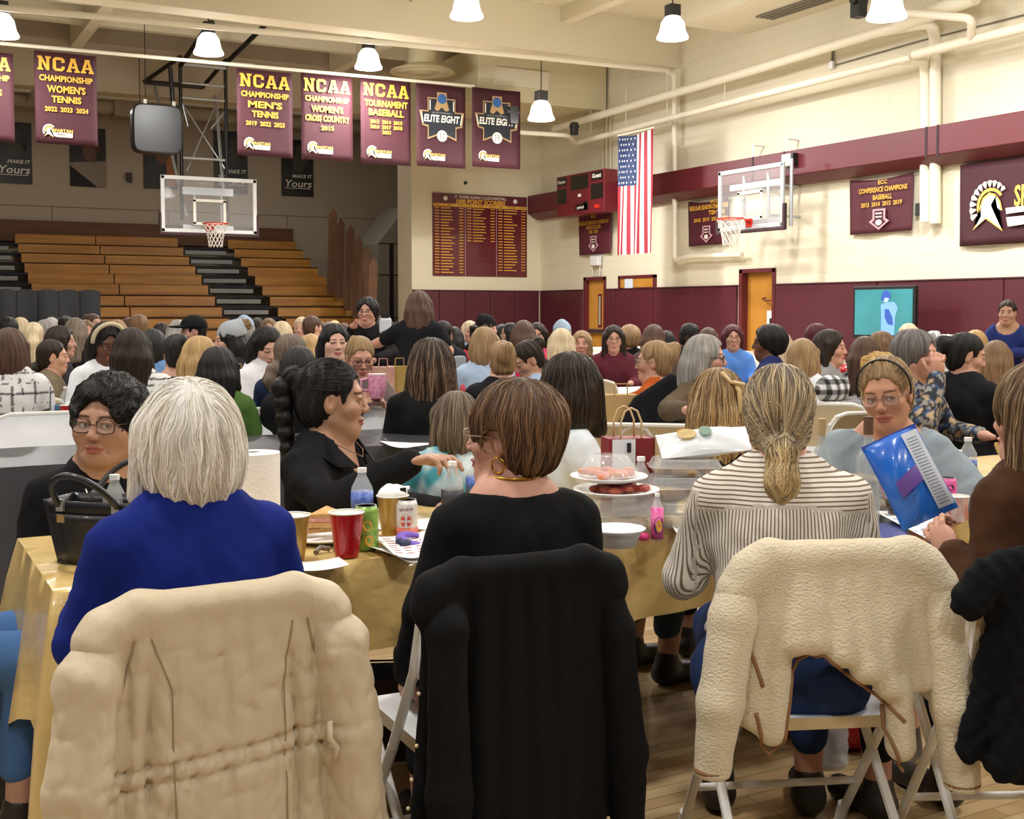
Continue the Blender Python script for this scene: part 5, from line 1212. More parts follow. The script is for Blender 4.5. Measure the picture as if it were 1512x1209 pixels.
def gingham(V_, up, A, sh):
    a = (V_[:, 2]/.07 % 1 < .5).astype(int); b = (np.arctan2(V_[:, 0], V_[:, 1])*.15/.07 % 1 < .5).astype(int); return np.array([lin('1a1a1c'), lin('77777a'), lin('dcdcdc')])[a+b]
CR = [
 (12, 470, 12, 180, 180, 'shortf', 'black', '1c1c20', 'black-haired person seated farthest left in the distance, only the crown showing', {}),
 (31, 470, 13, 150, 150, 'long', 'pale', 'c9c3ba', 'blond head at the far left, just beside the black-haired crown', {}),
 (14, 487, 6.9, 172, 165, 'bobl', 'brown', 'e6e6e6', 'person with shoulder-length brown hair in a white shirt with a thin black window check', dict(shirt_fn=stripes(2, .058, .09, 'e4e4e6', '202024', True), hl=.2, width=.98)),
 (49, 477, 10, 180, 180, 'pony', 'pale', 'cfc8bb', 'person at far left with a very pale blond ponytail tied by a black band', {}),
 (70, 473, 10.5, 90, 88, 'short', 'gray', '6c6a70', 'person with short grey hair and glasses pushed up, ruddy cheek, profile to the right', dict(skin='pink')),
 (91, 483, 9.4, 90, 80, 'bob', 'darkbrown', '2c262c', 'dark-bobbed person in dark top behind the olive shirt, profile to the right', {}),
 (78, 503, 7.6, 85, 88, 'lowpony', 'darkbrown', '6b5f4c', 'young person in an olive-brown tee, dark hair tied back, profile to the right', dict(sleeves='short')),
 (112, 471, 11, 175, 160, 'long', 'ashbrown', '17171a', 'person with long ash-grey hair and black top seen from behind near the water bottle', {}),
 (127, 474, 12, 30, 20, 'long', 'ltbrown', 'dcd6d0', 'smiling pink-faced person in white to the right of the ash-grey hair', dict(skin='pink')),
 (138, 464, 13.5, 20, 40, 'updo', 'brown', '3a3440', 'person with piled-up brown hair, highest head before the black screens', {}),
 (97, 468, 16.5, 180, 180, 'shortf', 'black', '20202a', 'far dark-haired head with sunglasses on top by the screens', {}),
 (76, 470, 17, 180, 180, 'shortf', 'gray', '505056', 'far grey head above the ruddy profile at left', {}),
 (88, 470, 18.5, 180, 180, 'bob', 'darkbrown', '303036', 'far dark bob between grey heads at left', {}),
 (40, 476, 18, 180, 180, 'bob', 'black', '303036', 'far black bob behind the pale ponytail', {}),
 (158, 478, 7.6, 10, 15, 'long', 'black', 'dfe3e8', 'dark-skinned person with long black hair and a cream headband, white jacket, looking down', dict(skin='brown', pitch=16, extra='headband')),
 (195, 487, 7.0, 180, 172, 'long', 'darkbrown', 'e6e6e8', 'dark-brown long-haired person in a white blouse with black stripes, from behind', dict(shirt_fn=stripes(2, .034, .22, 'e9e8e6', '1c1c20'), hl=.2, width=1.0)),
 (173, 474, 12.5, 180, 180, 'long', 'dkblonde', '2a2a2e', 'streaky blond head just behind the cream headband', {}),
 (226, 488, 8.2, 178, 170, 'bob', 'charcoal', '6f97cf', 'dark-haired person in a sky-blue shirt behind the striped blouse', {}),
 (205, 466, 13.5, 180, 180, 'shortf', 'ltbrown', '6a5a48', 'light-brown head seen before the lowest bleacher planks', {}),
 (191, 470, 14, 180, 180, 'bob', 'brown', '3a3a40', 'brown head with sunglasses on top left of the light-brown one', {}),
 (239, 478, 12, 180, 170, 'bobl', 'darkbrown', '34343c', 'dark-brown bob between the streaky blond and the black cap', {}),
 (261, 495, 7.4, 182, 190, 'updo', 'charcoal', '131316', 'person in a black top with a messy dark bun and bare nape', dict(neck='wide')),
 (262, 474, 12.3, 180, 180, 'long', 'gray', '55555c', 'ash-blond head just left of the black cap', {}),
 (284, 469, 10.4, -60, -75, 'short', 'black', '24262c', 'man in a black baseball cap, profile to the left', dict(extra='cap', skin='pink')),
 (296, 499, -6.95, 170, 150, 'long', 'blonde', 'dcdad8', 'person with long golden hair and a white top left of the black-haired green-shirted one', dict(hl=.2)),
 (322, 516, 6.5, 172, 168, 'long', 'black', '4d6b33', 'person with long glossy black hair and a moss-green shirt', dict(hl=.13, vol=1.05)),
 (337, 481, 9.0, -75, -80, 'long', 'black', '17171a', 'person in a grey knit hat with a brown fur pompom and a black coat', dict(extra='beanie')),
 (361, 472, 12.2, 175, 175, 'bob', 'gray', '7c3350', 'person in a pale blue knit hat and a wine-red sweater', dict(extra='beanie2')),
 (394, 485, 7.6, 25, 22, 'long', 'black', 'dfe2e6', 'black-haired person in a white hoodie looking down to the right', dict(pitch=22, neck='hood', skin='pale')),
 (397, 471, 14.5, 5, 0, 'bob', 'ltbrown', '8a4a4a', 'far person with brown fringe and glasses on the head, facing the camera', {}),
 (416, 476, 12, 180, 180, 'bob', 'pale', 'b3202e', 'pale-haired person with a bright red scarf, seen from behind', {}),
 (445, 469, 13, -20, -20, 'bun', 'pale', 'e2ddd6', 'very blond person with a high top bun and white top', {}),
 (462, 467, 12, 178, 120, 'short', 'brown', '4f6f9c', 'short-haired man in a blue denim shirt in the distance', {}),
 (474, 476, 16, 60, 60, 'short', 'brown', '7a7a84', 'far ruddy-faced person right of the denim shirt', dict(skin='pink')),
 (432, 495, 6.9, 165, 120, 'lowpony', 'ashbrown', '1f2c4a', 'dark-blond person in a navy sweater, cheek turned right', dict(width=.98)),
 (459, 495, 7.8, 180, 170, 'long', 'blonde', '8f8a86', 'wavy golden-haired person behind the navy sweater', dict(hcurl=.006)),
 (441, 514, -6.6, 178, 176, 'bobl', 'charcoal', '18181b', 'person with charcoal hair and a black top just behind the woman with the braid', dict(hl=.2)),
 (494, 480, 8.0, 10, 14, 'long', 'black', '2b3340', 'pale round-faced person with long black hair and a dark denim jacket, facing the camera', dict(skin='pale', chub=.6, neck='scoop', width=.98)),
 (508, 478, 15, 10, 10, 'short', 'brown', '44464e', 'far man with short brown hair to the right of the pale round face', dict(skin='pink')),
 (486, 476, 17, 180, 180, 'bob', 'ashbrown', '5a5a60', 'far ash-brown head above the black-haired round-faced person', {}),
 (494, 474, 19.5, 180, 180, 'bob', 'blonde', '5a5a60', 'smallest blond head by the end of the bleachers', {}),
 (655, 475, 11.2, 178, 165, 'short', 'black', '1b1f2a', 'person with short black hair and dark jacket right of the standing brown-haired woman', {}),
 (567, 467, 13, 178, 178, 'bob', 'brown', '121214', 'brown-haired person in a shiny black coat behind the standing women', {}),
 (587, 478, 12.2, 178, 178, 'bob', 'black', '131315', 'black-haired person in a black puffer coat below the outstretched hand', {}),
 (670, 484, 12.3, 178, 178, 'long', 'black', 'a02a34', 'long black-haired person in a red top near the end wall', {}),
 (694, 475, 14.3, 10, 10, 'bob', 'pale', '8fb0d8', 'far fair-haired person facing the camera under the name board', dict(skin='pink')),
 (706, 478, 12.2, 178, 150, 'bun', 'black', '121214', 'black-haired person in black left of the black knit hat', {}),
 (721, 470, 12.4, 100, 60, 'long', 'brown', '4a4650', 'brown-haired person with a black knit hat', dict(extra='beanie3')),
 (716, 485, 8.6, 178, 160, 'bobl', 'dkblonde', 'a9bdd8', 'person with an ash-blond bob and a light blue sweater', {}),
 (741, 480, 15, 178, 178, 'bob', 'black', '26262c', 'far small black bob near the end wall', {}),
 (680, 490, 16, 40, 30, 'bob', 'pale', 'd0ccd0', 'far small white-blond child head', {}),
 (752, 478, 13, -80, -80, 'bobl', 'black', '3c3c44', 'dark-haired person with glasses, profile to the left, near the end wall', dict(glasses='111111')),
 (773, 475, 10.2, 178, 178, 'long', 'brown', 'd92a5a', 'person with long brown hair and a hot-pink top', {}),
 (741, 505, 7.0, 180, 190, 'updo', 'dkblonde', '19191d', 'person with a blond updo and a sleeveless black top, bare upper arms', dict(sleeves='none', width=.98)),
 (780, 505, 7.1, -70, -70, 'bun', 'darkbrown', '9db4d2', 'young person with low dark bun in light blue top, looking down left', dict(pitch=28, skin='tan')),
 (793, 478, 12, 0, -5, 'long', 'darkbrown', 'c84a68', 'dark-haired person with glasses and a pink jacket facing the camera', dict(glasses='151515', skin='pink')),
 (830, 478, 12.2, 178, 178, 'shortf', 'gray', 'd5dbe4', 'person in a white shirt and a grey knit hat', dict(extra='beanie2')),
 (829, 487, -9.4, 178, 178, 'long', 'pale', '3c3a34', 'person with long platinum hair and dark top', dict(hl=.28)),
 (859, 490, 11, 5, -3, 'bob', 'dkblonde', '8a8f92', 'blond-bobbed person in a grey top smiling at the camera, before the far door', dict(skin='pink')),
 (906, 482, 11.3, 0, 5, 'bobl', 'darkbrown', '5a2430', 'person with dark bob, glasses and a maroon jacket facing the camera', dict(glasses='111111', skin='pink')),
 (930, 483, 10.4, 178, 178, 'shortf', 'dkblonde', '141416', 'person with short fluffy blond hair and a black jacket', dict(vol=1.1)),
 (966, 481, 11.3, 178, 165, 'long', 'brown', '5a4a44', 'person with long brown hair left of the long black hair, before the wall pads', {}),
 (984, 490, 10.6, 178, 178, 'long', 'black', '202024', 'person with long black hair before the wall pads', {}),
 (966, 505, 6.8, -120, -100, 'updo', 'dkblonde', 'a8501e', 'person in burnt-orange knit sweater leaning on the table, hair clipped up', dict(width=1.0, glasses='777777', arms=[((-.24, .26, .84), (-.14, .5, .80)), ((.24, .26, .84), (.12, .5, .80))])),
 (1020, 479, 10.4, 30, 60, 'short', 'black', '17181c', 'dark-skinned man with short hair and glasses in a black sweater', dict(skin='dark', glasses='111111', pitch=10)),
 (1046, 485, 11, 178, 178, 'bobl', 'brown', '3c3c40', 'brown-haired person with a dark hairband behind the grey-haired woman', {}),
 (1082, 481, 10.6, 5, 8, 'long', 'red', '5b8ede', 'person with long dark-red hair and glasses in a bright blue shirt', dict(glasses='111111', skin='pink')),
 (1043, 497, 6.6, 55, 85, 'long', 'gray', '5a4d3c', 'grey long-haired woman in an olive-brown fleece jacket, profile to the right', dict(glasses='222222', hl=.16, age=1, width=1.0, neck='vee', skin='pink', arms=[((-.27, .0, .74), (-.12, .24, .62)), ((.36, .05, .88), (.5, .25, .9))])),
 (1134, 482, 8.2, -100, -85, 'shortf', 'black', '232d5c', 'person with black braided hair in a navy sweatshirt, profile to the left', dict(skin='brown', width=.98)),
 (1153, 492, 10, 178, 178, 'long', 'pale', 'b8b4ae', 'blond head right of the black braids', {}),
 (1186, 502, 7.6, 178, 172, 'bobl', 'dkblonde', 'dde1e6', 'person with a layered blond bob in a white sweater', dict(hcurl=.004)),
 (1209, 479, 10.4, 60, 110, 'short', 'red', '3a3238', 'person with short maroon-dyed hair', dict(skin='pink')),
 (1227, 489, 7.9, 80, 80, 'long', 'darkbrown', '8a8a8e', 'dark long-haired person in a grey sweater, profile to the right', dict(hl=.2, skin='pink')),
 (1277, 499, 8.0, 178, 172, 'long', 'brown', 'cccccc', 'person with long brown ombre hair and a black and white gingham shirt', dict(shirt_fn=gingham)),
 (1304, 491, 9.6, 120, 90, 'bobl', 'ltbrown', '4a4a50', 'light-brown-haired person just below the television', {}),
 (1342, 480, 11.2, 178, 178, 'curly', 'pale', '77757a', 'person with pale curly hair below the right edge of the television', {}),
 (1355, 491, 6.1, 60, 72, 'shortf', 'dkgray', '2b303c', 'person with short grey hair and glasses in blue floral blouse, hand at mouth', dict(shirt_fn=floral, glasses='7a4a4a', skin='pink', age=1, width=1.0, arms=[((-.26, .06, .74), (-.12, .3, .74)), ((.25, .22, .82), (.11, .20, 1.03))], hands=(None, (Vector((0, -.05, 1)), Vector((-1, -.3, 0)), 1, 1.2)), chub=.4)),
 (1427, 494, 6.3, 150, 105, 'pony', 'black', '141519', 'person with a black ponytail in a black sweater, cheek turned right', dict(width=1.03, pitch=12)),
 (1472, 505, 7.2, 178, 170, 'long', 'ltbrown', '8a6b58', 'person with long light-brown hair near the right edge, below the standing woman', dict(hl=.18)),
 (1441, 489, 9.5, 178, 178, 'bob', 'blonde', '8a8680', 'blond crown behind the black ponytail', {}),
 (380, 470, 17.5, 180, 180, 'bob', 'darkbrown', '303036', 'far dark head before the grey aisle steps', {}),
 (248, 482, 15.5, 180, 180, 'bob', 'black', '303036', 'far black head left of the ash-blond one', {}),
 (770, 486, 14, 178, 178, 'bob', 'black', '26262c', 'far black head behind the hot-pink top', {}),
]
def hat_cap(h):
    f = Field(axis(-.14, .14, .006), axis(-.15, .24, .006), axis(-.02, .17, .006)); f.ell((0, -.012, .045), (.098, .112, .098), 0); f.plane((0, 0, -1), -.035, .006); f.ell((0, .11, .045), (.075, .085, .012), .01)
    v, q = f.mesh(); o = link('baseball_cap', np_mesh('cap', v, q), cloth_mat('121214'), h['body']); o.matrix_local = h['M']
    MB().box((.0, .1, .09), (.03, .004, .008)).build('cap_mark', WHT, o)
def beanie(c, pom=None):
    def fn(h):
        f = Field(axis(-.14, .14, .007), axis(-.17, .15, .007), axis(-.03, .2, .007)); f.ell((0, -.03, .055), (.1, .115, .1), 0); f.rc((0, -.03, .08), (0, -.08, .12), .07, .05, .04); f.plane((0, -.25, -1), -.022, .01)
        f.disp(lambda X, Y, Z: .002*np.sin(np.arctan2(X, Y+1e-6*Z)*40)); v, q = f.mesh(); o = link('knit_hat', np_mesh('hat', v, q), cloth_mat(c), h['body']); o.matrix_local = h['M']
        if pom:
            f = Field(axis(-.07, .07, .006), axis(-.19, -.05, .006), axis(.05, .2, .006)); f.ell((0, -.125, .125), (.048,)*3, 0); f.disp(lambda X, Y, Z: .008*noise3(X, Y, Z, 200)); v, q = f.mesh(); link('pompom', np_mesh('pom', v, q), cloth_mat(pom), o)
    return fn
def headband(h):
    mb = MB(); mb.tube([(.094*math.sin(t), .035+.012*math.cos(t), .03+.107*math.cos(t)) for t in np.linspace(-1.7, 1.7, 21)], .013, 8); h['part'](mb, 'headband', cloth_mat('cfc1a3'), smooth=True)
EX = {'cap': hat_cap, 'beanie': beanie('9aa0a8', '7a6248'), 'beanie2': beanie('9fb2c8'), 'beanie3': beanie('141416'), 'headband': headband}
for (px, top, D, bf, hf, hair, hc, shirt, lab, kw) in CR:
    kw = dict(kw)
    if 'extra' in kw: kw['extra'] = EX[kw['extra']]
    kw.setdefault('group', 'people seated at the rear tables')
    person(px, top, snap(px, top, D), bf, hf, hair=hair, hc=hc, shirt=shirt, label=lab, **kw)
# standing women
person(542, 442, 10.3, 15, -15, hair='shortf', hc='black', shirt='111113', label='standing woman with short black hair, glasses and a black long-sleeved top before the bleachers', stand=True, width=.84, glasses='333333', skin='pink', neck='crew', arms=[((-.2, .1, .76), (-.0, .3, .72)), ((.24, .05, .8), (.2, .26, .98))], age=1, pants='151517', hh=.006, vol=.98)
person(619, 432, 9.3, 170, 172, hair='long', hc='brown', shirt='14151b', label='standing brown-haired woman seen from behind in black top and jeans, arm held out', stand=True, sleeves='short', pants='35486c', arms=[((-.34, .14, .84), (-.5, .34, .80)), ((.24, .0, .78), (.2, .1, .62))], hl=.14, hh=.006, lean=6, skin='pink')
person(1488, 445, 11.2, -8, -10, hair='bun', hc='darkbrown', shirt='22306a', label='standing young woman with pulled-back dark hair in a royal blue top by the wall pads', stand=True, width=.82, skin='tan', neck='scoop', arms=[((-.24, .08, .76), (-.02, .24, .74)), ((.24, .08, .76), (.06, .24, .72))], pants='131316', hh=.006)
# woman with the pink tumbler
person(531, 499, 6.9, 20, 14, hair='bun', hc='dkblonde', shirt='6a5a5c', label='blond woman with glasses and a grey and maroon jacket holding up a large pink tumbler', glasses='4a1a22', pitch=14, skin='pink', neck='hood', arms=[((-.24, .12, .78), (-.03, .33, .86)), ((.26, .12, .78), (.13, .33, .86))],
       hands=((Vector((.3, .5, .55)), Vector((1, .1, .0)), -1, 1.0), (Vector((-.3, .5, .55)), Vector((-1, .1, 0)), 1, 1.0)), hh=.0045)
# ================================================================== people around the front table
def down_flow(crown=(0, -.045, .13), curl=0.0, tie=None, g0=.5, out=0):
    cr = np.array(crown)
    def fn(P, t, rg):
        r = P-cr; r[:, 2] *= .3; n = np.linalg.norm(r, axis=1, keepdims=True)+1e-6; d = np.clip(n/.09, 0, 1)
        v = r/n*(1.1-d*.9)+np.array([0, 0, -1.0])*(g0*d+.15)
        if tie is not None: q = np.array(tie)-P; v = q/(np.linalg.norm(q, axis=1, keepdims=True)+1e-6)+r/n*.15
        if curl: v += curl*np.stack([np.sin(P[:, 2]*70+P[:, 1]*40), np.cos(P[:, 2]*60+P[:, 0]*50), .4*np.sin(P[:, 0]*80)], 1)
        return v
    return fn
def mk_str(n, r, cols, flow, steps=16, step=.011, zmin=-.3, ymax=.2, seed=3, wav=0, off=.0015, cond=None):
    def fn(f, hob):
        V_, Q = f.mesh(); m = (V_[:, 2] > zmin) & (V_[:, 1] < ymax)
        if cond is not None: m &= cond(V_)
        rg = np.random.RandomState(seed); st = V_[m][rg.randint(0, m.sum(), n)]
        a, b, c = strands(f, st, flow, n, r, cols, steps, step, seed, off, wav)
        me = np_mesh('hair_strands', a, b, c); o = link('hair_strands', me, STRAND, hob)
    return fn
def H(up_, a): return a
# 1 white-haired woman from behind
def ear_blank(h): pass
def p1x(h):
    mb = MB(); mb.ell((0, -.098, .075), (.016, .006, .018)); 
person(275, 570, 2.42, 193, 200, hair='bob', hc='white', skin='pink', shirt='0f2274', label='white-haired person in a royal blue sweater seen from behind at the front table', vol=1.05, s=.98, width=.98,
       hstr=mk_str(2600, .0011, ['f4f2ee', 'e4e0d8', 'cfc8bc', 'bdb3a2', 'd8cfbd', 'ffffff'], down_flow((-.01, -.075, .105), .12), 15, .011, seed=5, wav=.12), hh=.003, neck='crew', pants='20242c', fold=.005, lean=4,
       arms=[((-.215, .06, .74), (-.17, .28, .77)), ((.215, .06, .74), (.17, .28, .77))])
# 2 brown short hair, black boat-neck top, head turned left
def p2x(h):
    mb = MB(); c = (-.078, -.005, -.058); mb.tube([(c[0]-.004, c[1]+.016*math.cos(t), c[2]-.0+.018*math.sin(t)) for t in np.linspace(0, 2*PI, 25)[:-1]], .0024, 8, closed=True)
    mb2 = MB(); c = (.078, -.005, -.058); mb2.tube([(c[0]+.004, c[1]+.016*math.cos(t), c[2]-.0+.018*math.sin(t)) for t in np.linspace(0, 2*PI, 25)[:-1]], .0024, 8, closed=True)
    gm = mat('gold_jewellery', 'c9983c', .25, 1)
    h['part'](mb, 'earring', gm, smooth=True); h['part'](mb2, 'earring', gm, smooth=True)
    n = MB(); up = h['up']; n.tube([Vector(up(.072*math.sin(t), .012-.070*math.cos(t), 1.052-.006*math.cos(t))) for t in np.linspace(0, 2*PI, 41)[:-1]], .0032, 8, closed=True); n.build('necklace', gm, h['body'], smooth=True)
person(752, 572, 2.82, 200, 248, hair='shortear', hc='brown', skin='pink', shirt='0d0d10', label='person with short brown hair, glasses and gold hoop earring in a black boat-neck top', vol=1.02, width=.95, glasses='8a7a68', neck='wide',
       hstr=mk_str(2200, .0011, ['4e382a', '634835', '7a5c42', '8a6a4a', '463226', '6b4e38'], down_flow((.0, -.06, .125), .08), 11, .010, seed=8, wav=.1), hh=.003, extra=p2x, pants='191b22', age=1, lean=3, fold=.003,
       arms=[((-.215, .02, .74), (-.22, .16, .56)), ((.21, .06, .74), (.17, .28, .78))], hands=((Vector((.0, .5, -.8)), Vector((1, .2, 0)), 1, .9), None))
# 3 ponytail, striped shirt
def stripe3(V_, up, A, sh):
    z_y = up((0, 0, .93))[2]; s_ = up((0, 0, .97))[2]; x, y, z = V_[:, 0], V_[:, 1], V_[:, 2]
    arm = np.abs(x) > .185
    a = np.where(z > z_y, z/.0105, np.arctan2(x, -y+.12)*.24/.0115); a = np.where(arm & (z <= z_y), (x+y*.8)/.0125, a)
    m = (a % 1) < .36; return np.where(m[:, None], np.array(lin('7d6b58')), np.array(lin('ded9d0')))
_s3 = 'STRIPE'
def stripe_mat():
    m = mat('striped_shirt', 'ddd8cf', .8, bump=(140, .2, (1, 1, 1), .002)); nt = m.node_tree; N = nt.nodes; L = nt.links; b = N['Principled BSDF']
    at = N.new('ShaderNodeAttribute'); at.attribute_name = 'Col'; sp = N.new('ShaderNodeSeparateColor'); L.new(at.outputs['Color'], sp.inputs[0])
    fr = N.new('ShaderNodeMath'); fr.operation = 'FRACT'; mu = N.new('ShaderNodeMath'); mu.operation = 'MULTIPLY'; mu.inputs[1].default_value = 100; L.new(sp.outputs[0], mu.inputs[0]); L.new(mu.outputs[0], fr.inputs[0])
    lt = N.new('ShaderNodeMath'); lt.operation = 'LESS_THAN'; lt.inputs[1].default_value = .36; L.new(fr.outputs[0], lt.inputs[0])
    mx = N.new('ShaderNodeMixRGB'); mx.inputs[1].default_value = (*lin('e2ddd4'), 1); mx.inputs[2].default_value = (*lin('7a6855'), 1); L.new(lt.outputs[0], mx.inputs[0]); L.new(mx.outputs[0], b.inputs['Base Color']); return m
def stripe_coord(V_, up, A, sh):
    z_y = up((0, 0, .925))[2]; x, y, z = V_[:, 0], V_[:, 1], V_[:, 2]
    a = np.where(z > z_y+.012*np.cos(x*12), z/.0105, np.arctan2(x, -y+.14)*.26/.0105)
    arm = (np.abs(x) > .20) & (z < z_y+.03); a = np.where(arm, (y*1.0+.3*np.abs(x))/.0105+50, a)
    return np.repeat(((a+200)/100.0)[:, None], 3, axis=1)
person(1150, 540, 2.98, 186, 184, hair='lowpony', hc='ashbrown', skin='pink', shirt='ddd8cf', label='person with a low blond ponytail in a brown and white striped shirt seen from behind', vol=1.0, width=.98, s=1.03, hemz=.10,
       shirt_fn=stripe_coord, shirt_mat=stripe_mat(), hstr=None if False else (lambda f, hob: (mk_str(2600, .001, ['5d5249', '857564', 'b39c77', 'cdb78e', '6f6458', '9c8a74', 'd8c6a0'], down_flow((0, -.0, .14), 0, tie=(0, -.118, -.07)), 15, .0105, zmin=-.07, seed=4, cond=lambda v: (v[:, 1] > -.115) | (v[:, 2] > -.02))(f, hob), mk_str(900, .0011, ['c9ad7c', 'e0cb9c', '9c845f', 'b59a6c', '7b684d'], down_flow((0, -.12, -.06), .3), 13, .0105, zmin=-.25, seed=6, wav=.3, cond=lambda v: (v[:, 1] < -.105) & (v[:, 2] < -.03))(f, hob))),
       hh=.003, pants='22335a', lean=8, neck='high' if False else 'crew', fold=.006, arms=[((-.225, .08, .73), (-.18, .32, .77)), ((.225, .08, .73), (.18, .32, .77))])
# 4 right edge, long hair, brown top
person(1532, 545, 2.88, 228, 240, hair='long', hc='ltbrown', skin='pink', shirt='462c1c', label='long-haired person in a brown top at the right picture edge, hands clasped', vol=1.08, hl=.26,
       hstr=mk_str(1500, .0012, ['54402e', '7a6148', '9c8362', 'b59c78', '46352a'], down_flow((.0, -.03, .13), .03), 30, .012, seed=9, wav=.04), hh=.0035, lean=-4, pants='191b22', fold=.006, arms=[((-.20, -.05, .67), (-.185, .07, .80)), ((.22, .1, .76), (.02, .26, .70))],
       hands=((Vector((.1, .8, .5)), Vector((1, -.1, -.3)), 1, .9), None))
# 5 curly black hair, glasses, black top, looking left
def p5x(h):
    mb = MB(); mb.tube([(s_*.0+.075, .0, -.05+k*0) for s_, k in ((0, 0),)] + [(.078, .0, -.075)], .006, 8); h['part'](mb, 'earring', mat('pearl', 'd9d4ca', .25), smooth=True)
    up = h['up']; c = MB(); c.tube([Vector(up(*p)) for p in ((-.07, -.03, 1.03), (-.05, .06, .985), (-.0, .12, .93), (.03, .135, .88), (.06, .125, .93), (.075, .05, .99))], .0018, 6); c.build('white_cord', WHT, h['body'])
person(158, 562, 3.62, 8, -24, hair='curly', hc='black', skin='tan', shirt='0e0e11', label='person with curly black hair and dark glasses across the front table, looking left', glasses='3a1f22', gaze=-.5, mouth=1.0, chub=1.0, age=1, vol=1.03, width=1.0, s=1.1,
       hh=.0022, hstr=mk_str(2200, .0012, ['060607', '141214', '232022', '0c0b0c'], down_flow((0, -.03, .13), 1.5), 12, .006, seed=2, wav=.9, off=.003), extra=p5x, brow='0c0a0a', lean=2, roll=-3, pants='131316', open_=.62)
# 6 profile, dark braid, black shirt
def p6x(h):
    f = Field(axis(-.08, .08, .0035), axis(-.26, -.04, .0035), axis(-.40, .09, .0035)); zz = .055; f.rc((0, -.09, .055), (0, -.13, .05), .026, .03, .01)
    for k in range(9):
        z = .03-.046*k; r = .040*(1-.06*k)
        for s_ in (-1, 1): f.rc((s_*.018, -.15+.004*k, z+.012), (-s_*.012, -.145+.004*k, z-.018), r*.8, r*.62, .006)
    f.rc((0, -.115, -.38), (0, -.11, -.395), .012, .006, .01); v, q = f.mesh(); o = link('braid', np_mesh('braid', v, q), hair_mat(*HC['black']), h['body']); o.matrix_local = h['M']
    up = h['up']; n = MB(); n.tube([Vector(up(x, y, z)) for x, y, z in ((-.075, -.01, 1.05), (-.07, .05, 1.02), (-.035, .105, .985), (0, .122, .968), (.035, .105, .985), (.07, .05, 1.02), (.075, -.01, 1.05))], .0013, 6); n.build('necklace', mat('dull_gold', '8a6a4a', .4, .8), h['body'])
    c = MB(); 
    for s_ in (-1, 1): c.add([Vector(up(s_*.07, -.03, 1.055)), Vector(up(s_*.085, .05, 1.03)), Vector(up(s_*.05, .135, .94)), Vector(up(s_*.12, .10, .95)), Vector(up(s_*.14, .02, 1.0)), Vector(up(s_*.10, -.05, 1.03))], [(0, 1, 2, 3, 4, 5)])
    c.build('collar', cloth_mat('111114'), h['body'], solid=.004)
person(490, 534, 3.95, 62, 90, hair='bun', hc='black', skin='tan', shirt='121215', label='person with a long dark braid in a black V-neck shirt, profile to the right', s=1.1, neck='vee', chub=-.5, lean=-2, hh=.0022, lip='9a5248', brow='14100e',
       arms=[((-.22, .1, .78), (-.12, .30, .80)), ((.23, .12, .86), (.10, .32, .97))], hands=(None, (Vector((.15, 1, .25)), Vector((0, -.3, -1)), 1, .75, 1.1)),
       hstr=mk_str(1900, .0009, ['0a090a', '1b1818', '2a2423', '120f10'], down_flow((0, .0, .14), 0, tie=(0, -.12, .055)), 15, .0105, seed=3), extra=p6x, pants='2c4270', width=.95)
# 7 girl in tie-dye
person(672, 581, 4.25, 165, 205, hair='bobl', hc='ashbrown', skin='tan', shirt='9cc8d4', label='child with an ash-brown bob in a blue tie-dye top seen from behind', s=.84, shirt_fn=tiedye, hh=.004, sleeves='short', pants='2f4a78',
       hstr=mk_str(1300, .0012, ['4a4038', '6d5e50', '8d7c68', 'a39078'], down_flow((0, -.02, .13), 0), 18, .011, seed=12), vol=.98)
# 8 dark hair, white blouse
person(846, 529, 4.35, 118, 150, hair='bobl', hc='darkbrown', skin='tan', shirt='cfd6dc', label='person with glossy dark shoulder-length hair in a white ruffle-sleeved blouse', sleeves='short', neck='scoop', vol=1.1, hh=.004, hcurl=.003, s=1.04,
       hstr=mk_str(1700, .0013, ['0e0a08', '1d1511', '32251c', '4a382b'], down_flow((0, -.02, .13), .1), 22, .011, seed=14, wav=.15), lean=3, pants='39424e', fold=.006, arms=[((-.25, .06, .74), (-.17, .3, .76)), ((.25, .06, .74), (.17, .3, .76))])
# 9 clip-haired woman
def p9x(h):
    mb = MB(); mb.tube([(.045, -.105, .09), (.06, -.125, .06), (.066, -.128, .0), (.055, -.118, -.045)], .009, 8); mb.tube([(.0, -.10, .125), (.03, -.118, .09), (.06, -.125, .085), (.085, -.09, .08)], .007, 8)
    h['part'](mb, 'hair_clip', mat('clip_horn', 'c9ad7a', .3), smooth=True)
person(1060, 549, 4.45, 180, 188, hair='long', hc='dkblonde', skin='light', shirt='15151a', label='person with long blond-brown hair held by a curved cream clip, black top', vol=1.06, hh=.004, hl=.19, extra=p9x,
       hstr=mk_str(1900, .0013, ['6b5238', '8c6f4a', 'b29365', 'cfb483', '54402c'], down_flow((0, -.0, .135), .05), 26, .0115, seed=15, wav=.1), lean=6, pants='20242c')
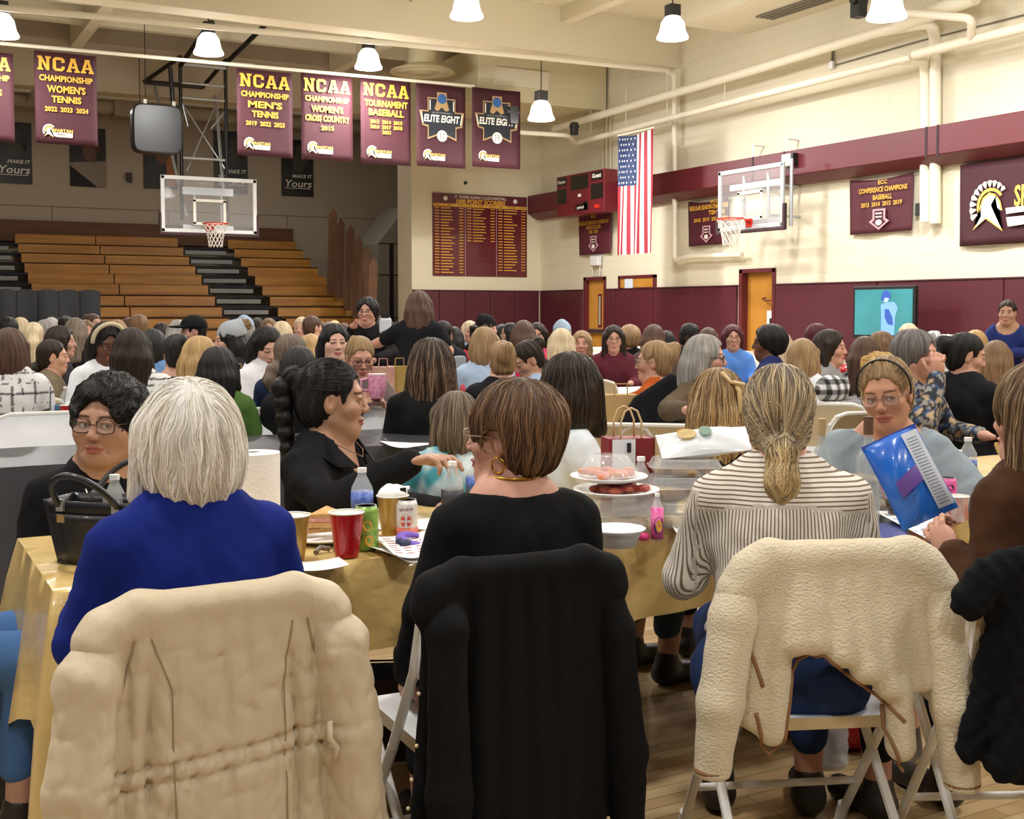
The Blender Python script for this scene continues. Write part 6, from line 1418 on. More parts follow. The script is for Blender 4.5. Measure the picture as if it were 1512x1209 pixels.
# 10 headband woman
def p10x(h):
    mb = MB(); mb.tube([(.089*math.sin(t), .028, .030+.094*math.cos(t)) for t in np.linspace(-1.9, 1.9, 31)], .0035, 8); h['part'](mb, 'headband', BLACK, smooth=True)
    f = Field(axis(-.1, .13, .0045), axis(-.17, .03, .0045), axis(-.05, .16, .0045)); f.ell((.03, -.07, .075), (.06, .055, .06), 0); f.ell((.06, -.06, .0), (.035, .045, .06), .02); f.disp(lambda X, Y, Z: .010*noise3(X, Y, Z, 120, 2)); v, q = f.mesh()
    o = link('curly_ponytail', np_mesh('curls', v, q), hair_mat('9a7338', 'd8b468'), h['body']); o.matrix_local = h['M']
    mk_str(600, .0012, ['c99c4c', 'e6c87e', 'a87d3c'], down_flow((.03, -.06, .1), 1.6), 12, .006, seed=4, wav=.9, off=.004)(f, o)
person(1310, 530, 3.95, -8, -14, hair='short', hc='dkblonde', skin='c08c70', shirt='8d9aa3', label='smiling person with a thin black headband and rimless glasses in a grey-blue blouse', glasses='8a6c5c', neck='wide', roll=8, pitch=8, chub=-.6, hh=.0022, mouth=-1.2, gaze=-.35, open_=.38, sleeves='puff', lean=4, s=1.0,
       hstr=mk_str(1300, .0009, ['6b5540', '8f7550', 'b08f62', 'c9a877'], down_flow((0, .03, .13), 0, tie=(.02, -.11, .06)), 12, .010, seed=7), extra=p10x, fold=.008, lip='a04c4a', pants='2c3444', width=.86, arms=[((-.27, .03, .78), (-.16, .2, .72)), ((.22, .06, .76), (.12, .30, .78))])
# 11 long brown hair, black jacket
person(637, 508, 6.4, 178, 176, hair='long', hc='darkbrown', skin='light', shirt='121214', label='person with very long brown ombre hair in a black jacket seen from behind', vol=1.22, hh=.0045, hl=.24, lean=5, width=1.05, s=1.05,
       hstr=mk_str(1300, .0016, ['2c1e16', '46342a', '6a5442', '8c745c'], down_flow((0, -.0, .135), .05), 28, .012, seed=16, wav=.1))

# person mostly outside the left edge: only jeans and boots show
person(-215, 560, 3.0, 88, 80, hair='bob', hc='brown', shirt='3c4a5c', label='person mostly outside the left picture edge, blue jeans and dark boots showing', pants='4a6fa5', hh=.006, arms=[((-.2, .0, .7), (-.12, .12, .6)), ((.2, .0, .7), (.12, .12, .6))])
# ================================================================== coats over the front chairs
def seat_chair(px, top, D, rz, label):
    P = onD(px, top, D); d = Vector((-math.sin(rz), math.cos(rz), 0)); q = Vector((P.x, P.y, 0))+d*.26; return chair(q.x, q.y, rz, label)
def coat(ch, name, m, cols, sleeves, label, k=.03, amp=.004, h=.009, top=.03, hw=.15, extra=None, seed=0, bumpfn=None, cols2=None, cat='jacket', shz=.76, sw=.25):
    """cols: (x, z_end, r, y) hanging columns; sleeves: list of joint lists (x,y,z,r)"""
    root = empty(name, ch.location, ch.rotation_euler.z, label, cat)
    f = Field(axis(-.5, .5, h), axis(-.5, -.08, h), axis(-.02, .93, h))
    f.rc((-hw, -.262, .845), (hw, -.262, .845), top, None, .02)
    for s_ in (-1, 1): f.rc((s_*hw, -.262, .845), (s_*.208, -.26, .812), top, top+.006, .03); f.rc((s_*.208, -.26, .812), (s_*sw, -.262, shz), top+.006, top+.014, .04)
    for c in cols:
        x, ze, r, y = c[:4]; xt = c[4] if len(c) > 4 else x*.85
        zt = .83-.35*max(0, abs(xt)-.15); f.rc((xt, -.262, zt), (x, y, ze), top, r, k)
    n3 = bumpfn or (lambda X, Y, Z: amp*noise3(X, Y, Z*.6, 30, seed)+amp*.6*noise3(X+Z*.5, Y, Z-X*.4, 70, seed+2))
    f.disp(n3); V_, Q = f.mesh(); link('coat_body', np_mesh('coat', V_, Q), m, root)
    for sl in sleeves:
        xs = [p[0] for p in sl]; g = Field(axis(min(xs)-.14, max(xs)+.14, h), axis(-.48, -.1, h), axis(min(p[2] for p in sl)-.1, .95, h))
        for a, b in zip(sl[:-1], sl[1:]): g.rc(a[:3], b[:3], a[3], b[3], .02)
        c = sl[-1]; g.ell((c[0], c[1], c[2]-c[3]*1.0), (c[3]*.72, c[3]*.72, c[3]*1.2), .008, None, True); g.plane((0, 0, -1), -(c[2]-c[3]*.4), .004)
        g.disp(n3); V_, Q = g.mesh(); link('sleeve', np_mesh('sleeve', V_, Q), m, root)
    if extra: extra(root, f)
    return root
def seam(root, pts, m, r=.0035, name='seam', f=None, y=-.5):
    """lay a thin cord on the coat surface seen from -y"""
    out = []
    for a, b in zip(pts[:-1], pts[1:]):
        for t in np.linspace(0, 1, 9)[:-1]: out.append((a[0]*(1-t)+b[0]*t, a[1]*(1-t)+b[1]*t))
    out.append(pts[-1]); P_ = []
    for x, z in out:
        ys = np.linspace(-.42, -.15, 500); d = f.samp(np.array([[x, yy, z] for yy in ys])); i = np.argmax(d < .001); P_.append((x, (ys[i] if d[i] < .001 else -.28)-.001, z))
    MB().tube(P_, r, 6).build(name, m, root, smooth=True)
BEI = mat('tan_coat_cloth', 'c6b79c', .6, bump=(11, .5, (1.4, 1.4, .5), .02), sheen=.1)
def ridge(v): return (1-np.abs(v))**3
def tanbump(X, Y, Z):
    zc = .55+.07*X; body = np.exp(-(np.maximum(np.abs(X)-.2, 0)/.03)**2)
    fold = .011*ridge(np.sin(X*27+1.2*np.sin(Z*4+1)+.6*np.sin(Z*11+X*8)))*np.clip((.80-Z)*4+.1, 0, 1)
    wr = .005*ridge(noise3(X+Z*.35, Y, Z*.45-X*.3, 60, 4))+.0045*ridge(noise3(X-Z*.6, Y, Z+X*.5, 45, 7))
    pinch = .009*(np.exp(-((Z-zc-.017)/.007)**2)+np.exp(-((Z-zc+.017)/.007)**2))*body
    gath = .003*np.sin(X*230+3*np.sin(Z*40))*np.exp(-((Z-zc)/.035)**2)*body
    side = .020*ridge(np.sin((np.abs(X)-.135)*34+.35*np.sin(Z*9)))*np.exp(-((np.abs(X)-.14)/.035)**2)*np.clip((.79-Z)*8, 0, 1)
    return (fold*.6+wr+side)*np.clip((.85-Z)*9, .1, 1)+pinch+gath-.005
c1 = seat_chair(322, 868, 2.24, math.radians(2), 'folding chair hidden under the tan hooded coat, front left')
def bx1(root, f):
    sm = mat('tan_seam', '9a8468', .7)
    seam(root, [(-.135, .80), (-.10, .70), (-.10, .3), (-.1, .05)], sm, .0014, 'seam', f); seam(root, [(.135, .80), (.115, .68), (.115, .3), (.11, .05)], sm, .0014, 'seam', f)
    MB().tube([(.195, -.335, .60), (.19, -.345, .57), (.205, -.345, .55), (.2, -.34, .52)], .006, 8).build('waist_cord', BEI, root, smooth=True)
    for s_ in (-1, 1): seam(root, [(s_*.165, .80), (s_*.178, .74), (s_*.19, .705), (s_*.205, .69)], sm, .0018, 'shoulder_seam', f)
coat(c1, 'tan_coat', BEI, [(-.215, .1, .04, -.262, -.2), (-.17, .06, .045, -.275), (-.125, .03, .026, -.305), (-.095, .02, .03, -.32), (-.04, .02, .05, -.318), (.02, .02, .052, -.322), (.075, .02, .05, -.318), (.118, .03, .028, -.315), (.15, .03, .024, -.295), (.18, .07, .045, -.275), (.215, .1, .04, -.262, .2)],
     [[(-.215, -.266, .782, .042), (-.245, -.278, .73, .056), (-.262, -.29, .55, .062), (-.28, -.29, .30, .064), (-.315, -.285, .06, .064)], [(.215, -.266, .782, .042), (.24, -.278, .73, .056), (.255, -.29, .55, .062), (.275, -.29, .30, .064), (.31, -.285, .06, .062)]],
     'tan coat with waist cord draped over the front left chair', k=.014, amp=.0065, top=.030, extra=bx1, seed=1, h=.006, bumpfn=tanbump, shz=.79, sw=.222)
BKC = mat('black_cardigan_cloth', '0b0b0d', .85, spec=.2, bump=(90, .3, (1, 1, 1), .003))
c2 = seat_chair(772, 820, 2.55, math.radians(-2), 'folding chair hidden under the black cardigan')
def pearls(root, f):
    m = mat('gold_pearl', 'd8c79a', .3)
    for (x, z) in ((-.215, .74), (-.245, .60), (-.25, .49), (-.262, .42), (-.27, .36), (-.262, .31), (-.268, .26), (-.272, .2), (-.262, .12), (-.245, .04), (-.15, .02), (.215, .18), (.22, .10), (.2, .26), (.205, .04)):
        ys = np.linspace(-.42, -.12, 60); d = f.samp(np.array([[x, yy, z] for yy in ys])); i = np.argmin(d) if d.min() > 0 else np.argmax(d < .002)
        MB().ell((x, ys[i]-.004, z), (.0045,)*3, 10, 8).build('pearl_stud', m, root, smooth=True)
coat(c2, 'black_cardigan', BKC, [(-.255, .02, .022, -.245, -.2), (-.2, .02, .04, -.255), (-.12, -.02, .05, -.285), (-.05, -.02, .052, -.295), (.02, -.02, .055, -.305), (.09, -.02, .045, -.30), (.15, -.02, .04, -.27), (.2, .02, .038, -.25)],
     [[(-.18, -.262, .81, .03), (-.195, -.295, .74, .042), (-.205, -.33, .4, .046), (-.205, -.33, .1, .043)], [(.205, -.262, .79, .035), (.225, -.278, .68, .042), (.25, -.29, .4, .045), (.255, -.285, .10, .038)]],
     'black cardigan with small pearl studs draped over the front middle chair', k=.02, amp=.0025, top=.03, extra=pearls, seed=2, shz=.775, sw=.215)
FLC = mat('cream_fleece', 'd8ccb2', .95, bump=(120, .9, (1, 1, 1.6), .006), sheen=.2)
TRM = mat('brown_trim', '8a6644', .8)
c3 = seat_chair(1238, 797, 2.68, math.radians(-22), 'white folding chair under the cream fleece jacket, seat and legs showing')
def trims(root, f):
    for pts in ([(-.205, .50), (-.185, .42), (-.165, .395), (-.14, .42), (-.13, .5), (-.115, .58), (-.10, .61), (-.055, .63), (.02, .57), (.09, .52), (.14, .47)], [(.1, .50), (.105, .45), (.13, .38), (.155, .34)], [(-.215, .64), (-.19, .56)]): seam(root, pts, TRM, .0045, 'trim', f)
    MB().tube([(-.30+.038*math.cos(t), -.292+.036*math.sin(t), .372) for t in np.linspace(0, 2*PI, 21)[:-1]], .006, 6, closed=True).build('cuff_trim', TRM, root); MB().tube([(.282+.036*math.cos(t), -.312+.034*math.sin(t), .322) for t in np.linspace(0, 2*PI, 21)[:-1]], .006, 6, closed=True).build('cuff_trim', TRM, root)
coat(c3, 'fleece_jacket', FLC, [(-.20, .48, .035, -.27), (-.16, .45, .035, -.285), (-.115, .66, .03, -.31), (-.07, .66, .035, -.30), (-.01, .63, .035, -.305), (.05, .59, .035, -.305), (.105, .55, .035, -.30), (.145, .40, .035, -.285), (.2, .55, .03, -.275)],
     [[(-.235, -.262, .772, .044), (-.252, -.275, .71, .052), (-.285, -.30, .52, .05), (-.30, -.29, .37, .044)], [(.235, -.262, .772, .044), (.248, -.275, .70, .052), (.268, -.30, .5, .055), (.282, -.31, .32, .042)]],
     'cream fleece jacket with brown trim draped over the chair right of centre', k=.02, amp=.003, top=.034, extra=trims, seed=3, shz=.77, hw=.165, sw=.238)
KNT = mat('black_knit', '0b0d12', .95, spec=.2, bump=(60, .8, (1, 1, .35), .008))
c4 = seat_chair(1598, 808, 2.6, math.radians(-26), 'folding chair at the right picture edge under the black cable-knit sweater')
coat(c4, 'black_sweater', KNT, [(-.24, .42, .03, -.25, -.16), (-.17, .40, .045, -.28), (-.10, .38, .045, -.29), (-.03, .38, .045, -.29), (.05, .38, .045, -.29), (.13, .4, .045, -.27)],
     [[(.19, -.262, .8, .04), (.24, -.28, .6, .05), (.26, -.29, .3, .04)]], 'black cable-knit sweater draped over the chair at the right picture edge', k=.02, top=.03, seed=5, cat='sweater',
     bumpfn=lambda X, Y, Z: .004*np.sin(X*150+2.2*np.sin(Z*75))+.002*noise3(X, Y, Z, 40))
# ================================================================== things on the tables
ZT = .7475
def on_t(px, py): return onZ(px, py, ZT)
def put(o, p, rz=0, label=None, cat=None, group=None): o.location = p; o.rotation_euler = (0, 0, rz) if not isinstance(rz, tuple) else rz; tag(o, label, cat, group); return o
CLR = mat('clear_plastic', 'e6edf0', .06, alpha=.30); WGL = mat('wine_glass', 'b9c4c6', .05, alpha=.42); CLR2 = mat('clear_lid', 'eef2f4', .08, alpha=.33); PAPER = mat('white_paper', 'f2f2f0', .7); CAPW = mat('white_cap', 'f2f2f2', .4); CUPIN = mat('cup_inside_white', 'ece9e2', .35)
WATER = mat('water', 'e8f0f4', .03, alpha=.15)
def bottle(p, lab, h=.2, r=.031, label_m=None, lab2=(.45, .68), cap=CAPW, group=None, body=CLR, txt=None):
    o = empty('water_bottle', p, 0, lab, 'bottle', group)
    MB().lathe([(r*.85, 0), (r, .008), (r, h*.3), (r*.94, h*.34), (r, h*.38), (r, h*.66), (r*.95, h*.72), (r*.5, h*.86), (r*.38, h*.9), (r*.38, h*.94)], n=24).build('bottle_body', body, o, smooth=True)
    MB().lathe([(r*.42, h*.935), (r*.42, h), (0, h)], n=20).build('cap', cap, o, smooth='auto')
    if label_m: MB().lathe([(r*1.02, h*lab2[0]), (r*1.02, h*lab2[1])], n=24).build('paper_label', label_m, o, smooth=True)
    return o
def cup(p, lab, m, h=.118, r0=.031, r1=.046, rim=CUPIN, ribs=True, group=None, cat='cup', filled=None):
    o = empty('plastic_cup', p, 0, lab, cat, group); b = MB(); pr = [(r0, 0), (r0*1.02, .004)]
    for k in range(1, 12): t = k/12; pr.append((r0+(r1-r0)*t+(.0006 if ribs and k % 2 else 0), h*t))
    pr += [(r1, h)]; b.lathe(pr, n=28); b.f = b.f[:-1]; b.build('cup_wall', m, o, smooth=True)
    MB().lathe([(r0*.9, .006), (r0*.95, .01), (r1*.97, h*.99)], n=28).build('cup_lining', rim, o, smooth=True); o.children[-1].data.polygons  # inner wall
    m2 = MB(); m2.tube([(r1*math.cos(t), r1*math.sin(t), h) for t in np.linspace(0, 2*PI, 29)[:-1]], .0022, 6, closed=True); m2.build('rim', rim, o, smooth=True)
    return o
def can(p, lab, m, h=.122, r=.031, top=ALU, marks=None, group=None):
    o = empty('drink_can', p, 0, lab, 'can', group)
    MB().lathe([(r*.8, 0), (r, .008), (r, h-.014), (r*.86, h-.002)], n=28).build('can_wall', m, o, smooth=True)
    MB().lathe([(r*.86, h-.002), (r*.86, h), (r*.8, h), (r*.78, h-.004), (0, h-.004)], n=28).build('can_lid', top, o, smooth='auto')
    return o
def wrap(pts2, r, z0, kx=1.0, off=.0006, fwd=None):
    """flat (u,v) outline in metres wrapped on a cylinder whose front faces the camera"""
    a0 = math.atan2(-math.cos(YAW), -math.sin(YAW)); return [((r+off)*math.cos(a0+u/r), (r+off)*math.sin(a0+u/r), z0+v) for u, v in pts2]
def wtext(o, s_, r, z0, h, wd, m, name='lettering', slope=0):
    v, f = text_mesh([(s_, 0, 0, h, wd)], .01); mb = MB(); mb.add(wrap([(a, c) for a, b, c in v], r, z0), f); return mb.build(name, m, o)
def wblob(o, r, z0, pts, m, name, off=.001): mb = MB(); mb.add(wrap(pts, r, z0, off=off), [tuple(range(len(pts)))]); return mb.build(name, m, o)
circ = lambda cx_, cz_, r, n=16, sy=1: [(cx_+r*math.cos(2*PI*i/n), cz_+r*sy*math.sin(2*PI*i/n)) for i in range(n)]
REDC = mat('red_cup_plastic', 'b3121f', .3, coat=.3); GOLC = mat('gold_cup_plastic', 'b18a3e', .32, .35, coat=.3); BLUL = mat('blue_label', '2d4fa6', .4, noise=(60, '6a86cf')); DARKL = mat('dark_label', '33343a', .5)
P = on_t(432, 826); cup(P, 'gold plastic cup with white inside next to the blue sweater', GOLC)
P = on_t(512, 821); cup(P, 'red plastic cup in front of the green can', REDC, ribs=False)
P = on_t(580, 791); o = cup(P, 'gold plastic cup stuffed with a crumpled white napkin', GOLC)
f = Field(axis(-.06, .07, .004), axis(-.06, .06, .004), axis(.08, .17, .004)); f.ell((0, 0, .12), (.04, .038, .03), 0); f.rc((-.01, 0, .14), (.055, .01, .135), .012, .006, .01); f.disp(lambda X, Y, Z: .006*noise3(X, Y, Z, 90)); v, q = f.mesh()
n = link('paper_napkin', np_mesh('napkin', v, q), PAPER); put(n, P, 0, 'crumpled white napkin with a dark blue print sticking out of the gold cup', 'napkin')
MB().box((.02, -.03, .135), (.018, .004, .016)).build('blue_print', NVY, n)
bottle(on_t(535, 792), 'tall water bottle with a blue label between red cup and gold cup', .20, .032, BLUL, (.42, .66))
wg = mat('green_can', '6f9a3e', .35, .3, noise=(35, '8fb556')); o = can(on_t(541, 811), 'green and yellow drink can behind the red cup', wg, .122, .033)
wblob(o, .033, .07, circ(.008, 0, .014), mat('fruit_yellow', 'd9a93c', .4), 'fruit_print'); wblob(o, .033, .03, circ(.012, 0, .012, sy=1.3), mat('fruit_yellow', 'd9a93c', .4), 'fruit_print'); wblob(o, .033, .03, circ(-.016, .01, .009), mat('fruit_dark', '3d4a22', .4), 'leaf_print')
o = can(on_t(601, 794), 'white and coral drink can with a cut fruit picture, right of the gold cup', mat('can_white', 'dcd8d6', .35, .2), .112, .031)
q = MB(); q.lathe([(.0315, .008), (.0315, .034)], n=28); q.build('coral_band', mat('coral_print', 'd0604a', .4, noise=(50, 'd98070')), o, smooth=True)
wtext(o, 'spindrift', .031, .088, .010, .042, mat('red_brown_print', '8c3a34', .5)); wblob(o, .031, .053, circ(0, 0, .020), mat('fruit_ring', 'e2b49c', .4), 'fruit_ring', .0012)
for k in range(4):
    a = k*PI/2+.78; wblob(o, .031, .053, [(.003*math.cos(a), .003*math.sin(a)), (.015*math.cos(a-.5), .015*math.sin(a-.5)), (.017*math.cos(a), .017*math.sin(a)), (.015*math.cos(a+.5), .015*math.sin(a+.5))], mat('fruit_segment', 'c0503e', .4), 'fruit_segment', .0018)
# paper towels
P = onD(374, 700, 3.52); P.z = ZT; o = empty('paper_towel_roll', P, 0, 'white roll of quilted paper towels standing behind the blue sweater', 'paper towels')
MB().lathe([(.078, 0), (.079, .23), (.022, .232), (.02, .20)], n=40).build('paper_roll', mat('quilted_paper', 'f1efec', .9, bump=(90, .6, (1, 1, 1), .004)), o, smooth='auto'); MB().lathe([(.021, .0), (.021, .23), (.018, .23), (.018, 0)], n=20).build('cardboard_core', mat('cardboard', '9c8a72', .9), o, smooth='auto')
# plate with sandwiches
P = on_t(478, 797); o = empty('paper_plate', P, 0, 'white paper plate under the sandwich wedges, behind the red cup', 'plate'); MB().lathe([(0, .004), (.07, .004), (.085, .010), (.112, .016), (.113, .014), (.085, .006), (.07, 0)], n=36).build('dish', PAPER, o, smooth=True)
for i, (dx, dy, a) in enumerate([(-.02, .02, .5), (.035, .0, .9), (.0, -.035, .2)]):
    w = empty('sandwich_wedge', P+Vector((dx, dy, .013+.012*i)), a+YAW*-1, ['left sandwich wedge with pink ham on the white plate', 'right sandwich wedge with pink ham leaning on the others', 'front sandwich wedge lying on the white plate'][i], 'sandwich', 'sandwich wedges on the plate')
    for k, (z, m, th) in enumerate(((0, mat('crust_bread', 'b98a4f', .8, noise=(40, 'd3aa72')), .014), (.014, mat('ham', 'c98279', .5, noise=(60, 'dba59a')), .012), (.026, _M['crust_bread'], .014))): MB().prism([(-.055, 0), (.055, 0), (0, .062)], -th/2, th/2, Matrix.Rotation(-PI/2+.25, 3, 'X') @ Matrix.Translation((0, 0, 0)).to_3x3()).build(['lower_bread', 'ham_slice', 'upper_bread'][k], m, w, bev=.002).location = (0, 0, z+.01)
# keys
P = on_t(503, 812); o = empty('key_bunch', P, .3, 'bunch of metal keys lying on the gold cloth below the red cup', 'keys')
km = mat('key_metal', '8d857c', .35, .9)
for i in range(5):
    a = -.6+i*.35; MB().prism([(0, -.004), (.035, -.004), (.05, 0), (.035, .004), (0, .004)], 0, .0018, Matrix.Rotation(a, 3, 'Z') @ Matrix.Rotation(PI/2, 3, 'X')).tube([((-.009+.009*math.cos(t))*math.cos(a)-(.009*math.sin(t))*math.sin(a), (-.009+.009*math.cos(t))*math.sin(a)+.009*math.sin(t)*math.cos(a), .002+.002*i) for t in np.linspace(0, 2*PI, 13)[:-1]], .003, 6, closed=True).build('key', km, o)
MB().tube([(-.015+.014*math.cos(t), .014*math.sin(t), .006) for t in np.linspace(0, 2*PI, 17)[:-1]], .0012, 6, closed=True).build('key_ring', km, o); MB().tube([(-.03, .01, .006), (-.055, .02, .012), (-.08, .005, .004)], .007, 8).build('key_fob', mat('fob', '7a6f62', .6), o)
def sheet(pts, lab, cat='paper', m=PAPER, curl=.004, z=.001, marks=None, name='paper_sheet', group=None):
    Q = [onZ(x, y, ZT+z) for x, y in pts]; c = sum(Q, Vector())/4
    mb = MB(); mb.grid(lambda u, v: tuple(((Q[0]*(1-u)+Q[1]*u)*(1-v)+(Q[3]*(1-u)+Q[2]*u)*v-c)+Vector((0, 0, curl*((2*u-1)**2)*(1+v)))), 8, 8)
    o = mb.build(name, m, None, smooth=True, solid=.0006); o.location = c; tag(o, lab, cat, group)
    if marks: 
        k = MB(); rr = random.Random(len(lab))
        for r in range(7):
            for q in range(3):
                u0, v0 = .12+q*.28, .12+r*.11; 
                def pt(u, v): return tuple(((Q[0]*(1-u)+Q[1]*u)*(1-v)+(Q[3]*(1-u)+Q[2]*u)*v-c)+Vector((0, 0, curl*((2*u-1)**2)*(1+v)+.0008)))
                k.poly([pt(u0, v0), pt(u0+rr.uniform(.1, .22), v0), pt(u0+.18, v0+.035), pt(u0, v0+.035)])
        k.build('print', marks, o)
    return o
sheet([(436, 832), (500, 824), (516, 838), (432, 846)], 'blank white card on the gold cloth in front of the gold cup')
sheet([(541, 812), (612, 800), (640, 828), (586, 833)], 'folded white leaflet under the printed bingo sheet', curl=.012)
sheet([(552, 795), (628, 786), (640, 822), (583, 826)], 'printed sheet with red and blue text left of the purple ring', z=.012, curl=.006, marks=mat('red_grey_print', 'a7696c', .7))
sheet([(545, 775), (570, 772), (575, 780), (548, 783)], 'small white slip between the bottle and the gold cup')
P = on_t(613, 806); o = empty('purple_visor', P+Vector((0, 0, .012)), .4, 'purple foam ring with a dark blue knot beside the black top', 'ring')
pm = mat('purple_foam', '7a5cc0', .6)
MB().tube([(.042*math.cos(t), .042*math.sin(t), .004+.01*math.sin(t*1.0)) for t in np.linspace(.5, 5.6, 20)], [.006+.008*math.sin(i/19*PI) for i in range(20)], 8).build('foam_ring', pm, o, smooth=True); MB().ell((-.055, -.015, .006), (.02, .014, .012)).ell((-.05, .01, .008), (.014, .012, .010)).build('knot', mat('navy_foam', '2b2f55', .6), o, smooth=True)
bottle(onD(668, 740, 3.62).xy.to_3d()+Vector((0, 0, ZT)), 'small bottle with a dark label left of the brown-haired head', .19, .034, DARKL, (.30, .55)); 
bottle(onD(704, 740, 3.70).xy.to_3d()+Vector((0, 0, ZT)), 'bottle with a blue patterned label beside the brown-haired cheek', .19, .034, BLUL, (.45, .7))
P = onD(648, 765, 3.5); P.z = ZT; o = put(MB().lathe([(0, .004), (.07, .004), (.085, .012), (.10, .02), (.101, .018), (.085, .006), (.07, 0)], n=32).build('paper_plate', PAPER, None, smooth=True), P, 0, 'white paper plate partly hidden behind the black top', 'plate')
put(MB().ell((0, 0, .02), (.03, .022, .014)).build('orange_slice', mat('orange_food', 'd07a35', .6), None, smooth=True), P+Vector((.02, 0, -.005)), 0, 'orange piece of food on the half-hidden plate', 'food')
# container tower with plates and dome
P = onD(910, 745, 3.50); P.z = ZT
def clam(p, w_, d_, h_, lab, rz=0, food=None, ribs=True, lid=True, tilt=0, group='clear food containers'):
    o = empty('food_container', p, rz, lab, 'container', group); b = MB()
    rr_ = lambda k, z: [((w_/2*k)*math.copysign(abs(math.cos(t))**.35, math.cos(t)), (d_/2*k)*math.copysign(abs(math.sin(t))**.35, math.sin(t)), z) for t in np.linspace(0, 2*PI, 49)[:-1]]
    def shell(levels, wav, name, cap):
        m = MB(); n = 48; vs = []
        for k, z in levels: vs += [(x*(1+(wav*(i % 2) if 0 < z < h_ else 0)), y*(1+(wav*(i % 2) if 0 < z < h_ else 0)), zz) for i, (x, y, zz) in enumerate(rr_(k, z))]
        fs = [(j*n+i, j*n+(i+1) % n, (j+1)*n+(i+1) % n, (j+1)*n+i) for j in range(len(levels)-1) for i in range(n)]+[tuple(range(n)) if cap == 0 else tuple((len(levels)-1)*n+i for i in range(n))]
        m.add(vs, fs); return m.build(name, CLR2, o)
    shell([(.82, 0), (.86, .004), (.95, h_*.5), (1.03, h_*.52)], .02 if ribs else 0, 'tray', 0)
    if lid: q = shell([(1.03, h_*.53), (.95, h_*.56), (.86, h_*.97), (.8, h_)], .02 if ribs else 0, 'lid', 1)
    if food:
        rr = random.Random(int(w_*1000)+len(food))
        f = Field(axis(-w_/2, w_/2, .005), axis(-d_/2, d_/2, .005), axis(-.005, h_, .005))
        for i in range(14): f.ell((rr.uniform(-.36, .36)*w_, rr.uniform(-.34, .34)*d_, h_*.2), (w_*.12, d_*.13, h_*.24), .004)
        f.disp(lambda X, Y, Z: .002*noise3(X, Y, Z, 150)); v, qq = f.mesh(); link('food', np_mesh('food', v, qq), mat('food_'+food, food, .7, noise=(40, {'b99a6a': 'e0cfa6', '6b4a2c': 'b08a58', 'd8c9a0': 'efe6cc', 'c46a3a': 'd9a050'}.get(food, food))), o)
    return o
clam(P, .24, .18, .105, 'clear lidded container supporting the two stacked white plates', -YAW*.5, 'd8c9a0', ribs=False)
clam(on_t(915, 778)+Vector((0, .02, 0)), .22, .13, .07, 'clear container of wrapped rolls between black top and pink bottle', -YAW*.5, 'd8c9a0', ribs=False)
def oval_plate(p, lab, r=.125, tilt=(0, 0)):
    o = MB().lathe([(0, .004), (r*.62, .004), (r*.78, .014), (r, .018), (r*1.005, .014), (r*.78, .006), (r*.62, 0)], n=40).build('party_plate', CAPW, None, smooth=True); put(o, p, (tilt[0], tilt[1], 0), lab, 'plate', 'stacked party plates'); return o
oval_plate(P+Vector((.0, 0, .108)), 'lower white plate of red fruit on top of the clear container', .128, (0, 0)); 
f = Field(axis(-.12, .12, .004), axis(-.12, .12, .004), axis(-.01, .05, .004)); rr = random.Random(4)
for i in range(26): f.ell((rr.uniform(-.07, .07), rr.uniform(-.07, .07), .012+rr.uniform(0, .008)), (.02, .016, .011), .002)
v, q = f.mesh(); o = link('sliced_fruit', np_mesh('fruit', v, q), mat('red_fruit', '9c3030', .45, noise=(50, 'c46a4a'))); put(o, P+Vector((0, 0, .112)), 0, 'dark red sliced fruit on the lower white plate', 'food')
P2 = P+Vector((-.02, .01, .148)); oval_plate(P2, 'upper white plate under the clear dome lid', .115)
f = Field(axis(-.12, .12, .004), axis(-.12, .12, .004), axis(-.01, .05, .004))
for i in range(22): f.ell((rr.uniform(-.06, .06), rr.uniform(-.06, .06), .014+rr.uniform(0, .01)), (.022, .015, .010), .002)
v, q = f.mesh(); o = link('sliced_fruit', np_mesh('fruit', v, q), mat('orange_fruit', 'd58a3c', .45, noise=(25, 'd9867a'))); put(o, P2+Vector((0, 0, .006)), 0, 'orange and pink sliced fruit under the clear dome', 'food')
o = MB().lathe([(.092, .0), (.09, .006), (.076, .03), (.058, .056), (.05, .060), (0, .060)], n=36).build('dome_lid', CLR, None, smooth='auto'); put(o, P2+Vector((0, 0, .018)), 0, 'clear plastic dome lid covering the orange fruit plate', 'lid')
P = on_t(911, 806); o = put(MB().lathe([(.045, 0), (.052, .003), (.066, .04), (.078, .052), (.08, .050), (.069, .042), (.05, .008), (0, .006)], n=24, wob=lambda a, z: 1+.012*math.cos(a*12)).build('foam_bowl', mat('foam_white', 'e9edf2', .6), None, smooth=True), P, 0, 'empty white foam bowl in front of the clear containers', 'bowl')
o = bottle(on_t(970, 798), 'small bright pink drink bottle with yellow bubbles print and clear neck', .135, .0175, None); PK = mat('pink_label', 'd94f9c', .4, noise=(30, 'e67ab4'))
MB().lathe([(.0182, .006), (.0182, .095)], n=24).build('pink_sleeve', PK, o, smooth=True); wblob(o, .0182, .045, circ(.004, 0, .016, sy=1.6), mat('dark_purple', '3d2448', .5), 'oval_print', .0008); wblob(o, .0182, .045, circ(.004, 0, .009, sy=1.9), mat('gold_bubbles', 'd9a53c', .5), 'bubble_print', .0016)
o = put(MB().lathe([(0, 0), (.014, .002), (.0165, .010), (.014, .02), (0, .024)], n=20).build('pink_bottle_cap', mat('hot_pink', 'd63c78', .45), None, smooth=True), on_t(951, 798), 0, 'hot pink round bottle cap beside the pink bottle', 'cap')
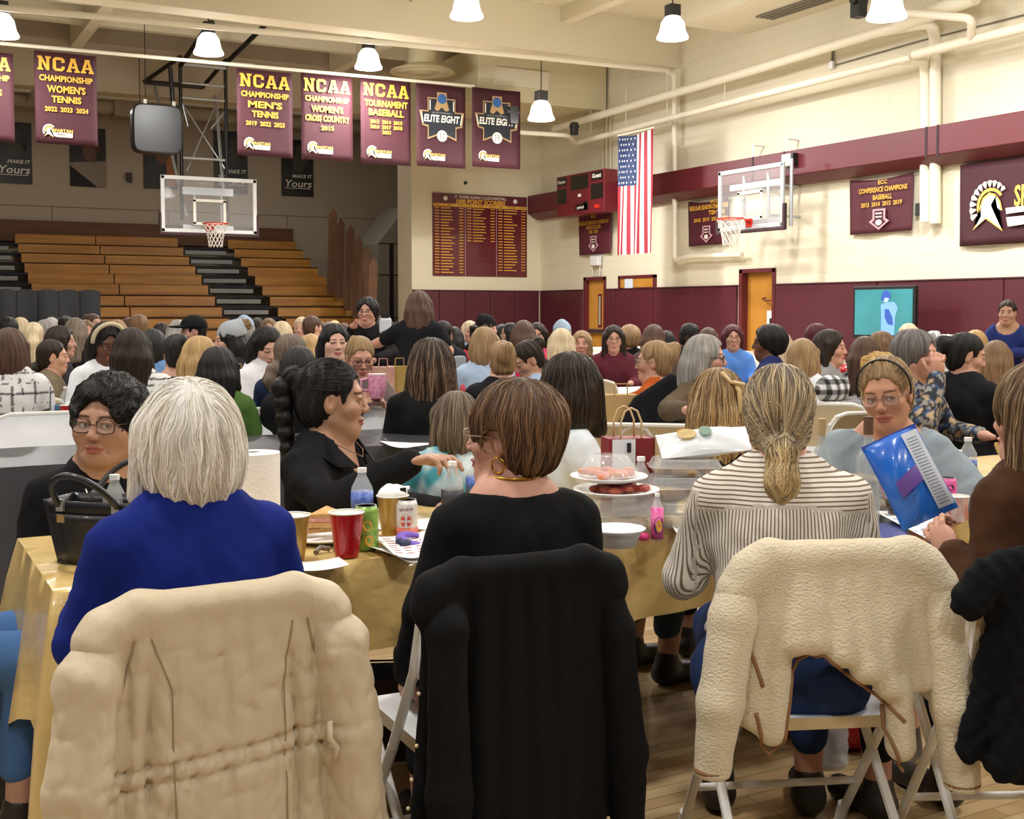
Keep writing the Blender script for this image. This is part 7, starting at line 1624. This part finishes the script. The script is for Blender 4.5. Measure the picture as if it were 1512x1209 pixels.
# red and white gift bag
P = onD(926, 700, 3.78); P.z = ZT; o = empty('gift_bag', P, -YAW*.4-.1, 'dark red and white paper gift bag with twine handles', 'bag')
rb = mat('red_paper', '7c1a20', .55); h_ = .25; w_ = .15
MB().bb((-w_/2, -.045, 0), (w_/2, .045, h_-.002)).build('bag_body', rb, o)
MB().bb((-w_/2+.012, -.049, .02), (w_*.08, -.0455, h_-.004)).build('white_panel', mat('bag_white', 'dfe3ea', .6), o); MB().bb((w_*.5-.002, -.045, 0), (w_*.5+.003, .045, h_)).build('side_fold', mat('red_paper_dark', '6a141a', .5), o)
lettering(o, [('for you', -.02, .10, .012, .05)], BLKP, -.0505, .0)
for yy in (-.04, .04): MB().tube([(-.035, yy, h_-.02), (-.034, yy, h_+.05), (-.02, yy, h_+.085), (.0, yy, h_+.095), (.02, yy, h_+.085), (.034, yy, h_+.05), (.035, yy, h_-.02)], .0035, 8).build('twine_handle', mat('twine', 'c9ad80', .8), o, smooth=True)
MB().box((-.01, -.052, h_-.03), (.012, .006, .03)).build('black_clip', BLACK, o)
bottle(P+Vector((-.03, -.12, 0)), 'clear bottle standing before the gift bag', .2, .031)
# right group of containers, chip bag
P = onD(1010, 745, 3.62); P.z = ZT
clam(P+Vector((-.02, -.03, 0)), .2, .16, .075, 'lower clear container of striped cookies left of the striped sleeve', -YAW, 'b99a6a'); clam(P+Vector((0, 0, .078)), .23, .17, .07, 'middle clear ribbed container of cookies', -YAW, '6b4a2c'); clam(P+Vector((0.01, .01, .15)), .22, .17, .05, 'topmost clear ribbed container under the white chip bag', -YAW, '6b4a2c')
def chipbag(w_, h_, th, m, seed):
    mb = MB()
    for sg in (-1, 1): 
        mb.grid(lambda u, v: ((u-.5)*w_*(1-.03*math.sin(v*PI)), sg*th*(max(0, math.sin(u*PI)*math.sin(v*PI))**.6)*(1+.12*math.sin(u*17+v*9+seed))-0*u, (v-.5)*h_) if sg > 0 else ((1-u-.5)*w_*(1-.03*math.sin(v*PI)), sg*th*(max(0, math.sin(u*PI)*math.sin(v*PI))**.6)*(1+.12*math.sin(u*13+v*11+seed)), (v-.5)*h_), 24, 24)
    return mb
o = empty('chip_bag', P+Vector((.08, -.0, .245)), 0, 'white bag of chips with a gold chip picture lying on the clear containers', 'snack bag'); _z = (Rv+Zv*.10).normalized(); _x = -(Zv*.38+Fv*.9); _x = (_x-_z*_x.dot(_z)).normalized(); o.rotation_euler = Matrix((_x, _z.cross(_x), _z)).transposed().to_euler()
chipbag(.15, .29, .035, 1, 2).build('bag_film', mat('white_film', 'dfe4ea', .3, coat=.3), o, smooth=True)
def bagprint(o, w_, th, u, v, r, m, name, seed, h_, sx=1): 
    y = -th*(max(0, math.sin(u*PI)*math.sin(v*PI))**.6)*1.13-.003; MB().lathe([(0, 0), (r, 0.0)], (0, 0, 0), 16).build(name, m, o).matrix_local = Matrix.Translation(((u-.5)*w_, y, (v-.5)*h_)) @ Matrix.Rotation(PI/2, 4, 'X') @ Matrix.Scale(sx, 4, (1, 0, 0))
bagprint(o, .15, .035, .5, .3, .03, mat('pale_yellow', 'e6cf98', .6), 'yellow_print', 2, .29); bagprint(o, .15, .037, .35, .27, .018, mat('chip_gold', 'c08a3c', .6), 'chip_picture', 2, .29); bagprint(o, .15, .035, .5, .5, .02, mat('sage_print', '9db8a8', .6), 'leaf_print', 2, .29, 1.4)
cup(on_t(984, 766), 'small white paper cup behind the pink bottle', mat('paper_cup_white', 'e6e4e0', .6), .075, .03, .04, ribs=False)
sheet([(985, 768), (1012, 764), (1022, 786), (1000, 792)], 'printed white sheet right of the pink bottle', marks=mat('blue_grey_print', '9aa8c0', .7))
# black handbag
P = on_t(148, 832)+Vector((.02, .03, 0)); o = empty('handbag', P, -.75, 'open black leather handbag with curved handles at the left end of the gold table', 'handbag')
LE = mat('black_leather', '202125', .38, bump=(120, .25, (1, 1, 1), .002), coat=.15)
def bagw(u, v, s_): x = (u-.5)*(.22+.06*v); return (x, s_*(.055+.02*v)*(1-.15*abs(2*u-1)), v*.165)
mb = MB(); mb.grid(lambda u, v: bagw(u, v, -1), 10, 8); mb.grid(lambda u, v: bagw(1-u, v, 1), 10, 8)
for s_ in (0, 1): mb.grid(lambda u, v: tuple(Vector(bagw(s_, v, -1 if s_ == 1 else 1))*(1-u)+Vector(bagw(s_, v, 1 if s_ == 1 else -1))*u), 4, 8)
mb.bb((-.11, -.05, 0), (.11, .05, .004)); mb.build('bag_body', LE, o, smooth='auto', solid=.004)
MB().grid(lambda u, v: (bagw(u, v*.75+.05, -1)[0]*.8, bagw(u, v*.75+.05, -1)[1]-.010, bagw(u, v*.75+.05, -1)[2]), 8, 6).build('front_pocket', LE, o, smooth=True, solid=.003)
for s_ in (-1, 1): MB().tube([(.085*math.cos(t), s_*(.07+.09*math.sin(t)), .150+.095*math.sin(t)) for t in np.linspace(PI, 0, 17)], .0085, 10).build('handle', LE, o, smooth=True)
for s_ in (-1, 1): MB().box((-.08, s_*.076, .155), (.02, .01, .03)).box((.08, s_*.076, .155), (.02, .01, .03)).build('buckle', ALU, o)
MB().box((-.08, -.074, .12), (.022, .006, .02)).build('clasp', mat('clasp_gold', 'c9b48a', .3, .8), o)
bottle(onD(170, 760, 3.15).xy.to_3d()+Vector((0, 0, ZT)), 'water bottle standing right behind the black handbag', .215, .032)
# ---- right side of the front table
def wine(p, lab, cap_m, h=.30, r=.037, gl=None):
    o = empty('wine_bottle', p, 0, lab, 'bottle', 'clear wine bottles'); MB().lathe([(r*.9, 0), (r, .006), (r, h*.58), (r*.9, h*.65), (r*.42, h*.74), (r*.36, h*.8), (r*.36, h*.99)], n=28).build('glass_body', WGL, o, smooth=True); MB().lathe([(r*.42, h*.84), (r*.42, h), (0, h)], n=20).build('capsule', cap_m, o, smooth='auto'); return o
P = onD(1282, 660, 3.55); wine(Vector((P.x, P.y, ZT)), 'clear wine bottle with brown capsule in front of the grey-blue blouse', mat('brown_capsule', '6a4c38', .4), .335, .036); P = onD(1213, 660, 3.7); wine(Vector((P.x, P.y, ZT)), 'slim clear wine bottle with pale cork top right of the ponytail', mat('cork', 'b49a72', .6), .315, .03)
o = empty('chip_bag', onD(1342, 704, 3.26)+Vector((0, 0, .0)), 0, 'large shiny blue chip bag with a white nutrition panel, leaning to the left', 'snack bag')
o.rotation_euler = (math.radians(-14), math.radians(-27), -YAW-.25)
bw, bh = .16, .255; chipbag(bw, bh, .04, 1, 5).build('bag_film', mat('blue_film', '1d5fc9', .25, noise=(4, '2f7be0'), coat=.5), o, smooth=True)
MB().bb((-bw/2, -.004, bh*.455), (bw/2, .004, bh*.5)).build('top_seal', mat('dark_blue_film', '183a9c', .3), o)
q = MB()
def bs(u, v): return ((u-.5)*bw, -.04*(max(0, math.sin(u*PI)*math.sin(v*PI))**.6)*1.14-.0035, (v-.5)*bh)
q.grid(lambda a, b: bs(.70+.28*a, .06+.88*b), 8, 20); q.build('nutrition_panel', mat('panel_grey', 'b9c0cc', .5), o, smooth=True)
q = MB()
for k in range(22): q.grid(lambda a, b: tuple(Vector(bs(.74+.18*a, .10+.036*k+.008*b))+Vector((0, -.001, 0))), 4, 1)
q.build('panel_print', mat('panel_print_dark', '5c6474', .6), o)
q = MB(); q.grid(lambda a, b: tuple(Vector(bs(.25+.45*a, .30+.18*b+.1*a))+Vector((0, -.0008, 0))), 10, 6); q.build('purple_print', mat('purple_print', '6a4aa0', .4), o, smooth=True)
clam(on_t(1290, 750)+Vector((0, .03, 0)), .20, .16, .09, 'lower ribbed clear container beside the striped shirt', -YAW, 'd8c9a0'); clam(on_t(1290, 750)+Vector((.0, .02, .09)), .22, .17, .05, 'upper open ribbed clear container beside the striped shirt', -YAW, 'b99a6a', lid=False)
P = on_t(1346, 765)+Vector((0, .05, 0)); o = bottle(P, 'cola bottle with a red and white label behind the blue chip bag', .17, .032, mat('cola_label', 'b8404e', .4, noise=(45, 'd9c9c9')), (.42, .66), body=mat('cola_dark', '3a1f16', .1, alpha=.8)); o.rotation_euler = (0, -.35, 0)
put(MB().lathe([(0, 0), (.013, .002), (.0155, .010), (.013, .02), (0, .024)], n=20).build('pink_bottle_cap', _M['hot_pink'], None, smooth=True), on_t(1374, 764), 0, 'hot pink round bottle cap right of the blue chip bag', 'cap')
o = can(on_t(1399, 765), 'slim pink drink can with dark swirls left of the water bottles', PK, .13, .026); wblob(o, .026, .05, circ(.004, 0, .012, sy=1.6), mat('dark_purple', '3d2448', .5), 'swirl_print'); wblob(o, .026, .1, circ(-.002, 0, .012, sy=.8), NVY, 'swirl_print')
P = on_t(1392, 768); put(MB().cyl((0, 0, 0), (0, 0, .05), .006, n=12).build('lip_balm', mat('balm_grey', '77726c', .4), None), P, 0, 'tiny grey lip balm tube standing before the pink can', 'lip balm')
bottle(on_t(1413, 748), 'front water bottle of the two at right, blue label', .19, .032, BLUL, (.42, .66)); bottle(on_t(1428, 728), 'rear water bottle of the two at right', .20, .032, BLUL, (.42, .6))
cup(on_t(1412, 770), 'clear cup with thin red stripes before the water bottles', mat('striped_cup', 'e4dcd8', .4, noise=(90, 'c86a6a', (1, 1, .2))), .08, .028, .036, ribs=False)
P = on_t(1382, 716); put(MB().lathe([(.05, 0), (.056, .003), (.07, .045), (.082, .055), (.084, .053), (.073, .046), (.053, .008), (0, .006)], n=24).build('foam_bowl', mat('foam_white', 'e9edf2', .6), None, smooth=True), P, 0, 'white bowl behind the blue chip bag on the right', 'bowl')
put(MB().ell((0, 0, 0), (.012, .012, .009)).build('red_candy', mat('shiny_red', 'a01c28', .3), None, smooth=True), P+Vector((-.03, .0, .06)), 0, 'small shiny red lid on the rim of the white bowl', 'lid')
sheet([(1287, 757), (1352, 750), (1402, 790), (1398, 822)], 'large white printed sheet hanging over the table edge right of the striped shirt', z=.004, curl=.01, marks=mat('blue_grey_print', '9aa8c0', .7)); sheet([(1288, 775), (1330, 768), (1345, 800), (1290, 806)], 'dark blue folder under the large white sheet', m=mat('folder_blue', '44508c', .5))
sheet([(560, 652), (650, 655), (610, 662), (575, 660)], 'long white sheet on the black second table')
# ---- farther tables
def at_d(px, py, D): p = onD(px, py, D); return p
P = onZ(1466, 627, ZT); cup(P, 'bright pink dotted cup on the gold table at the right edge', mat('pink_cup', 'd9407c', .5, noise=(90, 'ef9ab8')), .12, .03, .045, ribs=False)
P = onZ(1448, 625, ZT); cup(P, 'cup of dark cola left of the pink cup', mat('cola_cup', '1c1210', .2), .09, .028, .038, ribs=False)
P = onZ(1424, 624, ZT); put(MB().lathe([(0, .004), (.08, .004), (.11, .016), (.112, .014), (.08, 0)], n=32).build('paper_plate', PAPER, None, smooth=True), P, 0, 'white plate with crumbs on the gold table at right', 'plate'); put(MB().ell((0, 0, .008), (.03, .02, .012)).build('cake_crumbs', mat('crumb', 'd8c08a', .8), None, smooth=True), P+Vector((0, 0, .004)), 0, 'small piece of cake on the plate at right', 'food')
bottle(onZ(1455, 618, ZT), 'bottle with a pink label behind the pink cup', .2, .033, mat('pinkish_label', 'c04a60', .4)); sheet([(1452, 626), (1490, 628), (1500, 634), (1460, 632)], 'white napkin on the gold table at the right edge')
P = onD(557, 588, 6.52); o = empty('pink_tumbler', Vector((P.x, P.y, P.z)), -.3, 'large pink sprinkle-patterned tumbler held by the blond woman with glasses', 'tumbler')
MB().lathe([(.036, 0), (.042, .02), (.048, .05), (.049, .13), (.045, .132), (0, .132)], n=28).build('tumbler_wall', mat('pink_sprinkle', 'e07aa6', .45, noise=(70, 'f3b9cf')), o, smooth='auto'); MB().tube([(-.045, 0, .11), (-.085, 0, .105), (-.09, 0, .05), (-.047, 0, .04)], .008, 8).build('handle', mat('pink_plain', 'e3a0b8', .5), o, smooth=True)
MB().lathe([(.05, .128), (.05, .136), (0, .136)], n=28).build('lid', mat('pink_lid', 'f0c8d4', .4), o, smooth='auto')
KR = mat('kraft_paper', 'b08f5c', .8)
def kraft(px, py, D, w_, h_, lab, rz=-.4, handle=True, m=KR):
    p = onD(px, py, D); o = empty('paper_bag', Vector((p.x, p.y, ZT if p.z > .6 else 0)), rz, lab, 'bag'); MB().bb((-w_/2, -w_*.3, 0), (w_/2, w_*.3, h_)).build('bag_body', m, o)
    if handle: MB().tube([(-w_*.2, -w_*.3, h_), (-w_*.18, -w_*.3, h_+.06), (w_*.18, -w_*.3, h_+.06), (w_*.2, -w_*.3, h_)], .004, 6).build('handle', m, o)
    return o
kraft(352, 553, 7.9, .13, .24, 'small brown paper bag before the black-haired white hoodie person'); kraft(590, 548, 8.6, .16, .25, 'gold paper bag behind the pink tumbler', m=mat('gold_paper', 'a98f4e', .45, .2)); kraft(566, 546, 8.5, .16, .25, 'crumpled tan and pink bag beside the blond woman with glasses', m=mat('tan_pink', 'b99c80', .7, noise=(12, 'c07a80'))); kraft(612, 562, 8.8, .2, .22, 'gold paper bag below the beige chair in the middle', m=mat('gold_paper', 'a98f4e', .45, .2))
kraft(914, 600, 6.4, .18, .2, 'brown paper bag with a white tag beside the orange sweater')
o = put(MB().box((0, 0, 0), (.05, .02, .14)).build('black_bottle', BLACK, None, bev=.008), onD(912, 540, 6.9).xy.to_3d()+Vector((0, 0, ZT+.09)), 0, 'dark tall bottle on the table before the orange sweater', 'bottle'); o = put(MB().ell((0, 0, .05), (.07, .06, .05)).build('purple_pouch', mat('purple_cloth', '3d2f8c', .8, bump=(20, .5)), None, smooth=True), onD(940, 540, 7.0).xy.to_3d()+Vector((0, 0, ZT)), 0, 'round purple pouch on the table before the orange sweater', 'pouch')
bottle(onD(115, 560, 7.6).xy.to_3d()+Vector((0, 0, ZT)), 'water bottle between the olive shirt and the white jacket at left', .22, .033); bottle(onD(97, 572, 7.2).xy.to_3d()+Vector((0, 0, ZT)), 'shorter water bottle right beside the plaid shirt', .19, .033)
cup(onD(101, 606, 6.7).xy.to_3d()+Vector((0, 0, ZT)), 'red plastic cup behind the curly-haired person at left', REDC, ribs=False); can(onD(89, 602, 6.75).xy.to_3d()+Vector((0, 0, ZT)), 'green and blue can left of the far red cup', mat('can_green_blue', '3f7a5c', .4, noise=(30, '3c5aa0')))
cup(onD(383, 595, 6.9).xy.to_3d()+Vector((0, 0, ZT)), 'dark purple cup beside the green shirt', mat('purple_cup', '3a2a80', .4), ribs=False); cup(onD(393, 595, 7.0).xy.to_3d()+Vector((0, 0, ZT)), 'pale blue cup beside the purple cup', mat('pale_blue_cup', 'b8c8d8', .4), ribs=False)
bottle(onD(686, 532, 8.2).xy.to_3d()+Vector((0, 0, ZT)), 'bottle with a bright red label right of the standing woman', .2, .033, mat('red_label', 'b8283c', .4), (.1, .8))
# cellophane gift basket and red roses near the television
P = onD(1382, 522, 10.2); P.z = ZT; o = empty('gift_basket', P, 0, 'gift basket wrapped in crinkled silver cellophane below the television', 'gift basket')
CEL = mat('cellophane', 'c6ccd2', .12, .5, bump=(18, 1.0, (1, 1, 1), .03)); f = Field(axis(-.3, .3, .012), axis(-.25, .25, .012), axis(-.02, .55, .012)); f.ell((0, 0, .14), (.17, .15, .17), 0); f.rc((0, 0, .2), (0, 0, .33), .09, .03, .03)
for a in range(7): f.rc((0, 0, .32), (.13*math.cos(a*.9), .1*math.sin(a*.9), .42+.03*math.sin(a*2)), .02, .04, .01)
f.disp(lambda X, Y, Z: .018*noise3(X, Y, Z, 45)); v, q = f.mesh(); link('cellophane_wrap', np_mesh('cel', v, q), CEL, o); MB().lathe([(.12, 0), (.15, .12), (0, .12)], n=20).build('basket', DARK, o)
P = onD(1415, 520, 10.4); P.z = ZT; o = empty('gift_basket', P, 0, 'second silver cellophane bundle just left of the black ponytail', 'gift basket'); q = link('cellophane_wrap', np_mesh('cel', v*.85, f.mesh()[1]), CEL, o); MB().lathe([(.1, 0), (.12, .1), (0, .1)], n=20).build('basket', DARK, o)
P = onD(1250, 520, 9.6); P.z = ZT; f = Field(axis(-.15, .15, .01), axis(-.15, .15, .01), axis(-.02, .25, .01)); f.ell((0, 0, .14), (.1, .1, .08), 0); f.disp(lambda X, Y, Z: .012*noise3(X, Y, Z, 110)); v, q = f.mesh(); o = link('red_bow', np_mesh('bow', v, q), mat('red_ribbon', 'b01a26', .35)); put(o, P, 0, 'bright red ribbon bow on a box behind the profile with dark long hair', 'bow'); put(MB().bb((-.12, -.1, 0), (.12, .1, .07)).build('gold_box', mat('gold_paper', 'a98f4e', .45, .2), None), P, 0, 'gold box under the red ribbon bow', 'box')
# umbrella-like gingham bag on chair at 1230
P = onD(1240, 575, 6.9); f = Field(axis(-.2, .2, .01), axis(-.15, .15, .01), axis(-.15, .15, .01)); f.ell((0, 0, 0), (.13, .07, .075), 0); f.disp(lambda X, Y, Z: .012*noise3(X, Y, Z, 40)); v, q = f.mesh()
g = ((v[:, 0]/.06 % 1 < .5).astype(int)+(v[:, 2]/.06 % 1 < .5).astype(int)); o = link('gingham_coat', np_mesh('ging', v, q, np.array([lin('161618'), lin('6d6d70'), lin('d8d8d8')])[g]), CLOTHCOL); put(o, P+Vector((0, .06, 0)), 0, 'bundled black and white gingham coat on the chair back left of the headband woman', 'coat')
# black coat on the chair left of the olive fleece
P = onD(948, 553, 6.3); f = Field(axis(-.3, .3, .012), axis(-.15, .15, .012), axis(-.6, .05, .012))
for i in range(7): f.rc((-.02+.03*i, 0, -.02-.02*(6-i)), (-.24+.07*i, -.03*(i % 2), -.5), .03, .04, .012)
v, q = f.mesh(); o = link('black_coat', np_mesh('coat', v, q), cloth_mat('16161a')); put(o, P, -.9, 'black coat hanging over the chair behind the orange sweater', 'coat')
P = onD(712, 527, 8.85); f = Field(axis(-.3, .3, .012), axis(-.15, .15, .012), axis(-.6, .05, .012))
for i in range(4): f.rc((-.2+.02*i, 0, -.01), (-.24+.03*i, 0, -.42), .02, .03, .015)
v, q = f.mesh(); o = link('grey_cardigan', np_mesh('coat', v, q), cloth_mat('8d929a')); put(o, P, -.4, 'grey cardigan hanging from the white chair beside the ash-blond bob', 'cardigan')
# floor under the right chair
P = onZ(1236, 1148, 0)+Vector((.05, .1, 0)); o = empty('water_jug', P, 0, 'big ribbed clear water jug on the floor under the fleece-draped chair', 'jug'); MB().lathe([(.06, 0), (.068, .01)]+[(.068-.004*(k % 2), .02+.02*k) for k in range(11)]+[(.06, .25), (.025, .29), (.022, .3)], n=28).build('jug_body', CLR2, o, smooth=True); MB().lathe([(.026, .3), (.026, .325), (0, .325)], n=20).build('cap', CAPW, o)
kraft(1165, 1090, 3.9, .26, .22, 'dark red shopping bag on the floor under the table', m=rb); o = S.objects[-1]
kraft(560, 1090, 3.7, .3, .26, 'dark brown bag standing on the floor under the table, left of the black cardigan', m=mat('brown_leather', '3a2a20', .5), handle=True)
put(MB().ell((0, 0, .1), (.14, .1, .11)).build('red_foil_bag', mat('red_foil', 'b3202e', .3, .3, bump=(25, .8, (1, 1, 1), .02)), None, smooth=True), onD(1270, 1090, 3.75).xy.to_3d(), 0, 'shiny red foil bag on the floor behind the water jug', 'bag')

P = onD(569, 481, 10.05); o = put(MB().box((0, 0, 0), (.10, .06, .14)).build('white_pouch', mat('pouch_white', 'cdd4de', .5), None, bev=.02), P, -.5, 'white and dark pouch held up by the standing woman in glasses', 'pouch'); MB().box((0, 0, .085), (.07, .05, .03)).build('dark_lid', BLACK, o)
